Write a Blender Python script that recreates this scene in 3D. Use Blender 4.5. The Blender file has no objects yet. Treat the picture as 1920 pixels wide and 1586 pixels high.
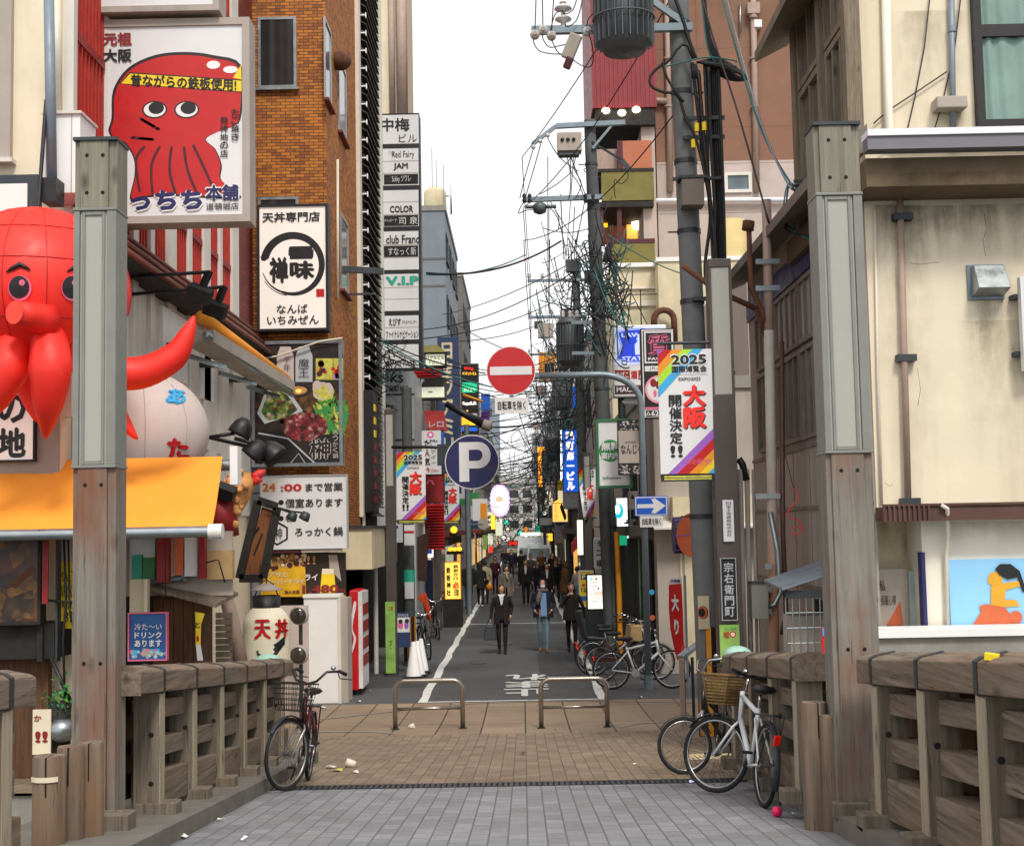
import bpy, math, random
from mathutils import Vector, Matrix, Euler
V = Vector; R = math.radians; SC = bpy.context.scene; COL = SC.collection
random.seed(7); U = random.uniform
# ------------------------------------------------------------------ camera, sky, sun, exposure
F = 2500.0; CAM = V((0, 0, 2.9))
YAW = math.atan(14.2 / F); PITCH = math.atan(197.2 / F); ROLL = R(-1.1)
CR = Matrix.Rotation(YAW, 3, 'Z') @ Matrix.Rotation(math.pi / 2 + PITCH, 3, 'X') @ Matrix.Rotation(ROLL, 3, 'Z')
cd = bpy.data.cameras.new('camera'); cam = bpy.data.objects.new('camera', cd); COL.objects.link(cam)
cam.matrix_world = Matrix.Translation(CAM) @ CR.to_4x4()
cd.sensor_width = 36; cd.lens = 36 * F / 1920; cd.clip_start = .05; cd.clip_end = 2000
SC.camera = cam
wo = bpy.data.worlds.new('World'); SC.world = wo; wo.use_nodes = True
nt = wo.node_tree; bg = nt.nodes['Background']
sky = nt.nodes.new('ShaderNodeTexSky'); sky.sky_type = 'NISHITA'; sky.sun_disc = False
sky.sun_elevation = R(48); sky.sun_rotation = R(200); sky.air_density = 1.0; sky.dust_density = 1.5; sky.ozone_density = 1
hs = nt.nodes.new('ShaderNodeHueSaturation'); hs.inputs['Saturation'].default_value = .10
ov = nt.nodes.new('ShaderNodeMix'); ov.data_type = 'RGBA'; ov.inputs['Factor'].default_value = .7; ov.inputs[7].default_value = (8.3, 8.2, 8.2, 1)   # even overcast layer
nt.links.new(sky.outputs[0], hs.inputs['Color']); nt.links.new(hs.outputs[0], ov.inputs[6]); nt.links.new(ov.outputs[2], bg.inputs['Color'])
hs.inputs['Value'].default_value = 1.1; bg.inputs['Strength'].default_value = .15
sl = bpy.data.lights.new('sun', 'SUN'); sl.energy = 2.5; sl.angle = R(14); sl.color = (1, .93, .83)
so = bpy.data.objects.new('sun', sl); COL.objects.link(so)
so.rotation_euler = (R(40), 0, R(16))
SC.view_settings.view_transform = 'Standard'; SC.view_settings.look = 'None'; SC.view_settings.gamma = 1
SC.view_settings.exposure = .05

def ray(px, py):
    d = CR @ V(((px - 960) / F, (793 - py) / F, -1)); return d / d.y
def W(px, py, Y): return CAM + ray(px, py) * Y
def PX(px, Y, py=990): return W(px, py, Y).x
def PZ(py, Y, px=983): return W(px, py, Y).z
def gz(Y):
    if Y < 3.2: return 1.43
    if Y < 12: return .63 + .091 * (12 - Y)
    if Y < 17: return .63 - .083 * (Y - 12)
    if Y < 22.7: t = (22.7 - Y) / 5.7; return .215 * t * t
    return 0.0
def G(px, py, Y0=5, Y1=150):
    lo, hi = Y0, Y1
    for _ in range(50):
        m = (lo + hi) / 2; p = W(px, py, m)
        if p.z > gz(m): lo = m
        else: hi = m
    return W(px, py, lo)

# ------------------------------------------------------------------ materials
def lin(h):
    if not isinstance(h, str): return tuple(h)
    o = []
    for i in (0, 2, 4):
        c = int(h[i:i + 2], 16) / 255; o.append(c / 12.92 if c < .04045 else ((c + .055) / 1.055) ** 2.4)
    return tuple(o)
M = {}
def base(name, rough, metal=0, spec=.5):
    m = bpy.data.materials.new(name); m.use_nodes = True; n = m.node_tree.nodes; b = n['Principled BSDF']
    b.inputs['Roughness'].default_value = rough; b.inputs['Metallic'].default_value = metal
    b.inputs['Specular IOR Level'].default_value = spec
    M[name] = m; return m, m.node_tree, b
def vec(t, scale=(1, 1, 1), rnd=True):
    tc = t.nodes.new('ShaderNodeTexCoord'); mp = t.nodes.new('ShaderNodeMapping'); mp.inputs['Scale'].default_value = scale
    t.links.new(tc.outputs['Object'], mp.inputs['Vector'])
    if rnd:
        oi = t.nodes.new('ShaderNodeObjectInfo'); mu = t.nodes.new('ShaderNodeMath'); mu.operation = 'MULTIPLY'; mu.inputs[1].default_value = 37
        t.links.new(oi.outputs['Random'], mu.inputs[0]); t.links.new(mu.outputs[0], mp.inputs['Location'])
    return mp.outputs[0]
def noise(t, v, scale, detail=5, rough=.6, dist=0):
    n = t.nodes.new('ShaderNodeTexNoise'); n.inputs['Scale'].default_value = scale; n.inputs['Detail'].default_value = detail
    n.inputs['Roughness'].default_value = rough; n.inputs['Distortion'].default_value = dist
    t.links.new(v, n.inputs['Vector']); return n.outputs['Fac']
def rng(t, f, a, b, c=0, d=1):
    n = t.nodes.new('ShaderNodeMapRange'); n.inputs[1].default_value = a; n.inputs[2].default_value = b
    n.inputs[3].default_value = c; n.inputs[4].default_value = d; t.links.new(f, n.inputs[0]); return n.outputs[0]
def mix(t, f, a, b, mode='MIX'):
    n = t.nodes.new('ShaderNodeMix'); n.data_type = 'RGBA'; n.blend_type = mode
    for s, x in ((n.inputs['Factor'], f), (n.inputs[6], a), (n.inputs[7], b)):
        if isinstance(x, bpy.types.NodeSocket): t.links.new(x, s)
        elif isinstance(x, (int, float)): s.default_value = x
        else: s.default_value = (*x[:3], 1)
    return n.outputs[2]
def bump(t, b, h, strength, dist=.01):
    n = t.nodes.new('ShaderNodeBump'); n.inputs['Strength'].default_value = strength; n.inputs['Distance'].default_value = dist
    t.links.new(h, n.inputs['Height']); t.links.new(n.outputs[0], b.inputs['Normal'])
def mul(c, k): return tuple(min(1, x * k) for x in c)
def mk(name, h, rough=.6, var=.12, vs=7, bmp=.0, metal=0, emit=0, stain=0, sc='3a3028', spec=.5, streak=True):
    m, t, b = base(name, rough, metal, spec); c = lin(h)
    v = vec(t); f = rng(t, noise(t, v, vs), .32, .68)
    o = mix(t, f, mul(c, 1 - var), mul(c, 1 + var))
    if stain:
        v2 = vec(t, (1, 1, .16 if streak else 1)); f2 = rng(t, noise(t, v2, 2.3, 7, .65), .5, .78, 0, stain)
        o = mix(t, f2, o, lin(sc))
    t.links.new(o, b.inputs['Base Color'])
    if bmp: bump(t, b, noise(t, v, vs * 6), bmp)
    if rough > .25:
        t.links.new(rng(t, noise(t, v, vs * 1.7), .3, .7, max(.05, rough - .12), min(1, rough + .12)), b.inputs['Roughness'])
    if emit:
        t.links.new(o, b.inputs['Emission Color']); b.inputs['Emission Strength'].default_value = emit
    return m
def wood(name, c1, c2, c3, axis, k=1.0, amt=.5):
    m, t, b = base(name, .82, 0, .25); s = [16 * k] * 3; s['xyz'.index(axis)] = .75 * k
    v = vec(t, s); g = noise(t, v, 1.6, 9, .7, .45)
    o = mix(t, rng(t, g, .34, .66), lin(c1), lin(c2))
    v2 = vec(t); s2 = [1.6] * 3; s2['xyz'.index(axis)] = .7; v3 = vec(t, s2)
    o = mix(t, rng(t, noise(t, v3, 1.5, 5), .45, .7, 0, amt), o, lin(c3))
    v4 = vec(t, s); w = noise(t, v4, 3.4, 3, .6, .2)
    o = mix(t, rng(t, w, .62, .70, 0, .8), o, mul(lin(c1), .45))
    vo = t.nodes.new('ShaderNodeTexVoronoi'); s5 = [3.6] * 3; s5['xyz'.index(axis)] = 1.5; t.links.new(vec(t, s5), vo.inputs['Vector']); vo.inputs['Scale'].default_value = 1
    o = mix(t, rng(t, vo.outputs['Distance'], .03, .13, .7, 0), o, lin('2e241d'))
    t.links.new(o, b.inputs['Base Color']); bump(t, b, g, .5, .012); return m
def facade_uv(t, rnd=False):
    tc = t.nodes.new('ShaderNodeTexCoord'); s = t.nodes.new('ShaderNodeSeparateXYZ'); a = t.nodes.new('ShaderNodeMath'); a.operation = 'ADD'
    c = t.nodes.new('ShaderNodeCombineXYZ'); t.links.new(tc.outputs['Object'], s.inputs[0])
    t.links.new(s.outputs[0], a.inputs[0]); t.links.new(s.outputs[1], a.inputs[1]); t.links.new(a.outputs[0], c.inputs[0]); t.links.new(s.outputs[2], c.inputs[1])
    return c.outputs[0]
def tiles(name, c1, c2, mortar, bw, bh, ms, v_from='facade', bias=0, rough=.7, off=.5, extra=None, bmp=.4, big=.12):
    m, t, b = base(name, rough)
    v = facade_uv(t) if v_from == 'facade' else vec(t, rnd=False)
    if v_from == 'swap':
        mp = t.nodes.new('ShaderNodeMapping'); mp.inputs['Rotation'].default_value = (0, 0, math.pi / 2); t.links.new(v, mp.inputs['Vector']); v = mp.outputs[0]
    br = t.nodes.new('ShaderNodeTexBrick'); br.offset = off; br.inputs['Scale'].default_value = 1
    br.inputs['Brick Width'].default_value = bw; br.inputs['Row Height'].default_value = bh; br.inputs['Mortar Size'].default_value = ms
    br.inputs['Mortar Smooth'].default_value = .1; br.inputs['Bias'].default_value = bias
    br.inputs['Color1'].default_value = (*lin(c1), 1); br.inputs['Color2'].default_value = (*lin(c2), 1); br.inputs['Mortar'].default_value = (*lin(mortar), 1)
    t.links.new(v, br.inputs['Vector']); o = br.outputs['Color']
    vv = vec(t, rnd=False)
    o = mix(t, 1, o, mix(t, rng(t, noise(t, vv, 1.1, 6), .3, .7), (1 - big,) * 3, (1 + big,) * 3), 'MULTIPLY')
    o = mix(t, 1, o, mix(t, rng(t, noise(t, vv, 40, 3), .3, .7), (.9,) * 3, (1.1,) * 3), 'MULTIPLY')
    if extra: o = mix(t, rng(t, noise(t, vv, .8, 6), .55, .72, 0, .6), o, lin(extra))
    if v_from != 'facade':   # grime patches and chewing gum spots
        o = mix(t, rng(t, noise(t, vv, 2.7, 8, .7), .56, .75, 0, .45), o, mul(lin(mortar), 1.1))
        vo = t.nodes.new('ShaderNodeTexVoronoi'); vo.inputs['Scale'].default_value = 2.6; t.links.new(vv, vo.inputs['Vector'])
        o = mix(t, rng(t, vo.outputs['Distance'], .035, .06, .6, 0), o, lin(mortar))
    t.links.new(o, b.inputs['Base Color']); bump(t, b, br.outputs['Fac'], -bmp, .008); return m
def glass(name, h, rough=.08, var=.3):
    m, t, b = base(name, rough, 0, .7); c = lin(h); v = vec(t)
    t.links.new(mix(t, rng(t, noise(t, v, 1.5, 2), .3, .7), mul(c, 1 - var), mul(c, 1 + var)), b.inputs['Base Color']); return m

# ------------------------------------------------------------------ mesh builder
GC = {}
def glyph(s, bold):
    k = (s, bold)
    if k not in GC:
        c = bpy.data.curves.new('t', 'FONT'); c.body = s; c.size = 1; c.offset = bold; c.resolution_u = 2; c.fill_mode = 'FRONT'
        o = bpy.data.objects.new('t', c); m = o.to_mesh()
        vs = [(q.co.x, q.co.y) for q in m.vertices]; fs = [tuple(p.vertices) for p in m.polygons]
        o.to_mesh_clear(); bpy.data.objects.remove(o); bpy.data.curves.remove(c)
        xs = [q[0] for q in vs] or [0, 1]; ys = [q[1] for q in vs] or [0, 1]
        GC[k] = (vs, fs, min(xs), max(xs), min(ys), max(ys))
    return GC[k]
class MB:
    def __init__(s): s.v = []; s.f = []; s.mi = []; s.mats = []; s.sm = []
    def add(s, vs, fs, mat, smooth=False):
        if isinstance(mat, str): mat = M[mat]
        if mat not in s.mats: s.mats.append(mat)
        i = s.mats.index(mat); n = len(s.v); s.v += [tuple(q) for q in vs]
        for f in fs: s.f.append(tuple(n + k for k in f)); s.mi.append(i); s.sm.append(smooth)
        return s
    def hexa(s, P, mat): return s.add(P, [(0, 3, 2, 1), (4, 5, 6, 7), (0, 1, 5, 4), (1, 2, 6, 5), (2, 3, 7, 6), (3, 0, 4, 7)], mat)
    def box(s, x0, x1, y0, y1, z0, z1, mat):
        x0, x1 = sorted((x0, x1)); y0, y1 = sorted((y0, y1)); z0, z1 = sorted((z0, z1))
        return s.hexa([(x0, y0, z0), (x1, y0, z0), (x1, y1, z0), (x0, y1, z0), (x0, y0, z1), (x1, y0, z1), (x1, y1, z1), (x0, y1, z1)], mat)
    def obb(s, c, sx, sy, sz, rot, mat):
        m = rot.to_matrix() if isinstance(rot, Euler) else rot; c = V(c)
        return s.hexa([c + m @ V((a * sx / 2, b * sy / 2, d * sz / 2)) for d in (-1, 1) for a, b in ((-1, -1), (1, -1), (1, 1), (-1, 1))], mat)
    def beam(s, p, q, w, h, mat, up=(0, 0, 1)):
        p, q = V(p), V(q); d = (q - p).normalized(); x = d.cross(V(up))
        if x.length < 1e-4: x = d.cross(V((1, 0, 0)))
        x.normalize(); u = x.cross(d)
        return s.hexa([e + x * (a * w / 2) + u * (b * h / 2) for e in (p, q) for a, b in ((-1, -1), (1, -1), (1, 1), (-1, 1))], mat)
    def cyl(s, p, q, r, mat, r1=None, n=12, cap=True, smooth=True):
        p, q = V(p), V(q); r1 = r if r1 is None else r1; d = (q - p).normalized()
        x = d.cross(V((0, 0, 1)) if abs(d.z) < .9 else V((1, 0, 0))).normalized(); u = x.cross(d)
        vs = []
        for e, rr in ((p, r), (q, r1)):
            for i in range(n): a = 2 * math.pi * i / n; vs.append(e + x * (math.cos(a) * rr) + u * (math.sin(a) * rr))
        s.add(vs, [(i, (i + 1) % n, n + (i + 1) % n, n + i)[::-1] for i in range(n)], mat, smooth)
        if cap: s.add(vs[:n], [tuple(range(n))], mat); s.add(vs[n:], [tuple(range(n))[::-1]], mat)
        return s
    def tube(s, pts, r, mat, n=6, closed=False, smooth=True):
        P = [V(q) for q in pts]; L = len(P); rs = r if isinstance(r, (list, tuple)) else [r] * L
        vs = []; x = None
        for i, q in enumerate(P):
            a = P[(i - 1) % L] if (closed or i) else q; b = P[(i + 1) % L] if (closed or i < L - 1) else q
            d = (b - a).normalized()
            if x is None: x = d.cross(V((0, 0, 1)) if abs(d.z) < .9 else V((1, 0, 0)))
            x = (x - d * x.dot(d)).normalized(); u = x.cross(d)
            for k in range(n): t = 2 * math.pi * k / n; vs.append(q + (x * math.cos(t) + u * math.sin(t)) * rs[i])
        fs = []
        for i in range(L if closed else L - 1):
            j = (i + 1) % L
            for k in range(n): fs.append((i * n + k, j * n + k, j * n + (k + 1) % n, i * n + (k + 1) % n))
        if not closed: fs += [tuple(range(n)), tuple((L - 1) * n + k for k in range(n))[::-1]]
        return s.add(vs, fs, mat, smooth)
    def torus(s, c, ax, RR, r, mat, n=32, m=8, a0=0, a1=360):
        ax = V(ax).normalized(); x = ax.cross(V((0, 0, 1)) if abs(ax.z) < .9 else V((1, 0, 0))).normalized(); u = ax.cross(x); c = V(c)
        full = a1 - a0 >= 360; k = n if full else n + 1
        pts = [c + (x * math.cos(R(a0 + (a1 - a0) * i / n)) + u * math.sin(R(a0 + (a1 - a0) * i / n))) * RR for i in range(k)]
        return s.tube(pts, r, mat, m, full)
    def lathe(s, prof, c, mat, n=20, rot=None, smooth=True, sy=1):
        c = V(c); vs = []
        for r, z in prof:
            for i in range(n):
                a = 2 * math.pi * i / n; q = V((r * math.cos(a), r * sy * math.sin(a), z)); vs.append(c + (rot @ q if rot else q))
        fs = [(j * n + i, j * n + (i + 1) % n, (j + 1) * n + (i + 1) % n, (j + 1) * n + i) for j in range(len(prof) - 1) for i in range(n)]
        return s.add(vs, fs, mat, smooth)
    def ball(s, c, rx, ry, rz, mat, n=16, rot=None, k=10):
        c = V(c); vs = []
        for j in range(k + 1):
            t = math.pi * j / k
            for i in range(n):
                a = 2 * math.pi * i / n; q = V((rx * math.sin(t) * math.cos(a), ry * math.sin(t) * math.sin(a), -rz * math.cos(t))); vs.append(c + (rot @ q if rot else q))
        return s.add(vs, [(j * n + i, j * n + (i + 1) % n, (j + 1) * n + (i + 1) % n, (j + 1) * n + i) for j in range(k) for i in range(n)], mat, True)
    def quad(s, a, b, c, d, mat): return s.add([a, b, c, d], [(0, 1, 2, 3)], mat)
    def prism(s, poly, mat, o, ux, uy, th, both=True):   # polygon in (ux,uy), extruded by th against ux x uy
        o, ux, uy = V(o), V(ux), V(uy); nn = ux.cross(uy).normalized(); k = len(poly)
        a = [o + ux * p[0] + uy * p[1] for p in poly]; b = [q - nn * th for q in a]
        fs = [tuple(range(k))]
        if th: fs += [tuple(range(k, 2 * k))[::-1]] + [(i, i + k, (i + 1) % k + k, (i + 1) % k) for i in range(k)]
        return s.add(a + (b if th else []), fs, mat)
    def txt(s, text, p, ux, uy, w, h, mat, bold=.0, vert=False, keep=False, gap=.12):
        p, ux, uy = V(p), V(ux), V(uy)   # p = top-left corner of a w x h box
        if vert:
            n = len(text); ch = h / n
            for i, c in enumerate(text):
                if c.strip(): s.txt(c, p - uy * (ch * (i + gap / 2)), ux, uy, w, ch * (1 - gap), mat, bold, False, c in 'ー一!!:・')
            return s
        vs, fs, a, b, c, d = glyph(text, 0); e = bold; a -= e; b += e; c -= e; d += e; sx = w / max(b - a, 1e-3); sy = h / max(d - c, 1e-3); ox = oy = 0
        if keep:
            k = min(sx, sy, w / .9, h / .9); ox = (w - k * (b - a)) / 2; oy = (h - k * (d - c)) / 2; sx = sy = k
        nn = ux.cross(uy).normalized(); i = 0
        for ex, ey in (((0, 0),) if not e else ((-e, 0), (e, 0), (0, -e), (0, e), (-e * .7, e * .7), (e * .7, -e * .7))):
            s.add([p + ux * (ox + (q[0] + ex - a) * sx) - uy * (oy + (d - q[1] - ey) * sy) + nn * (.0004 * i) for q in vs], fs, mat); i += 1
        return s
    def obj(s, name, parent=None, origin=None, bevel=0, label=None, solid=0):
        o0 = V(origin) if origin is not None else (parent['_o'] if parent is not None and '_o' in parent else V((0, 0, 0))); o0 = V(o0)
        me = bpy.data.meshes.new(name); me.from_pydata([V(q) - o0 for q in s.v], [], s.f)
        for m in s.mats: me.materials.append(m)
        me.polygons.foreach_set('material_index', s.mi); me.polygons.foreach_set('use_smooth', s.sm); me.update()
        o = bpy.data.objects.new(name, me); COL.objects.link(o)
        if parent is not None: o.parent = parent
        else: o.location = o0
        if parent is not None: o['_o'] = tuple(o0)
        else: o['_o'] = tuple(o0)
        if label: o['label'] = label
        if bevel:
            b = o.modifiers.new('b', 'BEVEL'); b.width = bevel; b.segments = 2; b.limit_method = 'ANGLE'; b.angle_limit = R(50)
        return o
def T(name, label, cat, loc=(0, 0, 0), group=None):
    o = bpy.data.objects.new(name, None); COL.objects.link(o); o.location = loc; o.empty_display_size = .2
    o['label'] = label; o['category'] = cat; o['_o'] = tuple(loc)
    if group: o['group'] = group
    return o
def one(mb, name, label, cat, group=None, bevel=0, kind=None):
    xs = [q[0] for q in mb.v]; ys = [q[1] for q in mb.v]; zs = [q[2] for q in mb.v]
    o = mb.obj(name, None, ((min(xs) + max(xs)) / 2, (min(ys) + max(ys)) / 2, min(zs)), bevel)
    if label: o['label'] = label
    if cat: o['category'] = cat
    if group: o['group'] = group
    if kind: o['kind'] = kind
    return o
def kids(o): return [c for c in ALLKIDS.get(o.name, [])]
ALLKIDS = {}
def dup(root, loc, rz=0, label=None, sc=None, rx=None):
    m = {}
    for o in list(COL.objects):
        if o.parent is not None: m.setdefault(o.parent.name, []).append(o)
    def cp(o, par):
        c = o.copy(); COL.objects.link(c)
        if par is not None: c.parent = par
        for k in m.get(o.name, []): cp(k, c)
        return c
    r = cp(root, None); r.location = loc; r.rotation_euler = (rx or 0, 0, rz)
    if sc: r.scale = (sc,) * 3
    if label: r['label'] = label
    return r
def structure(mb, name): o = mb.obj(name); o['kind'] = 'structure'; return o
# ------------------------------------------------------------------ material list
mk('cream', 'e2d6be', .85, .05, 1.6, .25, stain=.3, sc='8a7656')
mk('cream_clean', 'e8e2d2', .8, .04, 3, .1, stain=.12, sc='8a8070')
mk('cream_yellow', 'd8cdb0', .85, .06, 2, .1, stain=.35, sc='7a7060')
mk('plaster_grey', 'a9a097', .85, .06, 2, .1, stain=.3, sc='5a5048')
mk('wall_dark', '4a443f', .8, .1, 3, .1, stain=.3, sc='2a2420')
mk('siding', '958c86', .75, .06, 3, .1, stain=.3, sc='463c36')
mk('siding_dark', '736a64', .7, .1, 3, .1, stain=.3)
mk('brown_wall', '9c6f55', .85, .05, .7, .1, stain=.4, sc='6d4a36')
mk('pale_wall', 'b9aaa2', .85, .05, .7, .1, stain=.3, sc='857268')
mk('terracotta', 'b06a4e', .8, .06, 2)
mk('red_metal', '86242a', .5, .1, 1.5, 0, stain=.25, sc='4a1518')
mk('olive', '71692c', .6, .15, 2, 0, stain=.5, sc='3a3a18')
mk('grey_blue', '7d8791', .8, .07, 1.2, 0, stain=.3, sc='5c646c')
mk('concrete', '8e8b84', .85, .12, 4, .3, stain=.3, sc='4c4842')
mk('kerb_stone', '6d6962', .9, .15, 6, .4, stain=.4, sc='3c3832', streak=False)
mk('black', '17161a', .5, .2, 8)
mk('black_matte', '151416', .8, .2, 8)
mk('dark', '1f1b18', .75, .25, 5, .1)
mk('void', '0d0b0a', .9, .3, 3)
mk('white', 'e9e9e8', .55, .03, 4, 0, stain=.08, sc='9a958c')
mk('white_dirty', 'd6d2cb', .65, .05, 3, .05, stain=.3, sc='7c7468')
mk('signwhite', 'dcdcde', .4, .03, 2, 0, stain=.06, sc='a8a8a8')
mk('signgrey', 'b4b8bc', .5, .04, 2, 0, stain=.15, sc='8a8c90')
mk('red', 'c01418', .45, .08, 4)
mk('red_bright', 'ee2a1e', .55, .06, 3)
mk('red_inner', 'a80f14', .5, .06, 3)
mk('red_dark', '8c1a1c', .55, .12, 4, 0, stain=.3, sc='4a1010')
mk('lattice_red', 'b02e22', .6, .15, 6, .1)
mk('navy', '1c1e58', .45, .06, 4)
mk('blue', '1c5fc0', .4, .05, 3)
mk('lawblue', '1b3fd0', .4, .03, 3, emit=.35)
mk('lawback', 'c9d8fa', .4, .03, 3, emit=.25)
mk('yellow', 'f0d020', .5, .08, 4)
mk('orange_y', 'e8941c', .5, .08, 4)
mk('purple', '9a5fc0', .5, .05, 4)
mk('skyblue', '38a8e0', .5, .05, 4)
mk('lime', 'a8dc30', .5, .05, 4)
mk('green', '2c8a48', .5, .08, 4)
mk('green_frame', '2f6e4a', .5, .1, 4)
mk('teal', '2fa58c', .5, .06, 4)
mk('pink', 'e06a8c', .5, .08, 4)
mk('hotpink', 'f01860', .45, .05, 4)
mk('orange_cloth', 'f29c2e', .75, .07, 1.1, .1, stain=.35, sc='e88420')
mk('steel', '9aa2a6', .35, .1, 5, 0, .8)
mk('chrome', 'c8c8c8', .18, .1, 5, 0, 1)
mk('galv', '7c8a94', .5, .12, 5, 0, .5, stain=.2, sc='4c565e')
mk('steel_dark', '3f4448', .5, .15, 5, 0, .5)
mk('lamp_frame', '7d7f7a', .5, .08, 5, 0, 0, stain=.25, sc='56584f')
mk('lamp_panel', 'a3a29a', .35, .03, 2)
mk('post_brown', '4c4340', .5, .1, 4, .05)
mk('pole_conc', '6e7274', .85, .12, 5, .2, stain=.4, sc='44484a')
mk('pole_dark', '4c5152', .8, .15, 5, .2, stain=.4, sc='2c3032')
mk('cable', '17171a', .6, .2, 3)
mk('cable_teal', '1c6a6a', .5, .2, 3)
mk('cable_grey', '4a4c50', .6, .2, 3)
mk('insul', 'c9c7c4', .3, .06, 8)
mk('trafo', '5a6064', .55, .12, 4, 0, .3, stain=.3, sc='34383a')
mk('rust', '5a3826', .85, .3, 6, .3, stain=.5, sc='9a5c2c')
mk('rust_white', 'b8b0a4', .7, .1, 4, .1, stain=.9, sc='a8581e')
mk('pipe_pink', 'a58e82', .6, .08, 5, 0, stain=.3)
mk('pipe_cream', 'd8d0c0', .5, .06, 5, 0, stain=.2, sc='988878')
mk('pipe_blue', '7f8c98', .5, .1, 5, 0, .2, stain=.3, sc='4a5660')
mk('gutter', '57392f', .5, .15, 3, 0, stain=.4, sc='2c1612')
mk('fascia', '72727a', .5, .08, 2, 0, stain=.3, sc='4a4a56')
mk('fascia_w', 'e6e8ee', .5, .04, 2)
mk('soffit', '62533f', .9, .25, 2, .2, stain=.6, sc='221c14', streak=False)
mk('canopy_brown', '6e3526', .6, .12, 2, 0, stain=.4, sc='3c1c14')
mk('wrap', 'e0ddd8', .35, .08, 12, .4)
mk('tyre', '191919', .8, .2, 12)
mk('rim', 'a9a9a9', .3, .1, 6, 0, .9)
mk('bike_black', '1d1d20', .4, .2, 6)
mk('bike_white', 'dcdfe2', .35, .05, 6)
mk('bike_red', '420e12', .35, .1, 6)
mk('bike_silver', 'a8acae', .35, .1, 6, 0, .7)
mk('basket_wire', '2a2824', .5, .2, 6, 0, .4)
mk('wicker', '7a6038', .85, .25, 14, .3)
mk('reflector', 'f02010', .3, .05, 6)
mk('paper', 'e2d8c8', .8, .05, 8)
mk('lantern_paper', 'd9d3bd', .75, .05, 5, .1, stain=.25, sc='a89a78')
mk('lantern_w', 'c4b5b0', .6, .05, 3, 0, stain=.15, sc='a09088')
mk('foil_teal', '9cc8b8', .4, .08, 5)
mk('kraft', 'a88c60', .85, .12, 7, .2)
mk('bluepanel', '8cc4ec', .5, .05, 2)
mk('fig_yellow', 'd8a028', .6, .08, 4)
mk('fig_orange', 'c8623a', .6, .1, 4)
mk('maroon', '4a1420', .6, .1, 4)
mk('beer', 'd8a818', .5, .25, 3, 0, stain=.4, sc='8c5a10')
mk('food_dark', '2a1c16', .5, .4, 6)
mk('meat', 'b03040', .6, .35, 14)
mk('leafgreen', '4a8c2c', .6, .35, 14)
mk('leafyellow', 'c0bc50', .6, .3, 14)
mk('fried', 'c08850', .8, .35, 9, .6)
mk('shrimp_red', 'd03028', .5, .15, 8)
mk('cloth_dark', '20191a', .9, .2, 6, .1)
mk('cloth_navy', '1c1c30', .9, .2, 6, .1)
mk('cloth_grey', '6b655c', .9, .15, 8, .1)
mk('cloth_brown', '6b4426', .9, .15, 8, .1)
mk('cloth_cream', 'b4a888', .9, .1, 8, .1)
mk('denim', '6d8496', .9, .2, 8, .1)
mk('denim_blue', '7ea2cc', .9, .1, 8, .1)
mk('shirt', 'd8d8dc', .8, .05, 8)
mk('skin', 'cc9c7e', .6, .06, 8)
mk('hair', '1a1310', .6, .2, 20)
mk('hair_brown', '4a2a18', .6, .2, 20)
mk('boots', '8c5a34', .6, .2, 8)
mk('flagbrown', '3c241e', .85, .1, 4)
mk('litter', 'dcd4c8', .7, .1, 10)
mk('post_yellow', 'd89018', .5, .1, 5)
mk('tank', 'cfc4a4', .6, .1, 2, 0, stain=.3, sc='8c8468')
mk('tank_y', 'd8c48c', .7, .08, 2, 0, stain=.25, sc='a08c58')
mk('far_wall', '8f8f94', .85, .08, .6, 0, stain=.3, sc='6c6c72')
mk('far_wall2', 'b4b0ac', .85, .08, .6, 0, stain=.3, sc='86827e')
mk('far_wall3', '6a6664', .85, .1, .6, 0, stain=.3, sc='484442')
mk('vanwhite', 'd4dce0', .3, .04, 3)
# lit things
mk('lit_white', 'fff6e6', .4, .02, 3, emit=1.0)
mk('lit_cool', 'f2fbff', .4, .02, 3, emit=1.6)
mk('lit_cream', 'ffe9c4', .4, .03, 3, emit=.55)
mk('lit_box', 'eee6de', .4, .03, 2, emit=.22)
mk('lit_soft', 'e6ecd2', .4, .03, 2, emit=.35)
mk('lit_yellow', 'ffc828', .4, .03, 3, emit=1.3)
mk('lit_paper', 'ffcc58', .5, .06, 2, emit=1.1)
mk('lit_orange', 'ff9a20', .4, .05, 3, emit=1.6)
mk('lit_blue', '1f6cf0', .4, .03, 3, emit=.5)
mk('lit_green', '20c890', .4, .03, 3, emit=.55)
mk('lit_teal', '20d0b0', .4, .03, 3, emit=2.0)
mk('lit_cyan', '28d8e0', .4, .03, 3, emit=.8)
mk('lit_red', 'ff2a18', .4, .03, 3, emit=1.2)
mk('lit_pinkp', 'e8a8ff', .4, .03, 3, emit=1.6)
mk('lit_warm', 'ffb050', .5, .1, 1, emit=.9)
mk('bulb', 'fff0cc', .4, .02, 3, emit=5)
wood('wood_z', '585146', '857b6e', '70604f', 'z', 1, .45)
wood('wood_y', '5c5045', '897c6e', '846650', 'y', 1, .5)
wood('post_z', '6e6b60', '918d7e', '75684f', 'z', .8, .35)
wood('post_low', '6a6660', '87837a', '7d4c33', 'z', .8, .75)
wood('log_z', '5c5046', '7c6c5e', '86603f', 'z', 1, .5)
wood('dark_z', '453226', '6b4c36', '7a4a28', 'z', 1, .4)
wood('frame_z', '665c4e', '928674', '685a48', 'z', 1.4, .3)
wood('plank_sign', '6a4028', '8c5a38', '4a2c1c', 'z', 1, .3)
tiles('brick', 'bd7422', '6a2f12', '30200f', .17, .058, .006, bias=-.25)
tiles('brick_red', '7e3028', '6a2620', '4c1c18', .3, .09, .006)
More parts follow.
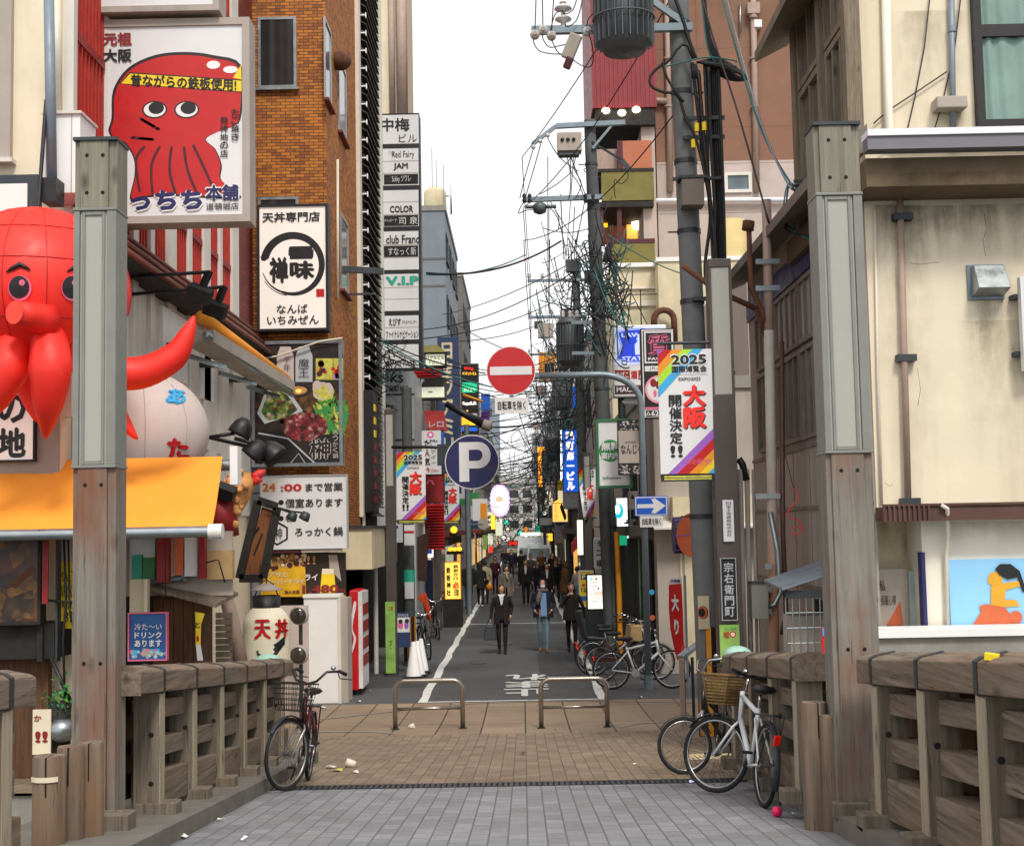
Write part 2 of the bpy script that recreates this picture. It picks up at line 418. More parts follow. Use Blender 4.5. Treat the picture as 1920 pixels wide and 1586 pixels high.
tiles('paver_grey', '888a8f', '77787c', '5a5a5e', .24, .125, .006, 'swap', off=.5, rough=.75, extra='7d7273', bmp=.5)
tiles('paver_brown', '8f7e6b', '7b6b59', '4c4138', .24, .125, .004, 'swap', off=.5, rough=.8, extra='6b594d', bmp=.4)
tiles('paver_big', '96836e', '86735f', '3f352c', .62, 2.2, .012, 'obj', off=0, rough=.8, extra='6e5c50', bmp=.5)
tiles('panel_brown', '85604b', '815b46', '6a4634', 1.9, 2.6, .012, off=0, extra='845c45', big=.1, bmp=.2)
tiles('panel_pale', 'bbaca6', 'b5a69e', '80726a', 2.3, 1.6, .012, off=0, extra='9c8c82', big=.08, bmp=.2)
tiles('panel_grey', '8a8684', '827e7c', '5a5654', 1.2, 1.8, .02, off=0, big=.1, bmp=.2)
tiles('boards', '5c4a38', '4c3c2c', '241a12', .12, 3, .008, off=0, bmp=.4)
tiles('lattice_tiles', '8a9096', '80868c', '4c5258', .6, .3, .02, off=0, big=.1, bmp=.2)
glass('glass_dark', '2b2c2e'); glass('glass_brown', '68605a', .12); glass('glass_pale', '98a6a6', .15); glass('glass_blue', '5c6c74', .1)
def asphalt():
    m, t, b = base('asphalt', .88, 0, .3); v = vec(t, rnd=False)
    o = mix(t, rng(t, noise(t, v, .45, 6, .6), .35, .65), lin('46474a'), lin('58595b'))
    o = mix(t, rng(t, noise(t, v, 90, 2), .45, .75, 0, .6), o, lin('7a7a78'))
    o = mix(t, rng(t, noise(t, v, 2.2, 6, .7), .6, .72, 0, .5), o, lin('343436'))
    t.links.new(o, b.inputs['Base Color']); bump(t, b, noise(t, v, 120, 2), .5, .006)
asphalt()
def paint():
    m, t, b = base('road_paint', .7); v = vec(t, rnd=False)
    o = mix(t, rng(t, noise(t, v, 9, 6, .7), .52, .72, 0, .7), lin('dededa'), lin('868684'))
    t.links.new(o, b.inputs['Base Color'])
paint()
mk('water', '2c3a34', .08, .2, 1)
mk('blue_sign', '1d5694', .5, .05, 3)
glass('mirror_glass', '3a3430', .05)
mk('poster_green', '8ab458', .5, .25, 4)
mk('sign_red', 'c0181c', .4, .04, 3, 0, stain=.1, sc='7a1012')
mk('arrow_blue', '1a58c4', .4, .04, 3)
mk('navy_black', '16162a', .5, .1, 4)
mk('sign_navy', '2a3a60', .5, .08, 3, 0, stain=.2, sc='1c2438')
mk('orange_coat', 'e0501c', .8, .15, 6)
mk('denim_dark', '34405a', .9, .15, 8)
mk('red_lip', 'f4402c', .5, .05, 4)
wood('wood_pale', '8c8270', 'b0a48e', '968a78', 'z', 1, .3)
def blotch(name, cols, sc_):
    m, t, b = base(name, .4); v = vec(t); vo = t.nodes.new('ShaderNodeTexVoronoi'); vo.inputs['Scale'].default_value = sc_; t.links.new(v, vo.inputs['Vector'])
    sp = t.nodes.new('ShaderNodeSeparateColor'); t.links.new(vo.outputs['Color'], sp.inputs[0]); r = t.nodes.new('ShaderNodeValToRGB'); r.color_ramp.interpolation = 'CONSTANT'
    while len(r.color_ramp.elements) < len(cols): r.color_ramp.elements.new(.5)
    for i, c in enumerate(cols): e = r.color_ramp.elements[i]; e.position = i / len(cols); e.color = (*lin(c), 1)
    t.links.new(sp.outputs[0], r.inputs[0]); o = mix(t, rng(t, noise(t, v, sc_ * .4, 4), .35, .7), r.outputs[0], lin('1c110c')); t.links.new(mix(t, rng(t, vo.outputs['Distance'], .1, .7, 0, .5), o, lin('20140e')), b.inputs['Base Color'])
blotch('photo_grill', ('5a3016', '8c5020', '3a2014', 'b07828', '4a2412', '6c3a1a'), 7)
blotch('photo_salad', ('5c8c2c', 'b8b858', '3c6a24', 'd8d0b0', 'a86838', '7aa03c'), 16)
blotch('photo_meat', ('b03440', 'd06068', '8c2028', 'e8a8a0', 'a02c38'), 18)
blotch('photo_dark', ('4a3624', '6e4a28', '2c2018', '8c6232', '3c2c20'), 9)
mk('patch', '3e3f42', .9, .15, 5, .3)
def grime(name, c, amt=.8, sx=9):
    m, t, b = base(name, .9, 0, .1); b.inputs['Base Color'].default_value = (*lin(c), 1); tc = t.nodes.new('ShaderNodeTexCoord'); s = t.nodes.new('ShaderNodeSeparateXYZ'); t.links.new(tc.outputs['Generated'], s.inputs[0])
    def ma(op, a, bb):
        n = t.nodes.new('ShaderNodeMath'); n.operation = op; n.use_clamp = op != 'SUBTRACT'
        for i, q in ((0, a), (1, bb)):
            if isinstance(q, bpy.types.NodeSocket): t.links.new(q, n.inputs[i])
            else: n.inputs[i].default_value = q
        return n.outputs[0]
    st = noise(t, vec(t, (sx, sx, 1.0)), 1, 7, .7); bl = noise(t, vec(t), 3.5, 7, .7)
    f = rng(t, ma('ADD', ma('MULTIPLY', st, .55), ma('MULTIPLY', bl, .5)), .42, .68)
    top = rng(t, s.outputs[2], 0, 1); n = t.nodes.new('ShaderNodeMath'); n.operation = 'ABSOLUTE'; t.links.new(ma('SUBTRACT', s.outputs[0], .5), n.inputs[0])
    a = ma('MULTIPLY', ma('MULTIPLY', f, ma('POWER', top, 1.4)), rng(t, n.outputs[0], .5, .3, 0, amt))
    t.links.new(a, b.inputs['Alpha'])
grime('grime', '4a3c28', .6); grime('grime_light', '6a5a40', .35, 5); grime('rust_stain', '7a4018', .7, 12)
mk('navy_blue', '22389a', .4, .05, 3, 0, stain=.1, sc='1a2458')
# ------------------------------------------------------------------ ground, water, street, bridge deck
def sheet(x0, x1, ys, dz, mat, mb=None, f0=None, f1=None):
    mb = mb or MB(); n = len(ys); vs = []
    for y in ys: vs += [((f0(y) if f0 else x0), y, gz(y) + dz), ((f1(y) if f1 else x1), y, gz(y) + dz)]
    return mb.add(vs, [(2 * i, 2 * i + 1, 2 * i + 3, 2 * i + 2) for i in range(n - 1)], mat)
def ar(a, b, s):
    n = max(1, round((b - a) / s)); return [a + (b - a) * i / n for i in range(n + 1)]
g = MB(); sheet(-400, 400, ar(12.2, 23, .6) + [60, 200, 900], -.03, 'asphalt', g)
g.quad((-400, 12.2, -4), (400, 12.2, -4), (400, 12.2, gz(12.2) - .03), (-400, 12.2, gz(12.2) - .03), 'concrete'); structure(g, 'ground')
g = MB(); g.quad((-400, -300, -2.4), (400, -300, -2.4), (400, 12.2, -2.4), (-400, 12.2, -2.4), 'water'); structure(g, 'water')
g = MB(); sheet(-2.27, 1.95, ar(-6, 12, .5), 0, 'paver_grey', g)
g.box(-3.2, 2.9, -6, 12.15, -.25, -.05, 'concrete'); structure(g, 'bridge_deck')
structure(sheet(-5.3, 4.2, ar(12.15, 18.4, .4), 0, 'paver_brown'), 'pavement')
structure(sheet(-5.3, 4.2, ar(18.4, 22.7, .3), .001, 'paver_big'), 'pavement')
structure(sheet(-4.6, 4.2, [22.7, 60, 150, 300], 0, 'asphalt'), 'street')
g = MB()
for a, b, i, j in ((-3.3, -2.27, -6, 14.8), (1.95, 3.0, -6, 12.8)):
    ys = ar(i, j, .5); n = len(ys); vs = []
    for y in ys: z = gz(y); vs += [(a, y, z - .3), (a, y, z + .12), (b, y, z + .12), (b, y, z - .3)]
    f = [(4 * k + m, 4 * k + m + 1, 4 * k + m + 5, 4 * k + m + 4) for k in range(n - 1) for m in range(3)] + [(0, 1, 2, 3), (4 * n - 4, 4 * n - 3, 4 * n - 2, 4 * n - 1)]
    g.add(vs, f, 'kerb_stone')
structure(g, 'kerb')
def wave(y, k): return .018 * math.sin(y * 1.7 + k) + .012 * math.sin(y * 4.1 + 2 * k)
g = MB()
for xc, k in ((-1.74, 0), (1.32, 2)):
    ys = ar(22.76, 60, .8) + [90, 140]
    sheet(0, 0, ys, .004, 'road_paint', g, lambda y: xc - .075 + wave(y, k), lambda y: xc + .075 + wave(y, k + .4))
sheet(-1.66, 1.24, [22.74, 22.83], .008, 'road_paint', g)
sheet(-1.65, 1.23, [41.0, 41.12], .006, 'road_paint', g); sheet(-1.65, 1.23, [66.0, 66.3], .006, 'road_paint', g)
for i, c in enumerate('れま止'):
    y = 26.9 - (2 - i) * 1.42 if False else 23.35 + (2 - i) * 1.2
    g.txt(c, (.44, y, .008), (-1, 0, 0), (0, -1, 0), .82, 1.06, 'road_paint', .03)
def arc_line(pts, w=.06):
    for (a, b), (c, d) in zip(pts, pts[1:]):
        nx, ny = -(d - b), c - a; L = math.hypot(nx, ny); nx *= w / 2 / L; ny *= w / 2 / L
        g.add([(a - nx, b - ny, gz(b) + .009), (a + nx, b + ny, gz(b) + .009), (c + nx, d + ny, gz(d) + .009), (c - nx, d - ny, gz(d) + .009)], [(0, 1, 2, 3)], 'concrete')
arc_line([(-3.6, 20.4), (-3.0, 20.9), (-2.3, 21.5), (-1.6, 22.1), (-.9, 22.5), (0, 22.62), (.8, 22.6), (1.5, 22.45), (2.4, 22.2), (3.4, 21.9)])
arc_line([(-3.4, 19.0), (-2.7, 19.05), (-2.1, 18.9), (-1.8, 18.6)]); arc_line([(3.3, 19.8), (2.4, 19.7), (1.6, 19.4), (1.3, 18.9)])
structure(g, 'road_markings')
# tactile paving by the bicycles
g = MB()
for j in range(2):
    for i in range(3):
        x, y = 1.72 + i * .31, 14.2 + j * .33
        g.add([(x + a, y + b, gz(y + b) + .006) for a, b in ((0, 0), (.3, 0), (.3, .3), (0, .3))], [(0, 1, 2, 3)], 'cream_yellow')
        for k in range(5): g.add([(x + a, y + b, gz(y + b) + .014) for a, b in ((.03 + .055 * k, .02), (.055 + .055 * k, .02), (.055 + .055 * k, .28), (.03 + .055 * k, .28))], [(0, 1, 2, 3)], 'tank_y')
structure(g, 'tactile_paving')
# drain
g = MB(); g.add([(-2.27, 11.98, gz(12) + .004), (1.95, 11.98, gz(12) + .004), (1.95, 12.17, gz(12) + .004), (-2.27, 12.17, gz(12) + .004)], [(0, 1, 2, 3)], 'void')
x = -2.25
while x < 1.93: g.box(x, x + .03, 11.98, 12.17, gz(12.05) + .002, gz(12.05) + .012, 'steel_dark'); x += .05
one(g, 'drain_grate', 'toothed metal drain grate across the bridge end between grey and brown paving', 'drain')

# ------------------------------------------------------------------ wooden railings
def railing(label, xi, side, Y0, Y1, ymin_post, step=.93, h=1.12):
    # xi = inner face, side = +1 when the railing lies outward at +x
    r = T('wooden_railing', label, 'railing', (xi, Y0, gz(Y0)), 'wooden bridge railings'); s = side
    def zz(y): return gz(y)
    a, b = xi, xi + s * .30
    def section(y):
        z = zz(y) + h; return [(a, y, z - .175), (a, y, z - .03), (a + s * .03, y, z - .012), ((a + b) / 2, y, z + .012), (b, y, z - .03), (b, y, z - .175)]
    ys = ar(Y0, Y1, .45); m = MB(); vs = []
    for y in ys: vs += section(y)
    n = len(ys)
    f = [(6 * i + k, 6 * i + (k + 1) % 6, 6 * i + 6 + (k + 1) % 6, 6 * i + 6 + k) for i in range(n - 1) for k in range(6)] + [tuple(range(6)), tuple(6 * n - 6 + k for k in range(6))]
    m.add(vs, f, 'wood_y'); m.obj('top_rail', r, bevel=.008)
    y = ymin_post; k = 0
    while y < Y1 - .05:
        m = MB(); z0 = zz(y) + .16; z1 = zz(y) + h - .175
        m.hexa([(xi + s * .02, y - .06, z0), (xi + s * .2, y - .06, z0), (xi + s * .2, y + .06, z0), (xi + s * .02, y + .06, z0), (xi + s * .02, y - .06, z1), (xi + s * .2, y - .06, z1), (xi + s * .2, y + .06, z1), (xi + s * .02, y + .06, z1)], 'wood_z')
        for zb in (.33, .66):
            c = V((xi + s * .075, y - .0605, zz(y) + zb)); m.add([c + V((.019 * math.cos(t * .785), 0, .019 * math.sin(t * .785))) for t in range(8)], [tuple(range(8))], 'black')
        m.obj('post', r, bevel=.006); m = MB(); m.box(xi + s * .012, xi + s * .0195, y - .061, y + .061, z0 + .01, z1 - .01, 'wood_pale'); m.obj('edge_strip', r)
        m = MB(); m.box(xi - s * .1, xi + s * .18, y - .07, y + .09, zz(y) + .10, zz(y) + .2, 'wood_z'); m.obj('foot_block', r, bevel=.006)
        if k % 1 == 0 and Y0 + .1 < y:
            m = MB(); yy = y - .02; z = zz(yy) + h
            pts = [(a - s * .004, z - .18), (a - s * .004, z - .028), (a + s * .03, z - .008), ((a + b) / 2, z + .016), (b + s * .004, z - .03)]
            for (p, q), (p2, q2) in zip(pts, pts[1:]): m.quad((p, yy, q), (p, yy + .055, q), (p2, yy + .055, q2), (p2, yy, q2), 'steel_dark')
            m.obj('strap', r)
        # the three boards of this bay
        y2 = min(y + step, Y1)
        for z0, z1, x0 in ((.16, .40, .05), (.50, .635, .085), (.755, .885, .085)):
            m = MB(); c, d = zz(y + .06), zz(y2 - .06); x1, x2 = xi + s * x0, xi + s * .25
            jj = U(-.012, .012)
            m.hexa([(x1, y + .06, c + z0 + jj), (x2, y + .06, c + z0 + jj), (x2, y2 - .06, d + z0 + jj), (x1, y2 - .06, d + z0 + jj), (x1, y + .06, c + z1 + jj), (x2, y + .06, c + z1 + jj), (x2, y2 - .06, d + z1 + jj), (x1, y2 - .06, d + z1 + jj)], 'wood_y')
            m.obj('board', r, bevel=.008)
        y += step; k += 1
    m = MB()   # dark backing boards outside the rail, seen through the gaps
    m.add([(xi + s * .3, Y0, zz(Y0) + .2), (xi + s * .3, Y1, zz(Y1) + .2), (xi + s * .3, Y1, zz(Y1) + h - .19), (xi + s * .3, Y0, zz(Y0) + h - .19)], [(0, 1, 2, 3)], 'dark_z')
    m.add([(xi + s * .33, Y0, zz(Y0) + .2), (xi + s * .33, Y1, zz(Y1) + .2), (xi + s * .33, Y1, zz(Y1) + h - .19), (xi + s * .33, Y0, zz(Y0) + h - .19)], [(3, 2, 1, 0)], 'dark_z')
    m.obj('back_board', r)
    return r
railing('weathered wooden bridge railing that runs behind the bicycle towards the paper lantern', -2.5, -1, 8.75, 14.6, 9.35)
railing('short end of wooden railing beside three log bollards, cut by the picture edge', -2.5, -1, 2.2, 6.9, 6.55 - .93 * 4)
railing('wooden bridge railing under the cream house, with a sweet packet on top', 2.05, 1, 2.2, 8.35, 8.0 - .93 * 6)
railing('wooden railing with peaked end beam behind the white bicycle', 1.86, 1, 9.3, 12.7, 9.42)

def lamp_post(label, x0, x1, Y, hole_side):
    zg = gz(Y); r = T('wooden_lamp_post', label, 'lamp post', ((x0 + x1) / 2, Y + .12, zg), 'wooden lamp posts of the bridge')
    zs = (3.36, 5.03, 5.5)
    def shaft(z0, z1, mat):
        m = MB(); m.box(x0 + .035, x1 - .055, Y, Y + .06, z0, z1, mat); m.box(x0, x0 + .05, Y + .02, Y + .25, z0, z1, mat); m.box(x1 - .055, x1, Y + .02, Y + .25, z0, z1, mat)
        m.box(x0 + .05, x1 - .055, Y + .06, Y + .25, z0, z1, 'dark'); return m
    m = shaft(zg, zs[0] - .02, 'post_low'); cx = (x0 + x1) / 2
    def holes(m, zl):
        for z in zl:
            for dx in (-.055, .05):
                m.add([(cx + dx + .013 * math.cos(t * .785), Y - .002, z + .013 * math.sin(t * .785)) for t in range(8)], [tuple(range(8))], 'void')
    holes(m, (zs[0] - .13, zg + 1.15)); m.obj('shaft', r, bevel=.005)
    m = shaft(zs[1] + .02, zs[2], 'post_z'); holes(m, (zs[1] + .12, zs[2] - .1)); m.obj('head', r, bevel=.005)
    m = MB(); m.box(x0 - .006, x1 + .006, Y - .012, Y + .26, zs[2], zs[2] + .022, 'steel_dark'); m.obj('cap', r)
    m = MB()
    for z in (zs[0] - .02, zs[1]): m.box(x0 - .004, x1 + .004, Y - .01, Y + .26, z, z + .02, 'lamp_frame')
    for a, b in ((x0, x0 + .04), (x1 - .06, x1)):
        m.box(a, b, Y - .004, Y + .25, zs[0], zs[1], 'lamp_frame')
    for a, b in ((x0 + .055, x0 + .075), (x1 - .095, x1 - .075)): m.box(a, b, Y, Y + .02, zs[0] + .002, zs[1] - .002, 'lamp_frame')
    m.box(x0 + .075, x1 - .095, Y, Y + .02, zs[0] + .002, zs[0] + .03, 'lamp_frame'); m.box(x0 + .075, x1 - .095, Y, Y + .02, zs[1] - .03, zs[1] - .002, 'lamp_frame')
    f = m.obj('lamp_frame', r, bevel=.004)
    m = MB(); m.box(x0 + .042, x1 - .062, Y + .012, Y + .24, zs[0] + .003, zs[1] - .003, 'lamp_panel'); m.obj('lamp_panel', f)
    m = MB(); m.box(x0 - .04, x1 + .02, Y - .05, Y + .05, zg + .10, zg + .2, 'wood_z'); m.box(x1 - .12, x1 + .14, Y - .16, Y + .02, zg + .09, zg + .23, 'wood_z'); m.obj('base_block', r, bevel=.008)
lamp_post('tall wooden lamp post in front of the red octopus', -2.9, -2.62, 8.6, 1)
lamp_post('tall wooden lamp post in front of the cream house', 1.97, 2.27, 8.6, -1)

def log(label, px, top, Y, d, band=None):
    p = W(px, top, Y); m = MB(); z0 = gz(Y); zt = p.z; r = d / 2; n = 18; vs = []
    rs = [U(.95, 1.04) for _ in range(n)]
    for z, k in ((z0, 1.03), (zt - .012, 1), (zt, .93)):
        for i in range(n): a = 2 * math.pi * i / n; vs.append((p.x + r * rs[i] * k * math.cos(a), Y + r * rs[i] * k * math.sin(a), z + (U(-.004, .004) if z > z0 else 0)))
    m.add(vs, [(j * n + i, j * n + (i + 1) % n, (j + 1) * n + (i + 1) % n, (j + 1) * n + i) for j in range(2) for i in range(n)], 'log_z', True); m.add(vs[2 * n:], [tuple(range(n))], 'wood_y')
    m.box(p.x + .01, p.x + .017, Y - r * 1.005 - .003, Y + .01, zt - .22, zt + .002, 'void')
    root = T('log_bollard', label, 'bollard', (p.x, Y, z0), 'sawn log bollards on the bridge'); m.obj('log', root)
    if band:
        m = MB(); ring = [(p.x + (r + .006) * math.cos(a), Y + (r + .006) * math.sin(a), zt - .14) for a in (R(-150 + 10 * i) for i in range(12))]
        for q, w in zip(ring, ring[1:]): m.quad(q, w, V(w) + V((0, 0, .03)), V(q) + V((0, 0, .03)), 'cream')
        m.obj('tape', root)
log('cracked log bollard with a torn strip of pale tape', 92, 1416, 7.9, .185, True)
log('plain grey brown log bollard between two other logs', 132, 1398, 8.1, .16)
log('orange brown split log bollard against the foot of a lamp post', 170, 1391, 8.25, .155)
log('log bollard with a sawn cap behind the thin metal post', 1524, 1316, 8.85, .17)
log('short log bollard squeezed between thin metal post and lamp post', 1556, 1340, 8.75, .14)
p = G(1545, 1548); m = MB(); zt = PZ(1332, p.y)
r_ = T('metal_post', 'thin grey metal post with an orange band at the top', 'post', p)
m.cyl(p, (p.x, p.y, zt), .033, 'galv', n=16); m.obj('tube', r_)
m = MB(); m.cyl((p.x, p.y, zt - .04), (p.x, p.y, zt), .0345, 'orange_y', n=16); m.cyl((p.x, p.y, zt), (p.x, p.y, zt + .012), .037, 'white_dirty', n=16); m.obj('band', r_)

def barrier(label, pa, pb, top):
    a, b = G(*pa), G(*pb); Y = (a.y + b.y) / 2; x0, x1 = a.x, b.x; z = gz(Y); h = .68; rr = .14
    root = T('barrier', label, 'barrier', ((x0 + x1) / 2, Y, z), 'steel hoop barriers at the bridge end')
    pts = [(x0, Y, z), (x0, Y, z + h - rr)]
    for i in range(1, 8): t = math.pi / 2 * i / 8; pts.append((x0 + rr - rr * math.cos(t), Y, z + h - rr + rr * math.sin(t)))
    pts.append((x0 + rr, Y, z + h)); q = [(x0 + x1 - p[0], p[1], p[2]) for p in pts][::-1]
    m = MB(); m.tube(pts + q, .034, 'steel_dark' if False else 'barrier', 12); m.obj('hoop', root)
    m = MB(); m.tube([(x0, Y, z + .29), (x1, Y, z + .29)], .022, 'barrier', 10); m.obj('crossbar', root)
    for xx in (x0, x1): m = MB(); m.cyl((xx, Y, z), (xx, Y, z + .015), .06, 'steel_dark', n=14); m.obj('base_plate', root)
mk('barrier', '9c948c', .28, .08, 5, 0, .85)
barrier('brushed steel hoop barrier near the white traffic cones', (741, 1368), (868, 1365), 1282)
barrier('brushed steel hoop barrier near the row of parked bicycles', (1015, 1364), (1140, 1364), 1278)
g = MB()
for x, y, a in ((-.6, 34, .33), (.5, 44, .3), (-1.0, 29.2, .18)): g.add([(x + a * math.cos(t * .2618), y + a * math.sin(t * .2618), .012) for t in range(24)], [tuple(range(24))], 'steel_dark')
structure(g, 'manhole_covers')
g = MB()
for x0, x1, y0, y1 in ((-1.55, -.7, 36, 52), (.3, 1.2, 26.5, 31.5), (-3.2, -1.9, 25, 27.8), (1.6, 2.6, 33, 39)): g.quad((x0, y0, .003), (x1, y0, .003), (x1 + .05, y1, .003), (x0, y1, .003), 'patch')
structure(g, 'road_patches')
# ------------------------------------------------------------------ buildings
def rowF(px0, py0, px1, py1, Y):
    u, v = (px0 + px1) / 2, (py0 + py1) / 2; return W(px0, v, Y).x, W(px1, v, Y).x, W(u, py1, Y).z, W(u, py0, Y).z
UP = V((0, 0, 1)); XP = V((1, 0, 0)); YP = V((0, 1, 0))
def H(px, py, X):
    d = ray(px, py); k = (X - CAM.x) / d.x; return CAM + d * k
def fbox(m, o, ux, a0, a1, c0, c1, z0, z1, mat):
    o, ux = V(o), V(ux); n = ux.cross(UP)
    P = [o + ux * a + n * c + UP * z for z in (z0, z1) for a, c in ((a0, c1), (a1, c1), (a1, c0), (a0, c0))]
    return m.hexa(P, mat)
def win(root, o, ux, w, h, frame='steel_dark', gl='glass_dark', nx=1, nz=1, fw=.05, d=.05, sill=None, curtain=None, name='window'):
    m = MB()
    fbox(m, o, ux, 0, fw, 0, d, 0, h, frame); fbox(m, o, ux, w - fw, w, 0, d, 0, h, frame)
    fbox(m, o, ux, fw, w - fw, 0, d, 0, fw, frame); fbox(m, o, ux, fw, w - fw, 0, d, h - fw, h, frame)
    for i in range(1, nx): x = w * i / nx; fbox(m, o, ux, x - fw * .35, x + fw * .35, .004, d - .006, fw, h - fw, frame)
    for i in range(1, nz): z = h * i / nz; fbox(m, o, ux, fw, w - fw, .006, d - .008, z - fw * .35, z + fw * .35, frame)
    if sill: fbox(m, o, ux, -.04, w + .04, 0, d + .06, -.05, -.002, sill)
    f = m.obj(name, root)
    m = MB(); o_, u_ = V(o), V(ux); n = u_.cross(UP)
    m.quad(*[o_ + u_ * a + n * .012 + UP * z for a, z in ((fw * .5, fw * .5), (w - fw * .5, fw * .5), (w - fw * .5, h - fw * .5), (fw * .5, h - fw * .5))], gl)
    m.obj('pane', f)
    return f
def bld(name, label, cat, x0, x1, y0, y1, z1, mat, z0=0, roof=None, group=None):
    r = T(name, label, cat, ((x0 + x1) / 2, (y0 + y1) / 2, z0), group)
    m = MB(); m.box(x0, x1, y0, y1, z0, z1, mat); m.obj('wall', r)
    if roof:
        m = MB(); m.box(x0 - .06, x1 + .06, y0 - .06, y1 + .06, z1, z1 + .25, roof); m.obj('roof', r)
    return r
def pipe(root, pts, r, mat, name='drain_pipe', clips=None):
    m = MB(); m.tube(pts, r, mat, 8)
    for c in clips or (): m.cyl(V(c) - UP * .03, V(c) + UP * .03, r * 1.35, mat, n=10)
    return m.obj(name, root)

# ---- octopus shop building (cream front, red shutters along the street)
XL = W(470, 600, 23.6).x; YF = H(120, 200, XL).y
zg = gz(YF)
A = bld('shop_building', 'cream corner building with red lattice shutters behind the octopus lantern', 'building', -12, XL, YF, 23.58, 14, 'cream', -.5)
x0, x1, z0, z1 = rowF(-60, -120, 26, 302, YF); win(A, (x0, YF, z0), XP, x1 - x0, z1 - z0, 'plaster_grey', 'glass_dark', fw=.14, d=.08, sill='white_dirty')
x0, x1, z0, z1 = rowF(-60, 335, 78, 640, YF); m = MB(); m.box(x0, x1, YF - .14, YF, z0, z1, 'steel_dark'); m.box(x0, x1 - .1, YF - .16, YF - .14, z0, z1 - .1, 'white'); m.obj('signboard', A)
m = MB()
cols = [(268, 276), (302, 318), (342, 348), (371, 383), (401, 406), (425, 437)]
ys = [(H(a, 500, XL).y, H(b, 500, XL).y) for a, b in cols]; zlo, zhi = 6.15, 13.5
ys0 = [(YF, YF + .12)]; y = YF + .12
step = 1.05
pre = []
while y + step < ys[0][0] - .3: pre.append((y + step, y + step + (.22 if len(pre) % 2 else .42))); y += step
ally = ys0 + pre + ys
for a, b in ally: m.box(XL, XL + .1, a, b, zlo - 2, zhi, 'white_dirty')
m.obj('shutter_post', A)
prev = ally[0][1]
for a, b in ally[1:]:
    m = MB(); m.box(XL, XL + .03, prev + .01, a - .01, zlo, zhi, 'lattice_red'); k = max(2, int((a - prev) / .13))
    for i in range(k + 1): yy = prev + .03 + (a - prev - .06) * i / k; m.box(XL + .03, XL + .06, yy - .018, yy + .018, zlo, zhi, 'lattice_red')
    for z in ar(zlo, zhi, 1.1): m.box(XL + .06, XL + .075, prev + .02, a - .02, z, z + .09, 'red_dark')
    m.obj('shutter', A); prev = b
m = MB(); m.box(XL, XL + .06, prev + .01, 23.5, zlo - .2, zhi, 'brick_red'); m.obj('tile_strip', A)
m = MB()   # ribbed brown canopy
xo, zi, zo = XL + .42, 6.62, 6.05; y = YF
while y < 23.3:
    for k in range(3):
        t0, t1 = k / 3, (k + 1) / 3
        m.add([(XL + (xo - XL) * t0, y, zi + (zo - zi) * t0 + .0), (XL + (xo - XL) * t0, y + .3, zi + (zo - zi) * t0), (XL + (xo - XL) * t1, y + .3, zi + (zo - zi) * t1), (XL + (xo - XL) * t1, y, zi + (zo - zi) * t1)], [(0, 1, 2, 3)], 'canopy_brown')
    y += .3
for t in (0, .33, .66, 1): m.tube([(XL + (xo - XL) * t + .01, YF, zi + (zo - zi) * t), (XL + (xo - XL) * t + .01, 23.3, zi + (zo - zi) * t)], .035, 'canopy_brown', 8)
m.box(XL, xo, YF, 23.3, zo - .04, zo, 'dark'); m.obj('canopy', A)
m = MB(); m.box(XL + .02, XL + .05, YF + .3, 23.4, 3.2, 6.0, 'white_dirty'); m.box(XL + .05, XL + .12, 17.3, 18.6, 5.0, 5.9, 'white'); m.box(XL + .05, XL + .1, 19.6, 20.3, 4.9, 5.7, 'white'); m.obj('wall_panel', A)
m = MB()   # folded awning along the street side
m.tube([(XL + .8, 16.6, 5.62), (XL + .8, 22.6, 5.5)], .09, 'orange_cloth', 10); m.box(XL + .55, XL + .95, 16.6, 22.6, 5.3, 5.46, 'plaster_grey'); m.tube([(XL + .9, 16.4, 5.36), (XL + .9, 22.7, 5.25)], .05, 'steel', 8)
for y in (17.5, 19.6, 21.6): m.beam((XL, y, 5.4), (XL + .9, y, 5.38), .05, .08, 'steel_dark'); m.beam((XL + .3, y + .2, 5.3), (XL + .7, y + .9, 5.2), .05, .06, 'steel')
m.obj('folded_awning', A)
x0, x1, z0, z1 = rowF(82, 215, 150, 362, YF - .5); m = MB(); m.box(x0, x1, YF - .5, YF, z0, z1, 'white'); m.box(x0 - .02, x1 + .02, YF - .53, YF, z1, z1 + .03, 'white_dirty'); m.box(x0 + .28, x0 + .29, YF - .505, YF - .5, z0, z1, 'plaster_grey'); m.obj('meter_cabinet', A, bevel=.01)
m = MB(); m.box(-9, XL - .02, YF - .03, YF, 3.0, 5.6, 'siding'); m.obj('shade_panel', A)  # added dark panel standing in for the brownish shading on the cream front
a = W(91, -40, YF - .62); b = W(97, 335, YF - .62); pipe(A, [a, b], .055, 'pipe_blue'); a = W(106, -40, YF - .1); b = W(108, 220, YF - .1); pipe(A, [a, b], .05, 'pipe_cream')
x0, x1, z0, z1 = rowF(80, 335, 108, 380, YF - .7); m = MB(); m.box(x0, x1, YF - .75, YF - .5, z0, z1, 'black'); m.obj('bracket', A)

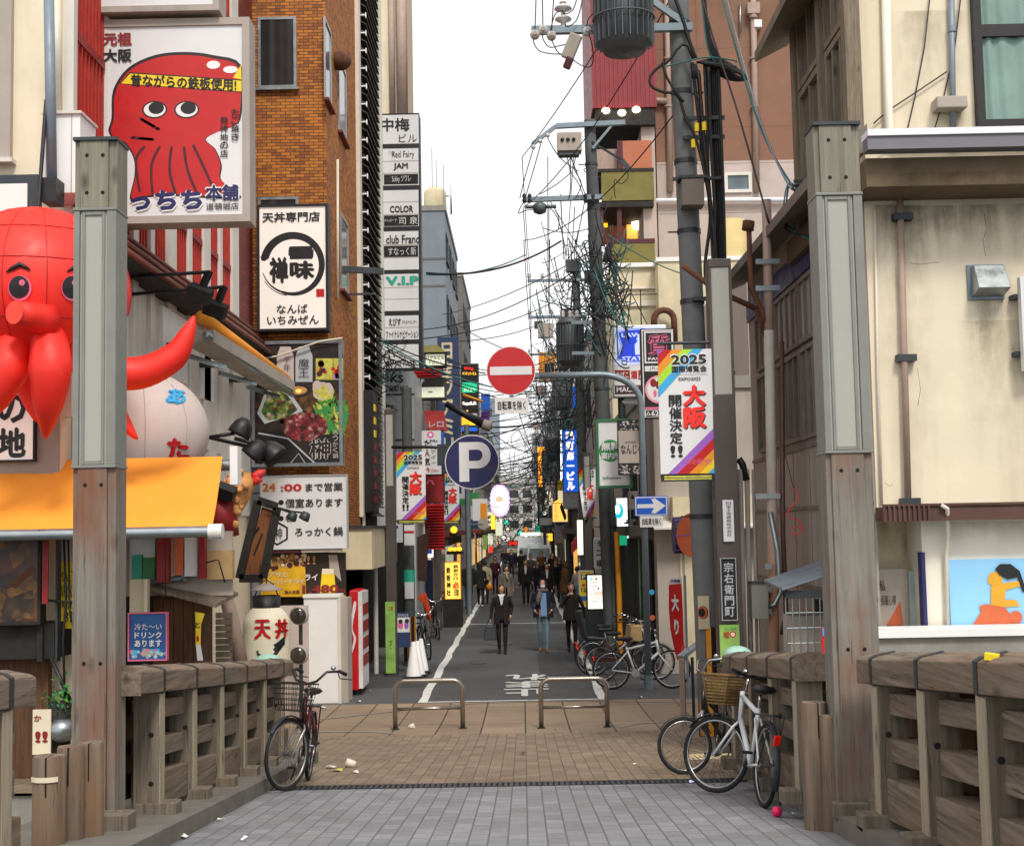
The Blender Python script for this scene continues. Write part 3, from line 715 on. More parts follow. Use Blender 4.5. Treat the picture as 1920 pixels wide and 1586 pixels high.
# ---- brick building
YB = 23.6; xb0, xb1 = W(440, 500, YB).x, W(614, 500, YB).x
B = bld('brick_building', 'orange brown brick building carrying the tempura light box sign', 'building', xb0 - .5, xb1, YB, 28.2, 17, 'brick', 0)
x0, x1, z0, z1 = rowF(484, 33, 556, 166, YB); win(B, (x0, YB, z0), XP, x1 - x0, z1 - z0, 'steel', 'glass_dark', fw=.05, d=.03, sill='steel')
x0, x1, z0, z1 = rowF(484, 370, 560, 420, YB); win(B, (x0, YB, z0), XP, x1 - x0, z1 - z0, 'steel', 'glass_dark', fw=.05, d=.03)
for pa, pb in (((607, 90), (620, 210)), ((633, 150), (648, 275)), ((637, 440), (652, 560))):
    a = H(pa[0], pa[1], xb1); b = H(pb[0], pb[1], xb1); ya, yb = sorted((a.y, b.y)); zb = min(a.z, b.z)
    win(B, (xb1, ya, b.z), YP, max(.7, yb - ya), 1.5, 'steel', 'glass_brown', fw=.06, d=.03, sill='brick_red')
a = H(628, 115, xb1); m = MB(); m.ball(a + V((.1, 0, 0)), .22, .2, .18, 'rust', 12); m.obj('vent_hood', B)
m = MB(); m.box(xb1 - .02, xb1 + .08, 28.0, 28.2, 3.2, 17, 'pipe_cream'); m.obj('corner_strip', B)
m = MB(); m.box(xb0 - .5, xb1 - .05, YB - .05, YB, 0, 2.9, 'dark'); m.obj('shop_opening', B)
pipe(B, [H(628, 300, xb1) + XP * .05, H(628, 560, xb1) + XP * .05], .025, 'pipe_cream')
a = H(645, 505, xb1); m = MB(); m.beam(a, a + V((.75, .2, -.02)), .1, .12, 'steel_dark'); m.obj('sign_bracket', B); m = MB(); m.beam(a + V((0, 0, -.5)), a + V((.6, 0, -.5)), .04, .04, 'steel_dark'); m.obj('stay_bar', B)
# ---- louvred dark building
L = T('louvred_building', 'narrow dark building clad in horizontal louvres beside the brick house', 'building', (xb1 - 1.5, 30, 0))
xl = xb1 + .02; m = MB(); m.box(xb1 - 3, xl - .02, 28.22, 31.4, 0, 18, 'black_matte'); m.obj('wall', L)
m = MB(); z = 3.3
while z < 18: m.hexa([(xl + .02, 28.6, z), (xl + .16, 28.6, z - .08), (xl + .16, 31.3, z - .08), (xl + .02, 31.3, z), (xl + .02, 28.6, z + .03), (xl + .16, 28.6, z - .05), (xl + .16, 31.3, z - .05), (xl + .02, 31.3, z + .03)], 'wall_dark'); z += .2
m.obj('louvre', L)
m = MB(); z = 3.4
while z < 18: m.box(xl + .02, xl + .16, 28.52, 28.56, z, z + .03, 'white'); m.box(xl + .15, xl + .17, 28.5, 28.58, z - .05, z + .06, 'white'); z += .4
m.obj('louvre_bracket', L)
m = MB(); m.box(xl, xl + .2, 31.35, 31.5, 3.5, 18, 'white_dirty'); m.box(xl, xl + .05, 28.25, 28.45, 3, 18, 'white_dirty'); m.obj('edge_trim', L)
m = MB(); m.box(xl, xl + .25, 28.3, 29.3, 3.3, 5.9, 'black'); [m.box(xl + .25, xl + .27, 28.45, 28.75, 3.5 + i * .28, 3.65 + i * .28, 'yellow' if i > 4 else 'red_dark') for i in range(8)]; m.obj('notice_strip', L)
m = MB(); m.box(xl - .1, W(722, 1000, 27).x, 24.6, 29.5, 2.2, 2.95, 'tank'); m.box(xl - .1, W(722, 1000, 27).x + .03, 24.55, 29.55, 2.95, 3.0, 'steel_dark'); m.obj('entrance_canopy', L)
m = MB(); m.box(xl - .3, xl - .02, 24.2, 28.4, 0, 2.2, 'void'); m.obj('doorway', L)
m = MB(); m.cyl((xl + .35, 27.5, 0), (xl + .35, 27.5, 2.2), .05, 'white_dirty', n=10); m.obj('drain_pipe', L)
# ---- cream tower behind
Y = 41; x1 = W(742, 100, Y).x; C_ = bld('cream_tower', 'plain cream tower block rising above the white tenant sign', 'building', x1 - 3, x1, Y, 48, 23, 'cream_yellow')
for px, w, mt in ((733, .1, 'pipe_pink'), (752, .17, 'pipe_pink')): a, b = W(px, -60, Y - .1), W(px + 3, 215, Y - .1); pipe(C_, [a, b], w, mt)
m = MB(); m.box(x1 - 2.8, x1 - 1.2, Y - .08, Y - .0, 8, 22, 'white'); m.obj('panel', C_)
# ---- KS building
Y = 33.6; x0, x1, z0, z1 = rowF(703, 697, 777, 990, Y)
K = bld('narrow_building', 'narrow pale grey building with slanted black KS lettering', 'building', x0 - 1.6, x1, Y, 38, z1, 'signgrey', 0)
m = MB(); q = lambda a, b, Yy=Y - .004: W(a, b, Yy)
def ptxt(m, px0, py0, px1, py1, Y, s, mat, bold=.0, **k):
    x0, x1, z0, z1 = rowF(px0, py0, px1, py1, Y); return m.txt(s, (x0, Y, z1), XP, UP, x1 - x0, z1 - z0, mat, bold, **k)
ptxt(m, 732, 703, 756, 717, Y - .01, 'KS', 'black', .03); ptxt(m, 719, 722, 768, 734, Y - .01, '立産町ビル', 'black', .02); m.obj('lettering', K)
m = MB(); x0, x1, z0, z1 = rowF(720, 760, 738, 880, Y); m.box(x0, x1, Y - .05, Y, z0, z1, 'wall_dark'); m.box(x0 + .06, x1 - .06, Y - .07, Y - .05, z0 + .05, z1 - .06, 'signwhite'); m.obj('notice_board', K)
m = MB(); x0, x1, z0, z1 = rowF(703, 738, 777, 741, Y); m.box(x0, x1, Y - .02, Y, z0, z1, 'wall_dark'); x0, x1, z0, z1 = rowF(741, 823, 777, 826, Y); m.box(x0, x1, Y - .02, Y, z0, z1, 'wall_dark'); m.obj('panel_joint', K)
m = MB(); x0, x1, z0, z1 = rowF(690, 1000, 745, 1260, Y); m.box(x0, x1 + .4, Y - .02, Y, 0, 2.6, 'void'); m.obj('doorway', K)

# ---- left side of the street further on: (x_face, y0, y1, height, material)
def strip_windows(root, X, y0, y1, z0, z1, side, frame='steel_dark', gl='glass_dark', wy=1.5, hz=1.4, dy=2.4, dz=3.0):
    ux = YP if side < 0 else -YP; z = z0
    while z + hz < z1:
        y = y0 + .6
        while y + wy < y1 - .3:
            win(root, (X, y if side < 0 else y + wy, z), ux, wy, hz, frame, gl, nx=2, fw=.06, d=.05, sill=frame); y += dy
        z += dz
def front_windows(root, x0, x1, Y, z0, z1, frame='steel_dark', gl='glass_dark', wx=1.2, hz=1.3, dx=1.9, dz=3.0):
    z = z0
    while z + hz < z1:
        x = x0 + .4
        while x + wx < x1 - .2: win(root, (x, Y, z), XP, wx, hz, frame, gl, nx=2, fw=.06, d=.05, sill=frame); x += dx
        z += dz
def shops(b, X, y0, y1, s):
    y = y0 + .3
    while y < y1 - 1.5:
        w = min(U(2, 4), y1 - .3 - y); m = MB(); m.box(X - s * .05, X + s * .06, y, y + w, .1, 2.5, random.choice(['wall_dark', 'plaster_grey', 'cream_yellow', 'siding', 'terracotta', 'dark'])); f = m.obj('shop_front', b)
        m = MB(); m.box(X + s * .06, X + s * .1, y + .2, y + w - .4, .5, 2.2, random.choice(['lit_cream', 'lit_soft', 'glass_dark', 'glass_pale', 'lit_warm', 'glass_brown'])); m.obj('added_window', f)  # added windows; the lit ones glow to brighten the far street
        if random.random() < .7: m = MB(); zz = U(2.9, 5); m.box(X, X + s * U(.5, .9), y + .4, y + .6, zz, zz + U(.5, 1.6), random.choice(['signwhite', 'lit_cream', 'red', 'blue', 'yellow', 'green', 'lit_soft', 'signgrey', 'sign_navy', 'lit_white'])); m.obj('shop_sign', b)
        y += w
left = [('grey_block', 'blue grey slab building with a water tank on its roof', -4.9, -3.35, 62, 74, PZ(392, 62), 'grey_blue'),
        ('dark_shop_house', 'low dark shop house below the reading glass red awning', -6, -3.1, 38.2, 47, 6.2, 'wall_dark'),
        ('brown_shop_house', 'brown shop house beside the blue vertical sign', -6, -3.2, 47.5, 61, 8.2, 'far_wall3'),
        ('striped_tower', 'slim grey tower with dark floor bands beyond the slab building', -5.2, -3.4, 82, 95, PZ(516, 82), 'far_wall3'),
        ('white_office', 'white office block with small windows beyond the slab building', -7, -4.0, 75, 81, PZ(560, 75), 'far_wall2'),
        ('beige_office', 'beige low office block far down the street beside the slim tower', -8, -3.3, 96, 120, 10, 'far_wall2'),
        ('grey_office', 'grey flat roofed block near the far end of the street, shops below', -8, -3.5, 121, 160, 13, 'far_wall'),
        ('pale_office', 'pale block that closes the row of houses above the far lantern sign', -9, -3.6, 161, 230, 14, 'far_wall2')]
for n_, lb, x0, x1, y0, y1, h, mt in left:
    b = bld(n_, lb, 'building', x0, x1, y0, y1, h, mt, 0, 'concrete')
    strip_windows(b, x1, y0, y1, 3.6, h, -1, dy=3 if y0 < 100 else 6, wy=1.6 if y0 < 100 else 3)
    if n_ != 'grey_block': front_windows(b, x0, x1, y0, 3.6, h)
    shops(b, x1, y0, y1, 1)
    m = MB(); m.box(x1, x1 + .7, y0 + .2, y1 - .2, 2.65, 2.85, random.choice(['red_dark', 'wall_dark', 'olive', 'navy'])); m.obj('shop_canopy', b)
    if n_ == 'grey_block':
        a = W(816, 392, 64); m = MB(); m.lathe([(.01, 1.35), (.35, 1.3), (.52, 1.15), (.55, 1.05), (.55, .15), (.5, .05), (.5, 0)], (a.x, 64, h + .3), 'tank', 20); m.obj('water_tank', b)
        m = MB(); [m.cyl((a.x + dx, 63.6, h + .2), (a.x + dx, 63.6, h + 2.6 + dz), .02, 'steel', n=6) for dx, dz in ((-.1, .9), (.1, .3), (.45, 0), (.8, -1))]; m.tube([(a.x + .5, 63.6, h + 1.1), (a.x + .8, 63.6, h + 1.1), (a.x + .8, 63.6, h + .2)], .05, 'steel', 6); m.obj('roof_pipe', b)
        m = MB(); x_0, x_1, z_0, z_1 = rowF(795, 483, 848, 487, 62); [m.box(x0 - .01, x1 + .01, 61.98, 62, z_0 - dz, z_1 - dz, 'far_wall3') for dz in (0, 1.3)]; m.obj('joint', b)

# ---- cream house across the right railing
XR = 3.3; YR = 12.5
R1 = T('cream_house', 'stained cream house with dark curtained window and dark panelled flank', 'building', (6, 14, gz(13)))
zf = PZ(322, YR, 1700); m = MB(); m.box(XR + .02, 12, YR, 18.9, 2.92, PZ(380, YR, 1700) + .02, 'cream'); m.box(XR + .02, 12, YR + .25, 15.2, zf, 13, 'cream'); m.obj('wall', R1)
m = MB(); m.box(XR - .1, 12, YR - .55, 15.6, PZ(380, YR, 1700) + .02, PZ(325, YR, 1700), 'soffit'); m.obj('eave_beam', R1)
m = MB(); m.box(XR - .12, 12, YR - .72, YR - .55, zf + .02, zf + .14, 'fascia'); m.box(XR - .12, 12, YR - .74, YR - .5, zf + .14, zf + .2, 'fascia_w'); m.obj('roof_fascia', R1)
# upper front window with curtain
x0, x1, z0, z1 = rowF(1822, -60, 2010, 242, YR + .25); o = (x0, YR + .25, z0); f = win(R1, o, XP, x1 - x0, z1 - z0, 'black', 'glass_dark', nx=1, nz=1, fw=.075, d=.09, sill='black')
mk('curtain', '7f9a94', .8, .1, 3); mk('curtain_dark', '2e3634', .7, .2, 3)
m = MB(); zb = PZ(45, YR, 1860)
for lo, hi in ((z0 + .08, zb - .06), (zb + .06, z1 - .08)):
    n = 40; vs = []
    for i in range(n + 1):
        t = i / n; xx = x0 + .08 + (x1 - x0 - .16) * t; yy = YR + .235 - .02 + .016 * math.sin(t * 38 + 2 * math.sin(t * 9))
        vs += [(xx + .03 * math.sin(t * 7), yy, lo), (xx, yy, hi)]
    m.add(vs, [(2 * i, 2 * i + 2, 2 * i + 3, 2 * i + 1) for i in range(n)], 'curtain', True)
m.obj('curtain', f)
m = MB(); m.box(x0 + .07, x1, YR + .17, YR + .24, zb - .06, zb + .06, 'black'); m.obj('transom', f)
def fp(px, py, Y=YR + .2): return W(px, py, Y)
pipe(R1, [fp(1783, -60), fp(1788, 285)], .03, 'pipe_blue', clips=[fp(1785, 55), fp(1787, 188)])
m = MB(); x0, x1, z0, z1 = rowF(1755, 182, 1812, 204, YR + .1); m.box(x0, x1, YR + .06, YR + .25, z0, z1, 'plaster_grey'); m.obj('cable_box', R1, bevel=.01)
pipe(R1, [fp(1660, -60), fp(1666, 262), fp(1675, 270), fp(1990, 270)], .045, 'cream_clean', 'vent_pipe')
for pts in ([(1745, -20), (1733, 90), (1716, 180), (1698, 258), (1650, 285)], [(1803, -20), (1790, 90), (1768, 190), (1750, 250), (1722, 285)], [(1638, 232), (1665, 208), (1720, 172), (1775, 135)]):
    m = MB(); m.tube([fp(a, b, YR + .21) for a, b in pts], .007, 'cable', 5); m.obj('wall_cable', R1)
# lower front: pipes, vent hood, gutter
for c, d in (((1687, 350), (1703, 945)),):
    pipe(R1, [fp(*c, YR - .06), fp(*d, YR - .06)], .032, 'pipe_pink')
for py in (408, 672, 940):
    m = MB(); px = 1687 + (py - 350) * .027 + 2; a, b = fp(px - 18, py - 6, YR - .03), fp(px + 18, py + 6, YR - .03); m.box(a.x, b.x, YR - .1, YR, b.z, a.z, 'steel_dark'); m.obj('pipe_clamp', R1)
pipe(R1, [fp(1641, 395, YR - .03), fp(1646, 700, YR - .03), fp(1653, 948, YR - .03)], .014, 'pipe_cream')
x0, x1, z0, z1 = rowF(1832, 493, 1893, 552, YR - .2); m = MB(); m.hexa([(x0, YR - .24, z0 + .06), (x1, YR - .24, z0 + .06), (x1, YR, z0), (x0, YR, z0), (x0 + .01, YR - .1, z1), (x1 - .01, YR - .1, z1), (x1, YR, z1), (x0, YR, z1)], 'steel'); m.box(x0 - .03, x1 + .01, YR - .03, YR, z0 - .02, z1 + .02, 'galv'); m.obj('vent_hood', R1, bevel=.005)
x0, x1, z0, z1 = rowF(1913, 520, 1990, 695, YR - .15); m = MB(); m.box(x0, x1, YR - .2, YR - .12, z0, z1, 'signwhite'); m.box(x0 - .04, x0 + .2, YR - .12, YR, z0 + .15, z0 + .19, 'steel_dark'); m.box(x0 - .04, x0 + .2, YR - .12, YR, z1 - .19, z1 - .15, 'steel_dark'); m.obj('side_sign', R1)
zgut = PZ(975, YR, 1800); m = MB(); m.box(XR, 12, YR - .28, YR - .02, zgut, zgut + .13, 'gutter'); m.tube([(XR, YR - .28, zgut + .14), (12, YR - .28, zgut + .14)], .02, 'gutter', 6)
for i in range(10): m.box(XR + i * .045, XR + i * .045 + .02, YR - .3, YR - .28, zgut, zgut + .15, 'gutter')
m.obj('gutter', R1)
x0 = fp(1733, 1100, YR).x; z0 = gz(YR) - .6
m = MB(); m.box(x0, 12, YR + .02, YR + .5, z0, 2.915, 'cream_clean'); m.obj('lower_wall', R1)
m = MB(); m.box(XR, x0, YR + .5, YR + .6, z0, 2.915, 'cream_yellow'); m.obj('recess_wall', R1)
pipe(R1, [fp(1765, 947, YR - .32), fp(1776, 953, YR - .32), fp(1777, 1000, YR - .1), fp(1774, 1045, YR - .03), fp(1777, 1170, YR - .03)], .02, 'pipe_cream')
x0, x1, z0, z1 = rowF(1645, 1066, 1700, 1180, YR + .4); m = MB(); m.box(x0, x1, YR + .36, YR + .46, z0 - .3, z1, 'rust_white'); m.box(x0 + .28, x1 + .08, YR + .3, YR + .36, z0 - .3, z1 - .02, 'glass_pale'); m.obj('rusty_door', R1)
m = MB(); ptxt(m, 1649, 1088, 1660, 1108, YR + .35, '私', 'dark'); ptxt(m, 1652, 1116, 1680, 1134, YR + .35, '長屋心得', 'dark'); a, b, c = fp(1662, 1172, YR + .35), fp(1688, 1126, YR + .35), fp(1694, 1172, YR + .35); m.add([a, c, b], [(0, 1, 2)], 'fig_orange'); m.obj('faded_notice', R1)
m = MB(); x0, x1, z0, z1 = rowF(1729, 1035, 1736, 1180, YR); m.box(x0, x1, YR - .02, YR + .1, z0 - .2, z1, 'navy'); m.obj('blue_post', R1)
x0, x1, z0, z1 = rowF(1780, 1047, 2010, 1180, YR - .01); m = MB(); m.box(x0, x1, YR - .02, YR + .02, z0, z1, 'bluepanel'); f = m.obj('picture_panel', R1)
m = MB(); Yp = YR - .026
def pd(px, py, r, mat, k=0, n=18): c = W(px, py, Yp - k * .002); s = r * Yp / F; m.add([c + V((s * math.cos(2 * math.pi * i / n), 0, s * math.sin(2 * math.pi * i / n))) for i in range(n)], [tuple(range(n))], mat)
def pp(pts, mat, k=0): m.add([W(a, b, Yp - k * .002) for a, b in pts][::-1], [tuple(range(len(pts)))], mat)
pd(1866, 1086, 14, 'fig_yellow', 1); pp([(1858, 1100), (1880, 1093), (1915, 1088), (1915, 1098), (1886, 1106), (1884, 1124), (1905, 1124), (1912, 1136), (1858, 1140)], 'fig_yellow', 2)
pp([(1824, 1171), (1840, 1146), (1836, 1136), (1850, 1132), (1884, 1138), (1900, 1158), (1900, 1171)], 'fig_orange', 3); pd(1905, 1157, 12, 'fig_orange', 4)
pp([(1866, 1066), (1875, 1057), (1895, 1057), (1912, 1070), (1925, 1108), (1918, 1110), (1908, 1082), (1890, 1086), (1874, 1078)], 'black', 5)
m.obj('painted_figure', f)
for q, Yq, mt in (((1650, 384, 2000, 520), YR - .004, 'grime'), ((1824, 545, 1905, 700), YR - .006, 'grime'), ((1636, 384, 1690, 470), YR - .007, 'grime'), ((1650, 384, 1760, 960), YR - .005, 'grime_light'), ((1640, 978, 1735, 1120), YR + .49, 'grime'), ((1690, 1000, 1733, 1070), YR + .485, 'rust_stain'), ((1735, 978, 1990, 1046), YR + .015, 'grime_light'), ((1660, 20, 1830, 262), YR + .24, 'grime_light'), ((1755, 204, 1815, 262), YR + .238, 'grime'), ((1800, 600, 1990, 960), YR - .003, 'grime_light'), ((1640, 322, 2000, 384), YR - .56, 'grime')):
    a, b, c, d = rowF(*q, Yq); m = MB(); m.quad((a, Yq, c), (b, Yq, c), (b, Yq, d), (a, Yq, d), mt); m.obj('stain', R1)
for pts in ([(1706, 493), (1722, 496), (1740, 494), (1760, 492)], [(1660, 905), (1668, 911), (1674, 908)], [(1845, 400), (1850, 430), (1843, 450), (1848, 480)], [(1720, 690), (1726, 730), (1721, 760)]): m = MB(); m.tube([fp(a, b, YR) for a, b in pts], .0022, 'siding_dark', 4); m.obj('crack', R1)
za = PZ(1177, YR - .4, 1800); m = MB(); m.box(fp(1640, 1180, YR - .5).x, 12, YR - .6, YR - .05, za - .06, za, 'white'); m.box(fp(1640, 1180, YR - .5).x, 12, YR - .55, YR - .05, -2, za - .062, 'concrete'); m.obj('base_ledge', R1)
# street flank
ya, yb = YR + .02, 18.9
m = MB(); m.box(XR, XR + .02, ya, yb, -.3, 6.5, 'siding'); m.obj('flank_wall', R1)
m = MB()
for z in (2.15, 3.05, 3.75): m.box(XR - .015, XR, ya, yb, z, z + .04, 'siding_dark')
y = ya
while y < yb: m.box(XR - .006, XR, y, y + .02, .2, 3.75, 'siding_dark'); y += .9
m.obj('panel_joint', R1)
y = ya + .1; k = 0
while y + 1.35 < yb:
    win(R1, (XR, y + 1.35, 3.85), -YP, 1.35, 1.05, 'siding_dark', 'glass_brown', nx=4, fw=.05, d=.05); win(R1, (XR, y + 1.35, 4.95), -YP, 1.35, .75, 'siding_dark', 'siding', nx=4, fw=.05, d=.05, name='shutter_panel'); y += 1.4
m = MB(); m.box(XR - .03, XR, ya, yb, 5.75, 6.05, 'fascia' if False else 'navy'); m.obj('flank_band', R1)
m = MB(); m.hexa([(XR - .42, ya - .3, 6.18), (XR, ya - .3, 6.35), (XR, yb + .2, 6.35), (XR - .42, yb + .2, 6.18), (XR - .42, ya - .3, 6.3), (XR, ya - .3, 6.6), (XR, yb + .2, 6.6), (XR - .42, yb + .2, 6.3)], 'siding_dark'); m.obj('flank_eave', R1)
m = MB(); m.box(XR - .05, XR - .003, 13.2, 15.0, .3, 2.05, 'void'); m.box(XR - .08, XR - .05, 13.1, 13.2, .3, 2.1, 'red_dark'); m.obj('flank_opening', R1)
# upper wooden wing with windows along the flank
m = MB(); zt = 10.2; m.box(XR - .0, XR + .06, YR + .05, 15.2, zf, zt, 'frame_z'); m.obj('wooden_wall', R1)
for y0, y1 in ((YR + .1, 13.55), (13.8, 14.85)):
    for z0, z1 in ((zf + .1, 7.75), (7.78, 9.4)): win(R1, (XR, y1, z0), -YP, y1 - y0, z1 - z0, 'frame_z', 'glass_brown', nx=3 if y0 < 13 else 2, fw=.07, d=.06)
m = MB()
for y in (YR + .05, 13.6, 14.9): m.box(XR - .09, XR, y, y + .17, zf, zt, 'frame_z')
m.obj('wooden_post', R1)
m = MB(); m.hexa([(XR - .4, YR + .6, 8.4), (XR, YR + .6, 8.6), (XR, 15.6, 8.6), (XR - .4, 15.6, 8.4), (XR - .4, YR + .6, 8.52), (XR, YR + .6, 8.8), (XR, 15.6, 8.8), (XR - .4, 15.6, 8.52)], 'frame_z'); m.obj('upper_eave', R1)
# cage and lean-to roof beside the flank
m = MB(); Yc = 13.6; x0, x1, z0, z1 = rowF(1474, 1120, 1556, 1205, Yc); x1 += .6
for i in range(16): xx = x0 + (x1 - x0) * i / 15; m.cyl((xx, Yc, gz(Yc)), (xx, Yc, z1), .008, 'steel', n=6)
for z in ar(z0, z1, .16): m.cyl((x0, Yc, z), (x1, Yc, z), .006, 'steel', n=6)
m.box(x0, x1, Yc - .03, Yc + .03, z1, z1 + .07, 'steel_dark'); m.hexa([(x0 - .05, Yc - .1, z1 + .08), (x1, Yc - .1, z1 + .42), (x1, Yc + .9, z1 + .48), (x0 - .05, Yc + .9, z1 + .12), (x0 - .05, Yc - .1, z1 + .1), (x1, Yc - .1, z1 + .45), (x1, Yc + .9, z1 + .5), (x0 - .05, Yc + .9, z1 + .15)], 'galv'); m.box(x0 + .1, x1, Yc + .3, Yc + .7, gz(Yc), z0 + .25, 'plaster_grey')
one(m, 'wire_cage', 'wire mesh cage with a sloping metal roof beside the dark flank', 'cage')

# ---- low grey shop house behind the utility pole
Y = 26.5; xs = W(1232, 1050, Y).x
S = bld('shop_house', 'low grey plastered shop house with a drum shaped sign behind the concrete pole', 'building', xs, 7, Y, 37.5, 5.6, 'plaster_grey', 0, 'concrete')
m = MB(); m.box(xs + .45, xs + 1.6, Y - .03, Y, 0, 2.4, 'tank'); m.box(xs + .5, xs + .54, Y - .05, Y - .03, 0, 2.4, 'siding'); m.obj('shutter', S)
m = MB(); m.box(xs + .3, 5, Y - .35, Y, 2.9, 3.45, 'tank'); m.hexa([(xs - .1, Y - .6, 2.82), (5, Y - .6, 2.82), (5, Y, 2.9), (xs - .1, Y, 2.9), (xs - .1, Y - .6, 2.86), (5, Y - .6, 2.86), (5, Y, 3.0), (xs - .1, Y, 3.0)], 'white_dirty'); m.obj('canopy', S)
strip_windows(S, xs, Y + 1, 37, 3.0, 5.4, 1)
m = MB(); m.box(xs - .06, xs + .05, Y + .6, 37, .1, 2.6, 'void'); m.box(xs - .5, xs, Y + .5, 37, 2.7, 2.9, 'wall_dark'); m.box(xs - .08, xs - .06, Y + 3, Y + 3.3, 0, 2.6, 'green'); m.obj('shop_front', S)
# ---- cream building with white parapet
Y = 38; x0 = W(1146, 650, Y).x; zt = PZ(500, Y, 1220)
Cc = bld('parapet_building', 'cream building with a stepped white parapet below the olive balconies', 'building', x0, 8, Y, 41, zt, 'cream_yellow')
m = MB(); m.box(x0 - .06, 8, Y - .12, Y, zt - .02, zt + .1, 'white'); m.box(x0 - .02, x0 + 1.9, Y - .08, Y, zt - 1.15, zt - 1.0, 'cream_clean'); m.box(x0 - .02, x0 + 1.9, Y - .08, Y, zt - .65, zt - .6, 'cream_clean'); m.obj('parapet', Cc)
x1, x2, z1, z2 = rowF(1236, 490, 1330, 690, Y - .9); m = MB(); m.box(x1, x2 + 2, Y - .9, Y, 3, z2, 'tank'); m.box(x1 - .05, x2 + 2, Y - .95, Y, z2, z2 + .12, 'white'); m.obj('front_block', Cc)
pipe(Cc, [W(1232, 505, Y - .2), W(1236, 640, Y - .2)], .06, 'pipe_cream')
a = W(1205, 700, Y - .5); m = MB(); m.cyl(a, (a.x, a.y, PZ(552, Y)), .02, 'steel_dark', n=6); b = W(1213, 552, Y - .5); m.cyl(b + V((-.6, 0, 0)), b + V((.35, 0, 0)), .015, 'steel_dark', n=5); [m.cyl(b + V((dx, -.12, 0)), b + V((dx, .12, 0)), .012, 'steel_dark', n=5) for dx in (-.5, -.3, -.1, .1, .3)]; m.obj('aerial', Cc)
m = MB(); c = W(1245, 600, Y - 1.2); m.tube([(c.x - .28, c.y, c.z - .15)] + [(c.x - .28 * math.cos(t * math.pi / 8), c.y, c.z + .28 * math.sin(t * math.pi / 8)) for t in range(9)] + [(c.x + .28, c.y, c.z - .6)], .09, 'rust', 10); m.obj('bent_flue', Cc)
# ---- big brown building
Y = 42; x0 = W(1228, 200, Y).x; Bb = T('brown_building', 'tall brown panelled building with pink drain pipes behind the utility pole', 'building', (x0 + 4, Y + 5, 0))
zm = PZ(302, Y, 1400); m = MB(); m.box(x0, 14, Y, 52, zm, 26, 'panel_brown'); m.obj('wall', Bb); m = MB(); m.box(x0, 14, Y - .03, 52, 0, zm, 'panel_pale'); m.obj('lower_wall', Bb)
for px in (1249, 1411): a, b = W(px, -60, Y - .12), W(px + 8, 360, Y - .12); pipe(Bb, [a, b], .1, 'pipe_pink', clips=[W(px + 2, 110, Y - .12), W(px + 4, 200, Y - .12)])
for px, py in ((1412, 18), (1218, 165)): a = W(px, py, Y - .15); m = MB(); m.box(a.x - .2, a.x + .2, Y - .3, Y, a.z - .18, a.z + .18, 'pipe_pink'); m.cyl(a + V((0, 0, -.3)), a + V((0, 0, -.18)), .14, 'pipe_pink', n=10); m.obj('rain_hopper', Bb)
pipe(Bb, [W(1218, 175, Y - .15), W(1220, 188, Y - .15), W(1250, 190, Y - .15)], .1, 'pipe_pink')
a, b = W(1130, 377, Y - .2), W(1540, 374, Y - .2); pipe(Bb, [a, b], .075, 'fascia_w', 'white_pipe')
x1, x2, z1, z2 = rowF(1358, 324, 1409, 362, Y - .03); win(Bb, (x1, Y - .03, z1), XP, x2 - x1, z2 - z1, 'white_dirty', 'glass_blue', fw=.1, d=.08)
for px, py in ((1421, 45), (1507, 205)): a = W(px, py, Y - .2); m = MB(); m.box(a.x - .12, a.x + .12, Y - .25, Y, a.z - .12, a.z + .12, 'white'); m.obj('junction_box', Bb)
pipe(Bb, [W(1388, 5, Y - .1), W(1388, 62, Y - .1)], .04, 'steel'); pipe(Bb, [W(1503, 195, Y - .1), W(1505, 330, Y - .1)], .05, 'pipe_pink')
x1, x2, z1, z2 = rowF(1345, 412, 1402, 500, Y - 1.4); m = MB(); m.cyl(((x1 + x2) / 2, Y - 1.2, z1), ((x1 + x2) / 2, Y - 1.2, z2), (x2 - x1) / 2, 'tank_y', n=24); m.box(x1 - .1, x2 + .5, Y - 2, Y - .04, z1 - .2, z1, 'steel_dark'); m.obj('water_tank', Bb)
for q, Yq, mt in (((1230, -60, 1540, 150), Y - .01, 'grime_light'), ((1230, 305, 1350, 420), Y - .04, 'grime_light')): a, b, c, d = rowF(*q, Yq); m = MB(); m.quad((a, Yq, c), (b, Yq, c), (b, Yq, d), (a, Yq, d), mt); m.obj('stain', Bb)
x1, x2, z1, z2 = rowF(1372, 512, 1404, 600, 30); m = MB(); m.box(x1, 8, 28, 36, 5.6, z2, 'pale_wall'); m.obj('low_annexe', Bb)
# ---- red corrugated stair tower
Y = 41.2; x0, x1, z0, z1 = rowF(1106, -200, 1226, 202, Y)
Rt = T('stair_tower', 'red corrugated stair tower with olive balconies and lit landings', 'building', ((x0 + x1) / 2, Y + 2, 0))
m = MB(); m.box(x0, x1, Y, Y + 5, z0, z1 + 3, 'red_metal'); x = x0
while x < x1 - .02: m.box(x, x + .05, Y - .03, Y, z0, z1 + 3, 'red_metal'); x += .14
m.obj('red_cladding', Rt)
m = MB(); m.box(x0 + .1, x1 - .05, Y + .05, Y + 5, z0 - .55, z0 - .01, 'dark'); m.obj('soffit', Rt)
for px, py in ((1136, 208), (1166, 212), (1193, 206)): a = W(px, py, Y - .05); m = MB(); m.ball(a, .13, .13, .1, 'bulb', 12); m.obj('ceiling_lamp', Rt)
def fl(p0, p1, p2, p3, mat, name, dy=0, th=.2): a, b, c, d = rowF(p0, p1, p2, p3, Y + dy); m = MB(); m.box(a, b, Y + dy, Y + dy + th, c, d, mat); m.obj(name, Rt)
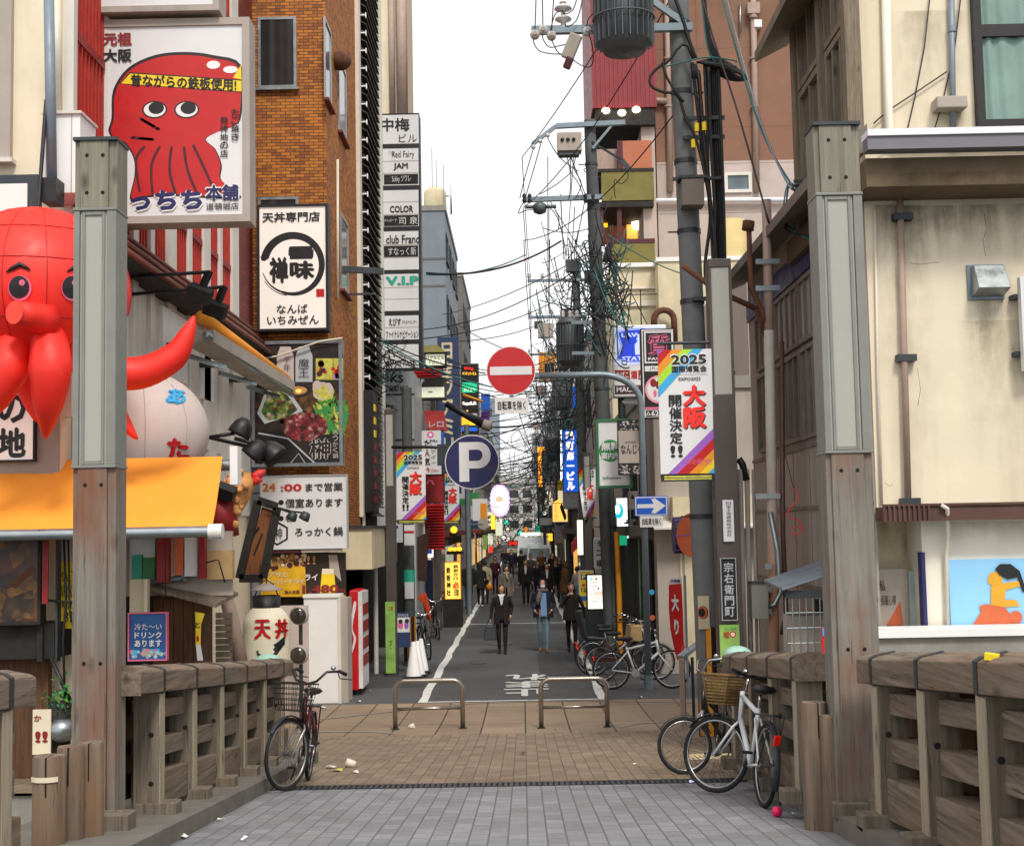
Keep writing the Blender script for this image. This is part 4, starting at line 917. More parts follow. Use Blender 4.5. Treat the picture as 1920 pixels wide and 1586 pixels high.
fl(1205, 205, 1230, 500, 'pale_wall', 'side_wall', .3, 4); fl(1112, 280, 1165, 330, 'pipe_pink', 'rail', .4); fl(1162, 264, 1222, 316, 'terracotta', 'balcony_panel', .05); fl(1158, 264, 1168, 320, 'maroon', 'balcony_edge', .04); fl(1110, 316, 1226, 322, 'dark', 'slab', 0, 3)
fl(1128, 322, 1226, 376, 'olive', 'balcony_front', .02); fl(1120, 378, 1226, 388, 'dark', 'slab', 0, 3); fl(1125, 388, 1224, 456, 'terracotta', 'landing_wall', 2.6); fl(1122, 386, 1132, 460, 'maroon', 'column', .1); fl(1158, 388, 1166, 456, 'maroon', 'column', .1); fl(1175, 388, 1222, 450, 'lit_warm', 'landing_wall', 2.5); fl(1140, 448, 1228, 456, 'maroon', 'slab', 0, 3); fl(1148, 456, 1228, 502, 'olive', 'balcony_front', .02)  # the warm landing wall glows itself: interior light put into its colour
a = W(1195, 420, Y + 2.2); m = MB(); m.ball(a, .2, .2, .2, 'bulb', 14); m.obj('wall_lamp', Rt); a = W(1133, 410, Y + 2.3); m = MB(); m.box(a.x - .1, a.x + .1, a.y - .1, a.y, a.z - .3, a.z + .3, 'lit_yellow'); m.obj('wall_lamp', Rt)
right = [('pink_block', 'pinkish block behind the tangled poles, white roof edge', 2.55, 7, 47, 60, 9.6, 'pale_wall'),
         ('grey_shop_block', 'grey shop block far along the street behind the blue lit sign', 2.6, 7, 61, 84, 8.4, 'far_wall3'),
         ('tall_pale_block', 'tall pale block far along the street behind the crossing wires', 2.9, 9, 85, 110, 14.5, 'far_wall2'),
         ('dark_block', 'dark block beyond the tall pale one near the street end', 3.0, 9, 111, 150, 15, 'far_wall3'),
         ('end_block', 'grey block at the street end opposite the pale office', 3.2, 9, 151, 230, 17, 'far_wall')]
for n_, lb, x0, x1, y0, y1, h, mt in right:
    b = bld(n_, lb, 'building', x0, x1, y0, y1, h, mt, 0, 'concrete'); strip_windows(b, x0, y0, y1, 3.6, h, 1, dy=3 if y0 < 85 else 6, wy=1.6 if y0 < 85 else 3); front_windows(b, x0, x1, y0, 3.6, h)
    shops(b, x0, y0, y1, -1)
    m = MB(); m.box(x0 - .7, x0, y0 + .2, y1 - .2, 2.65, 2.85, random.choice(['red_dark', 'wall_dark', 'navy'])); m.obj('shop_canopy', b)
for n_, lb, x0, x1, y0, h, mt in (('distant_hall', 'wide pale hall closing the far end of the street', -12, 4, 300, 14, 'far_wall2'), ('distant_tower', 'distant blue grey tower above the far street end', -12, -5, 320, 34, 'grey_blue'), ('distant_slab', 'distant pale slab block above the far street end behind wires', 3, 12, 330, 26, 'far_wall')):
    b = bld(n_, lb, 'building', x0, x1, y0, y0 + 15, h, mt, 0, 'concrete'); front_windows(b, x0, x1, y0, 3, h, wx=2, hz=1.6, dx=3, dz=3.4)
# ------------------------------------------------------------------ signs and goods on the left side
def sign(name, label, cat, rect, Y, face, th=.12, frame=None, fw=.04, texts=(), group=None, extra=None, bevel=0, strip=None):
    x0, x1, z0, z1 = rowF(*rect, Y); r = T(name, label, cat, ((x0 + x1) / 2, Y + th / 2, z0), group)
    m = MB(); m.box(x0, x1, Y, Y + th, z0, z1, face); m.obj('panel', r, bevel=bevel)
    if frame:
        m = MB(); e = .025
        m.box(x0 - fw, x0, Y - e, Y + th + .01, z0 - fw, z1 + fw, frame); m.box(x1, x1 + fw, Y - e, Y + th + .01, z0 - fw, z1 + fw, frame)
        m.box(x0, x1, Y - e, Y + th + .01, z1, z1 + fw, frame); m.box(x0, x1, Y - e, Y + th + .01, z0 - fw, z0, frame); m.obj('frame', r)
    groups = [[]] if len(texts) > 12 else []
    for t in texts:
        if len(texts) > 12 or (groups and len(t) > 7 and 'f' in t[7]): groups[-1].append(t)
        else: groups.append([t])
    for grp in groups:
        m = MB()
        for t in grp:
            a, b, c, d, s, mt = t[:6]; bold = t[6] if len(t) > 6 else .015; fl = t[7] if len(t) > 7 else ''
            u0, u1, w0, w1 = rowF(a, b, c, d, Y)
            # keep letters square to the sign: shift for the camera roll is the same for the whole sign
            m.txt(s, (u0, Y - (.014 if extra else .005) - (.003 if 'f' in fl else 0), w1), XP, UP, u1 - u0, w1 - w0, mt, bold, 'v' in fl, 'k' in fl)
        m.obj('lettering', r)
    if extra: extra(r, x0, x1, z0, z1, Y)
    return r
def poly(m, pts, Y, mat, k=1): m.add([W(a, b, Y - .0009 * k) for a, b in pts], [tuple(range(len(pts)))[::-1]], mat)
def disc(m, px, py, rx, Y, mat, k=1, ry=None, n=24):
    c = W(px, py, Y - .0009 * k); s = Y / F; ry = ry or rx
    m.add([c + V((s * rx * math.cos(2 * math.pi * i / n), 0, s * ry * math.sin(2 * math.pi * i / n))) for i in range(n)], [tuple(range(n))], mat)
def smooth(pts, n=6):
    out = []; P = [V((*p, 0)) for p in pts]; L = len(P)
    for i in range(L):
        a, b, c, d = P[(i - 1) % L], P[i], P[(i + 1) % L], P[(i + 2) % L]
        for k in range(n):
            t = k / n; q = .5 * ((2 * b) + (c - a) * t + (2 * a - 5 * b + 4 * c - d) * t * t + (3 * b - a - 3 * c + d) * t ** 3); out.append((q.x, q.y))
    return out
def stroke(m, pts, Y, w, mat, k=1):
    P = [W(a, b, Y - .0009 * k) for a, b in pts]; w = w * Y / F / 2; vs = []; L = len(P)
    for i, p in enumerate(P):
        d = (P[min(i + 1, L - 1)] - P[max(i - 1, 0)]).normalized(); n = V((-d.z, 0, d.x)) * w; vs += [p + n, p - n]
    m.add(vs, [(2 * i, 2 * i + 1, 2 * i + 3, 2 * i + 2) for i in range(L - 1)], mat)

# big shop sign with the octopus
Y = 15.0
def octo_art(r, x0, x1, z0, z1, Y):
    m = MB()
    body = smooth([(203, 246), (209, 222), (212, 170), (240, 128), (290, 104), (345, 98), (400, 104), (453, 124), (453, 214), (440, 236), (408, 248), (386, 262), (404, 280), (416, 310), (414, 335), (430, 352), (452, 372), (390, 372), (320, 368), (262, 372), (243, 374), (252, 330), (250, 296), (232, 268), (214, 262)], 4)
    poly(m, body, Y, 'black', 1)
    cx, cy = 335, 235; poly(m, [(cx + (a - cx) * .965, cy + (b - cy) * .965 + 1) for a, b in body], Y, 'red', 2)
    poly(m, [(224, 158), (243, 136), (453, 150), (453, 174)], Y, 'black', 3); poly(m, [(227, 157), (244, 138.5), (453, 152), (453, 172)], Y, 'yellow', 4); poly(m, [(437, 146), (452, 122), (453, 150)], Y, 'yellow', 4)
    for x in (290, 350): disc(m, x, 206, 24, Y, 'black', 5, 17); disc(m, x, 206, 21, Y, 'white', 6, 14.5); disc(m, x + 3, 203, 15, Y, 'black', 7, 12)
    disc(m, 400, 122, 13, Y, 'white', 5, 8); disc(m, 432, 131, 14, Y, 'white', 5, 7)
    for p in ([(272, 275), (255, 300), (262, 360)], [(300, 275), (284, 310), (286, 365)], [(322, 275), (318, 320), (330, 366)], [(345, 275), (352, 320), (372, 368)], [(362, 272), (385, 320), (405, 366)], [(245, 258), (290, 262)], [(262, 222), (300, 244)]): stroke(m, smooth(p + p[::-1][1:-1], 6)[:13], Y, 5, 'maroon', 6)
    m.txt('昔ながらの鉄板使用!', W(245, 139, Y - .009), (.998, 0, -.07), UP, (449 - 245) * Y / F, 24 * Y / F, 'black', .03)
    m.obj('octopus_emblem', r)
sg = sign('shop_sign', 'large white octopus signboard with a yellow slogan band', 'sign', (189, 50, 455, 405), Y, 'signwhite', .3, 'plaster_grey', .085,
     [(194, 62, 248, 87, '元祖', 'red_dark', .04), (194, 93, 248, 118, '大阪', 'black', .04),
      (434, 204, 449, 266, 'たこ焼き', 'black', .02, 'vf'), (413, 219, 428, 297, '発祥地の店', 'black', .02, 'v'),
      (243, 357, 382, 398, 'っちち', 'white', .09), (245, 357, 380, 395, 'っちち', 'navy', .05, 'f'), (384, 345, 450, 376, '本舗', 'white', .08), (386, 347, 448, 377, '本舗', 'navy', .04, 'f'), (387, 381, 448, 394, '道頓堀店', 'black', .01)], extra=octo_art)
m = MB(); x0, x1, z0, z1 = rowF(118, 76, 180, 176, Y); m.box(x0, x1, Y + .05, Y + .3, z0, z1, 'siding'); m.box(x0, x0 + .06, Y + .04, Y + .4, z0 - .3, z1 + .3, 'plaster_grey'); m.obj('mount', sg)
sign('box_sign', 'blank white box sign hanging above the octopus signboard', 'sign', (182, -60, 400, 12), 14.9, 'signwhite', .35, 'plaster_grey', .07)

# octopus lantern
Y = 13.0; k = Y / F; c = W(70, 548, Y); Rr = 172 * k
O = T('octopus_lantern', 'giant red inflatable octopus hanging over the orange awning', 'octopus figure', (c.x, Y, c.z - 1.5))
m = MB(); n = 14; prof = []
for j in range(15): t = math.pi * j / 14; prof.append((Rr * math.sin(t) * (1 if t > 1.2 else .86 + .12 * t), -Rr * .93 * math.cos(t)))
prof = [(max(.01, a), b) for a, b in prof]
m.lathe(prof, c, 'red_bright', 28, Matrix.Rotation(.22, 3, 'Z')); m.obj('head', O)
m = MB()
for i in range(n):
    a = 2 * math.pi * i / n + .22; m.tube([c + V((p[0] * 1.003 * math.cos(a), p[0] * 1.003 * math.sin(a), p[1])) for p in prof], .004, 'red_inner', 4)
for j in (5, 8, 10): m.torus(c + V((0, 0, prof[j][1])), (0, 0, 1), prof[j][0] * 1.004, .0035, 'red_inner', 40, 4)
m.obj('seam', O)
def onhead(px, py, lift=.004):
    d = ray(px, py); best = None   # front surface of the head
    lo, hi = Y - Rr - .3, Y
    for i in range(400):
        y = lo + (hi - lo) * i / 399; q = CAM + d * y; e = q - c
        t = e.z / (Rr * .93)
        if abs(t) < 1:
            s = math.sqrt(1 - t * t); th = math.acos(-t); rr = Rr * s * (1 if th > 1.2 else .86 + .12 * th)
            if math.hypot(e.x, e.y) <= rr: return q - V((0, lift, 0))
    return CAM + d * Y
def facepatch(px, py, rx, ry, mat, name, lift, n=22):
    m = MB(); cen = onhead(px, py, lift); vs = [cen] + [onhead(px + rx * math.cos(2 * math.pi * i / n), py + ry * math.sin(2 * math.pi * i / n), lift) for i in range(n)]
    m.add(vs, [(0, 1 + (i + 1) % n, 1 + i) for i in range(n)], mat, False); return m.obj(name, O)
for ex, w in ((38, 20), (137, 19)):
    facepatch(ex, 541, w + 2, 24, 'pink', 'eye', .012); facepatch(ex - 1, 539, w - 1, 21, 'black', 'pupil', .018); facepatch(ex + 5, 531, 5.5, 6, 'pink', 'glint', .024)
m = MB()
for pts in ([(12, 511), (24, 503), (38, 496), (50, 502), (58, 507)], [(127, 510), (137, 503), (150, 498)]):
    P = [onhead(a, b, .012) for a, b in pts]; m.tube(P, [.006, .018, .024, .016, .005][:len(P)], 'black', 5)
m.obj('brow', O)
m = MB(); p0 = onhead(80, 596, -.1); p1 = onhead(42, 592, .18); d = p1 - p0
m.tube([p0 + d * t for t in (0, .3, .65, 1)], [.18, .16, .13, .105], 'red_bright', 10); m.cyl(p1 - d * .04, p1 + d * .03, .108, 'red_lip', n=20); m.obj('siphon', O)
def tentacle(pts, rs, n=6):
    m = MB(); P = [V(p) for p in pts]; Q = []; RS = []
    L = len(P)
    for i in range(L - 1):
        a, b, cc, dd = P[max(i - 1, 0)], P[i], P[i + 1], P[min(i + 2, L - 1)]
        for kk in range(5):
            t = kk / 5; Q.append(.5 * ((2 * b) + (cc - a) * t + (2 * a - 5 * b + 4 * cc - dd) * t * t + (3 * b - a - 3 * cc + dd) * t ** 3)); RS.append(rs[i] + (rs[i + 1] - rs[i]) * t)
    Q.append(P[-1]); RS.append(rs[-1]); m.tube(Q, RS, 'red_bright', 9); m.obj('tentacle', O)
def tp(px, py, dy): return W(px, py, Y + dy)
tentacle([tp(25, 630, -.45), tp(14, 690, -.62), tp(-12, 750, -.62), tp(-40, 800, -.5)], [.17, .2, .14, .02])
tentacle([tp(92, 620, -.5), tp(95, 690, -.68), tp(90, 760, -.62), tp(86, 822, -.5)], [.15, .2, .14, .012])
tentacle([tp(150, 620, -.2), tp(200, 690, -.1), tp(262, 700, 0), tp(325, 670, .02), tp(352, 625, 0), tp(364, 592, 0)], [.17, .17, .165, .14, .08, .01])
tentacle([tp(150, 640, .1), tp(180, 720, .2), tp(222, 780, .2), tp(258, 824, .2)], [.17, .17, .1, .01])
tentacle([tp(-20, 630, -.2), tp(-70, 690, -.2), tp(-120, 700, 0), tp(-170, 640, 0)], [.17, .17, .13, .01])
tentacle([tp(60, 640, .4), tp(60, 720, .5), tp(70, 790, .4)], [.18, .18, .02])
m = MB(); m.cyl(c + V((0, 0, Rr * .9)), c + V((0, .2, Rr * .9 + 1.2)), .02, 'black', n=6); m.obj('hanger', O)

# white vertical sign, balloon lantern
sign('vertical_sign', 'white vertical sign with black brush characters behind the octopus', 'sign', (-6, 600, 64, 862), 13.75, 'lit_box', .15, 'dark', .02, [(-4, 606, 50, 862, '発祥の地', 'black', .04, 'v')])
def wrap(m, s, c, r, a0, a1, z0, z1, mat, bold=.02, rad=None, vert=False):
    vs, fs, x0, x1, y0, y1 = glyph(s, 0); c = V(c); out = []
    for q in vs:
        a = a0 + (a1 - a0) * (q[0] - x0) / (x1 - x0); z = z0 + (z1 - z0) * (q[1] - y0) / (y1 - y0); rr = (rad(z) if rad else r) + .006
        out.append(c + V((rr * math.sin(a), -rr * math.cos(a), z)))
    m.add(out, fs, mat)
    for dx, dz in ((.012, 0), (0, .012), (-.012, 0)): m.add([q + V((dx, -.001 - abs(dz) * .05, dz)) for q in out], fs, mat)
Y = 14.8; c = W(258, 812, Y); k = Y / F; rx, rz = 134 * k, 118 * k
Bl = T('balloon_lantern', 'big pale balloon lantern with a blue character under the octopus arm', 'lantern', (c.x, Y, c.z - rz))
m = MB(); m.ball(c, rx, rx * .75, rz, 'lantern_w', 28, k=18); m.obj('balloon', Bl)
m = MB()
for i in range(10):
    a = math.pi * 2 * i / 10; m.tube([c + V((rx * 1.002 * math.sin(t) * math.cos(a), rx * .752 * math.sin(t) * math.sin(a), -rz * 1.002 * math.cos(t))) for t in (math.pi * j / 16 for j in range(17))], .003, 'plaster_grey', 4)
m.obj('seam', Bl)
rad = lambda z: rx * math.sqrt(max(.05, 1 - (z / rz) ** 2))
m = MB()
def bt(s, px0, py0, px1, py1, mat, bold=.03):
    vs, fs, x0, x1, y0, y1 = glyph(s, 0); out = []
    for q in vs:
        a = px0 + (px1 - px0) * (q[0] - x0) / (x1 - x0); b = py1 + (py0 - py1) * (q[1] - y0) / (y1 - y0); p = W(a, b, Y); ex, ez = (p.x - c.x) / rx, (p.z - c.z) / rz
        s_ = math.sqrt(max(.0, 1 - min(.995, ex * ex + ez * ez))); out.append((p.x, Y - rx * .75 * s_ - .008, p.z))
    for dx, dz in ((0, 0), (.014, 0), (0, .014), (-.014, 0), (0, -.014)): m.add([(q[0] + dx, q[1] - .001 * (dx > 0) - .002 * (dz > 0) - .003 * (dz < 0), q[2] + dz) for q in out], fs, mat)
bt('あ', 331, 735, 358, 762, 'skyblue'); bt('た', 336, 828, 366, 862, 'red'); m.obj('lettering', Bl)

# orange awning
yt, yb = 14.0, 12.7; xa, xb = -9, W(417, 858, yt).x; xb2 = W(398, 990, yb).x; zt = PZ(858, yt, 300) ; zb = PZ(990, yb, 300)
Aw = T('awning', 'sagging orange canvas awning over the takoyaki stall', 'awning', (-5, 13.5, zb))
m = MB(); n = 40; kk = 8; vs = []
for i in range(n + 1):
    for j in range(kk + 1):
        s = i / n; t = j / kk; x = xa + (xb + (xb2 - xb) * t - xa) * s; sag = -.05 * math.sin(math.pi * t) * (1 + .5 * math.sin(s * 31)) + .02 * math.sin(s * 60 + 3 * t) * math.sin(math.pi * t)
        vs.append((x, yt + (yb - yt) * t, zt + (zb - zt) * t + sag))
m.add(vs, [(i * (kk + 1) + j, i * (kk + 1) + j + 1, (i + 1) * (kk + 1) + j + 1, (i + 1) * (kk + 1) + j) for i in range(n) for j in range(kk)], 'orange_cloth', True); m.obj('canvas', Aw)
m = MB(); m.cyl((xa, yb, zb - .04), (xb2, yb, zb - .04), .055, 'steel', n=14); m.cyl((xb2 - .03, yb, zb - .04), (xb2 + .1, yb, zb - .04), .075, 'wrap', n=10); m.obj('front_bar', Aw)
m = MB(); m.beam((xb2 - .25, yb, zb - .06), (xb + -.25, yt, zt - .55), .05, .06, 'steel_dark'); m.obj('arm', Aw)
m = MB(); m.cyl((xa, yt + .03, zt - .09), (xb + .1, yt + .03, zt - .09), .06, 'steel', n=12); m.box(xb + .1, xb + .18, yt - .1, yt + .1, zt - .3, zt + .1, 'white'); m.obj('roller', Aw)
m = MB(); m.add([W(358, 872, 13.9), W(384, 872, 13.9), W(381, 891, 13.7), W(355, 891, 13.7)], [(3, 2, 1, 0)], 'yellow'); m.obj('patch', Aw)

# spot lights
def spot(label, arm, head, size, Y, rot=.9, kind='box'):
    h = W(*head, Y); s = size * Y / F; r = T('spotlight', label, 'spotlight', h, 'black spotlights above the stalls')
    m = MB(); m.tube([W(a, b, Y + .1) for a, b in arm], .022, 'black', 8); m.obj('arm', r)
    m = MB()
    if kind == 'box':
        m.obb(h, s * .95, s * .55, s * .62, Euler((R(25), R(22), 0)), 'black_matte'); m.beam(h, W(arm[-1][0], arm[-1][1], Y + .1), s * .38, s * .2, 'black_matte')
    else:
        q = Matrix.Rotation(rot, 3, 'Y'); m.lathe([(.02, s * .55), (s * .25, s * .5), (s * .42, s * .25), (s * .5, -.1 * s), (s * .5, -.25 * s), (s * .42, -.2 * s), (.01, -.1 * s)], h, 'black', 16, q)
    m.obj('head', r, bevel=.01 if kind == 'box' else 0)
    return r
spot('black box spotlight on the upper long arm beside red shutters', [(240, 520), (392, 510)], (374, 552), 48, 15.6)
spot('black box spotlight on the lower long arm beside red shutters', [(244, 552), (420, 538)], (404, 580), 44, 15.9)
spot('black dome spotlight on top of the arm beside the food board', [(392, 820), (440, 812)], (452, 806), 44, 15.0, .5, 'dome')
spot('black dome spotlight facing down over the tempura prawn', [(392, 820), (470, 838)], (478, 848), 46, 15.1, .7, 'dome')
spot('black dome spotlight at the tip of the arm under the food board', [(440, 822), (500, 838)], (512, 852), 50, 15.2, -.8, 'dome')

# giant fried prawn in a red cup
Y = 14.9; k = Y / F; r = T('prawn_model', 'giant fried prawn model with red tail in a dark red cup', 'prawn model', W(425, 990, Y))
P = [W(a, b, Y) for a, b in ((418, 985), (424, 955), (438, 925), (456, 905), (474, 896))]
m = MB(); m.tube(P, [.09, .17, .19, .16, .07], 'fried', 12)
for i in range(60): q = random.choice(P[:4]) .lerp(random.choice(P[1:4]), U(0, .3)); m.ball(q + V((U(-.15, .15), U(-.18, -.05), U(-.12, .12))), U(.03, .06), U(.03, .05), U(.03, .06), 'fried', 6, k=4)
m.obj('prawn_body', r)
m = MB(); t = W(474, 896, Y - .02)
for a, b in ((498, 881), (490, 886), (492, 902), (486, 908)): m.tube([t, t.lerp(W(a, b, Y - .02), .6), W(a, b, Y - .02)], [.05, .055, .008], 'shrimp_red', 6)
m.obj('tail', r)
m = MB(); a = W(410, 940, Y - .1); b = W(428, 1005, Y - .1); m.tube([W(408, 925, Y - .1), W(425, 1008, Y - .1)], [.19, .14], 'red_dark', 14); m.obj('cup', r)
m = MB(); a = W(424, 922, Y - .3); m.obb(a, .2, .14, .13, Euler((R(30), R(20), 0)), 'black'); m.obj('lamp', r)

# tempura light box, food board, opening hours board, drinks poster
Y = 23.25
def zen(r, x0, x1, z0, z1, Y):
    m = MB(); cx, cy = 548, 497
    def ring(a0, a1, w0, w1, r0, r1, k):
        N = 26
        for i in range(N):
            t0, t1 = i / N, (i + 1) / N; A, B = R(a0 + (a1 - a0) * t0), R(a0 + (a1 - a0) * t1); ra, rb = r0 + (r1 - r0) * t0, r0 + (r1 - r0) * t1; wa, wb = w0 + (w1 - w0) * t0, w0 + (w1 - w0) * t1
            q = [W(cx + (rr) * math.cos(an), cy - rr * math.sin(an), Y - .003 * k) for rr, an in ((ra - wa, A), (ra + wa, A), (rb + wb, B), (rb - wb, B))]; m.add(q, [(0, 1, 2, 3)], 'black')
    ring(165, 60, 7.5, 6.5, 53, 56, 1); ring(60, -40, 6.5, 5, 56, 55, 1); ring(-40, -110, 5, 2.5, 55, 54, 1); ring(-110, -165, 2, .6, 54, 57, 1); ring(-100, -150, .8, .5, 58, 60, 1); ring(172, 165, 3, 8, 55, 54, 1)
    for s, a, b, c, d in (('一', 541, 462, 588, 486), ('味', 543, 489, 590, 524), ('禅', 505, 482, 541, 532)):
        u0, u1, w0, w1 = rowF(a, b, c, d, Y); m.txt(s, (u0, Y - .006, w1), XP, UP, u1 - u0, w1 - w0, 'black', .05)
    m.obj('brush_emblem', r)
    m = MB(); u0, u1, w0, w1 = rowF(593, 542, 608, 557, Y); m.box(u0, u1, Y - .006, Y - .001, w0, w1, 'red'); m.obj('seal', r)
sign('light_box_sign', 'glowing white light box with a black ink circle on the brick building', 'sign', (487, 388, 611, 616), Y, 'lit_box', .3, 'black', .045,
     [(492, 398, 600, 417, '天丼専門店', 'black', .03), (519, 571, 577, 588, 'なんば', 'black', .02), (501, 592, 598, 609, 'いちみぜん', 'black', .02)], extra=zen)
def food(r, x0, x1, z0, z1, Y):
    m = MB(); D = lambda *a, **k: disc(m, *a, **k)
    random.seed(3)
    for px, col, cap in ((497, 'food_dark', 0), (535, 'lantern_w', 1), (570, 'signgrey', 1), (608, 'black', 1), (640, 'black', 1)):
        w = 16 if px < 640 else 9; px2 = min(px, 634); poly(m, [(px2 - w, 716), (px2 - w, 668), (px2 - w * .6, 650), (min(px2 + w * .6, 644), 650), (min(px2 + w, 644), 668), (min(px2 + w, 644), 716)], Y, col, 1)
        if col == 'black': poly(m, [(px2 - w, 712), (px2 - w, 672), (min(px2 + w, 644), 672), (min(px2 + w, 644), 712)], Y, 'leafyellow', 2); [disc(m, px2 + U(-10, 6), U(676, 708), U(3, 6), Y, random.choice(['purple', 'maroon', 'red']), 3) for _ in range(7)]
    poly(m, [(478, 722), (636, 722), (636, 868), (478, 868)], Y, 'photo_dark', .5); poly(m, [(482, 775), (496, 738), (520, 716), (545, 738), (568, 770), (540, 792), (500, 800)], Y, 'signgrey', 2); poly(m, [(480, 800), (510, 790), (575, 770), (590, 840), (560, 858), (482, 830)], Y, 'food_dark', 2)
    poly(m, [(490, 772), (500, 742), (520, 726), (540, 742), (558, 768), (538, 784), (500, 788)], Y, 'photo_salad', 3)
    D(560, 733, 22, Y, 'dark', 4, ry=12); D(558, 732, 18, Y, 'fried', 5, ry=8); D(560, 733, 6, Y, 'lit_warm', 6, ry=4)
    for _ in range(50): D(U(590, 620), U(722, 745), U(4, 9), Y, random.choice(['leafyellow', 'lantern_w', 'lantern_w']), 4 + random.random())
    for _ in range(70): a, b = U(586, 640), U(748, 800); poly(m, [(a, b), (a + U(8, 20), b + U(-10, 18)), (a + U(4, 12), b + U(12, 26))], Y, random.choice(['leafgreen', 'leafgreen', 'green', 'leafyellow']), 4 + random.random())
    for i in range(14): a = i * .449; D(572 + 30 * math.cos(a), 800 + 18 * math.sin(a), 13, Y, 'photo_meat', 6 + i * .05, 10)
    D(572, 800, 32, Y, 'photo_meat', 7, 20)
    poly(m, [(478, 808), (500, 806), (545, 820), (585, 868), (478, 868)], Y, 'black', 8); stroke(m, [(484, 812), (540, 822), (590, 868)], Y, 3, 'signgrey', 9); stroke(m, [(545, 868), (560, 850), (572, 868)], Y, 2, 'plaster_grey', 9); poly(m, [(585, 868), (575, 835), (600, 815), (644, 812), (644, 868)], Y, 'black', 8)
    m.obj('food_picture', r); random.seed(11)
    m = MB()
    for s, a, b, c, d, mt, bo in (('榊', 580, 822, 621, 862, 'lantern_w', .07), ('榊', 581, 823, 620, 861, 'black', .02), ('魔王', 560, 672, 580, 708, 'dark', .0), ('千年', 532, 668, 545, 696, 'dark', 0)):
        u0, u1, w0, w1 = rowF(a, b, c, d, Y); m.txt(s, (u0, Y - .024 - (.003 if mt == 'black' else 0), w1), XP, UP, u1 - u0, w1 - w0, mt, bo, len(s) > 1)
    u0, u1, w0, w1 = rowF(624, 806, 634, 860, Y); m.txt('ろっかく鍋', (u0, Y - .024, w1), XP, UP, u1 - u0, w1 - w0, 'lantern_w', .0, True); m.obj('lettering', r)
    m = MB(); u0 = W(470, 690, Y - .06); m.tube([W(440, 680, Y - .08), W(520, 668, Y - .08), W(600, 640, Y - .08), W(642, 634, Y - .08)], .018, 'pipe_cream', 6); m.obj('cable', r)
sign('food_board', 'framed photo board of hot pot food and bottles on the brick building', 'board', (478, 645, 636, 868), 23.3, 'food_dark', .2, 'steel', .06, extra=food)
def hours(r, x0, x1, z0, z1, Y):
    m = MB(); disc(m, 527, 942, 5, Y, 'black', 2); disc(m, 527, 972, 5, Y, 'black', 2)
    hx = [(520 + 21 * math.cos(R(60 * i + 90)), 1000 - 21 * math.sin(R(60 * i + 90))) for i in range(7)]; stroke(m, hx, Y, 4, 'black', 2); m.obj('marks', r)
    m = MB(); u0, u1, w0, w1 = rowF(491, 904, 519, 922, Y); m.box(u0, u1, Y - .006, Y - .001, w0, w1, 'cream'); m.obj('patch', r)
    m = MB(); u0, u1, w0, w1 = rowF(490, 1029, 640, 1036, Y); m.box(u0, u0 + (u1 - u0) * .5, Y, Y + .1, w0, w1, 'maroon'); m.box(u0 + (u1 - u0) * .5, u1, Y + .001, Y + .1, w0, w1, 'plaster_grey'); m.obj('lower_strip', r)
sign('hours_board', 'white board giving opening until 24:00 below the food board', 'board', (489, 892, 650, 1028), 23.2, 'signwhite', .15, 'signgrey', .012,
     [(492, 906, 517, 921, '24', 'fig_orange', .03, 'f'), (526, 907, 566, 921, ':00', 'red', .03), (573, 905, 643, 921, 'まで営業', 'black', .02), (535, 934, 643, 951, '個室あります', 'black', .02), (553, 988, 643, 1005, 'ろっかく鍋', 'black', .02), (511, 988, 529, 1012, '榊', 'black', .0), (535, 966, 550, 978, '名', 'black', .02)], extra=hours)
def beer(r, x0, x1, z0, z1, Y):
    m = MB(); poly(m, [(489, 1118), (489, 1060), (500, 1048), (540, 1044), (572, 1052), (574, 1118)], Y, 'beer', 1); random.seed(5)
    for _ in range(60): disc(m, U(492, 572), U(1042, 1066), U(2, 6), Y, random.choice(['fried', 'cream', 'maroon', 'food_dark']), 2 + random.random())
    poly(m, [(600, 1112), (604, 1066), (626, 1066), (630, 1112)], Y, 'yellow', 2); poly(m, [(604, 1076), (604, 1066), (626, 1066), (626, 1076)], Y, 'cream', 3); poly(m, [(618, 1066), (616, 1040), (632, 1040), (640, 1090)], Y, 'plaster_grey', 2); stroke(m, [(489, 1117), (648, 1117)], Y, 3, 'beer', 3); m.obj('drink_picture', r); random.seed(12)
sign('drinks_poster', 'yellow drinks poster priced 1,480 yen under the hours board', 'poster', (489, 1037, 648, 1118), 23.35, 'food_dark', .08, None, 0,
     [(504, 1072, 540, 1082, 'アサヒ', 'signwhite', .0), (500, 1085, 570, 1095, 'スーパードライ', 'signwhite', .0), (572, 1076, 596, 1088, 'ライ', 'signwhite', .03), (534, 1106, 562, 1113, '飲み放題', 'maroon', .02), (567, 1096, 635, 1114, '1,480', 'red_dark', .04), (637, 1104, 647, 1114, '円', 'red_dark', .02), (565, 1042, 592, 1058, '!!!', 'fried', .01), (510, 1042, 562, 1054, '飲み放題は', 'fried', .0)], extra=beer)
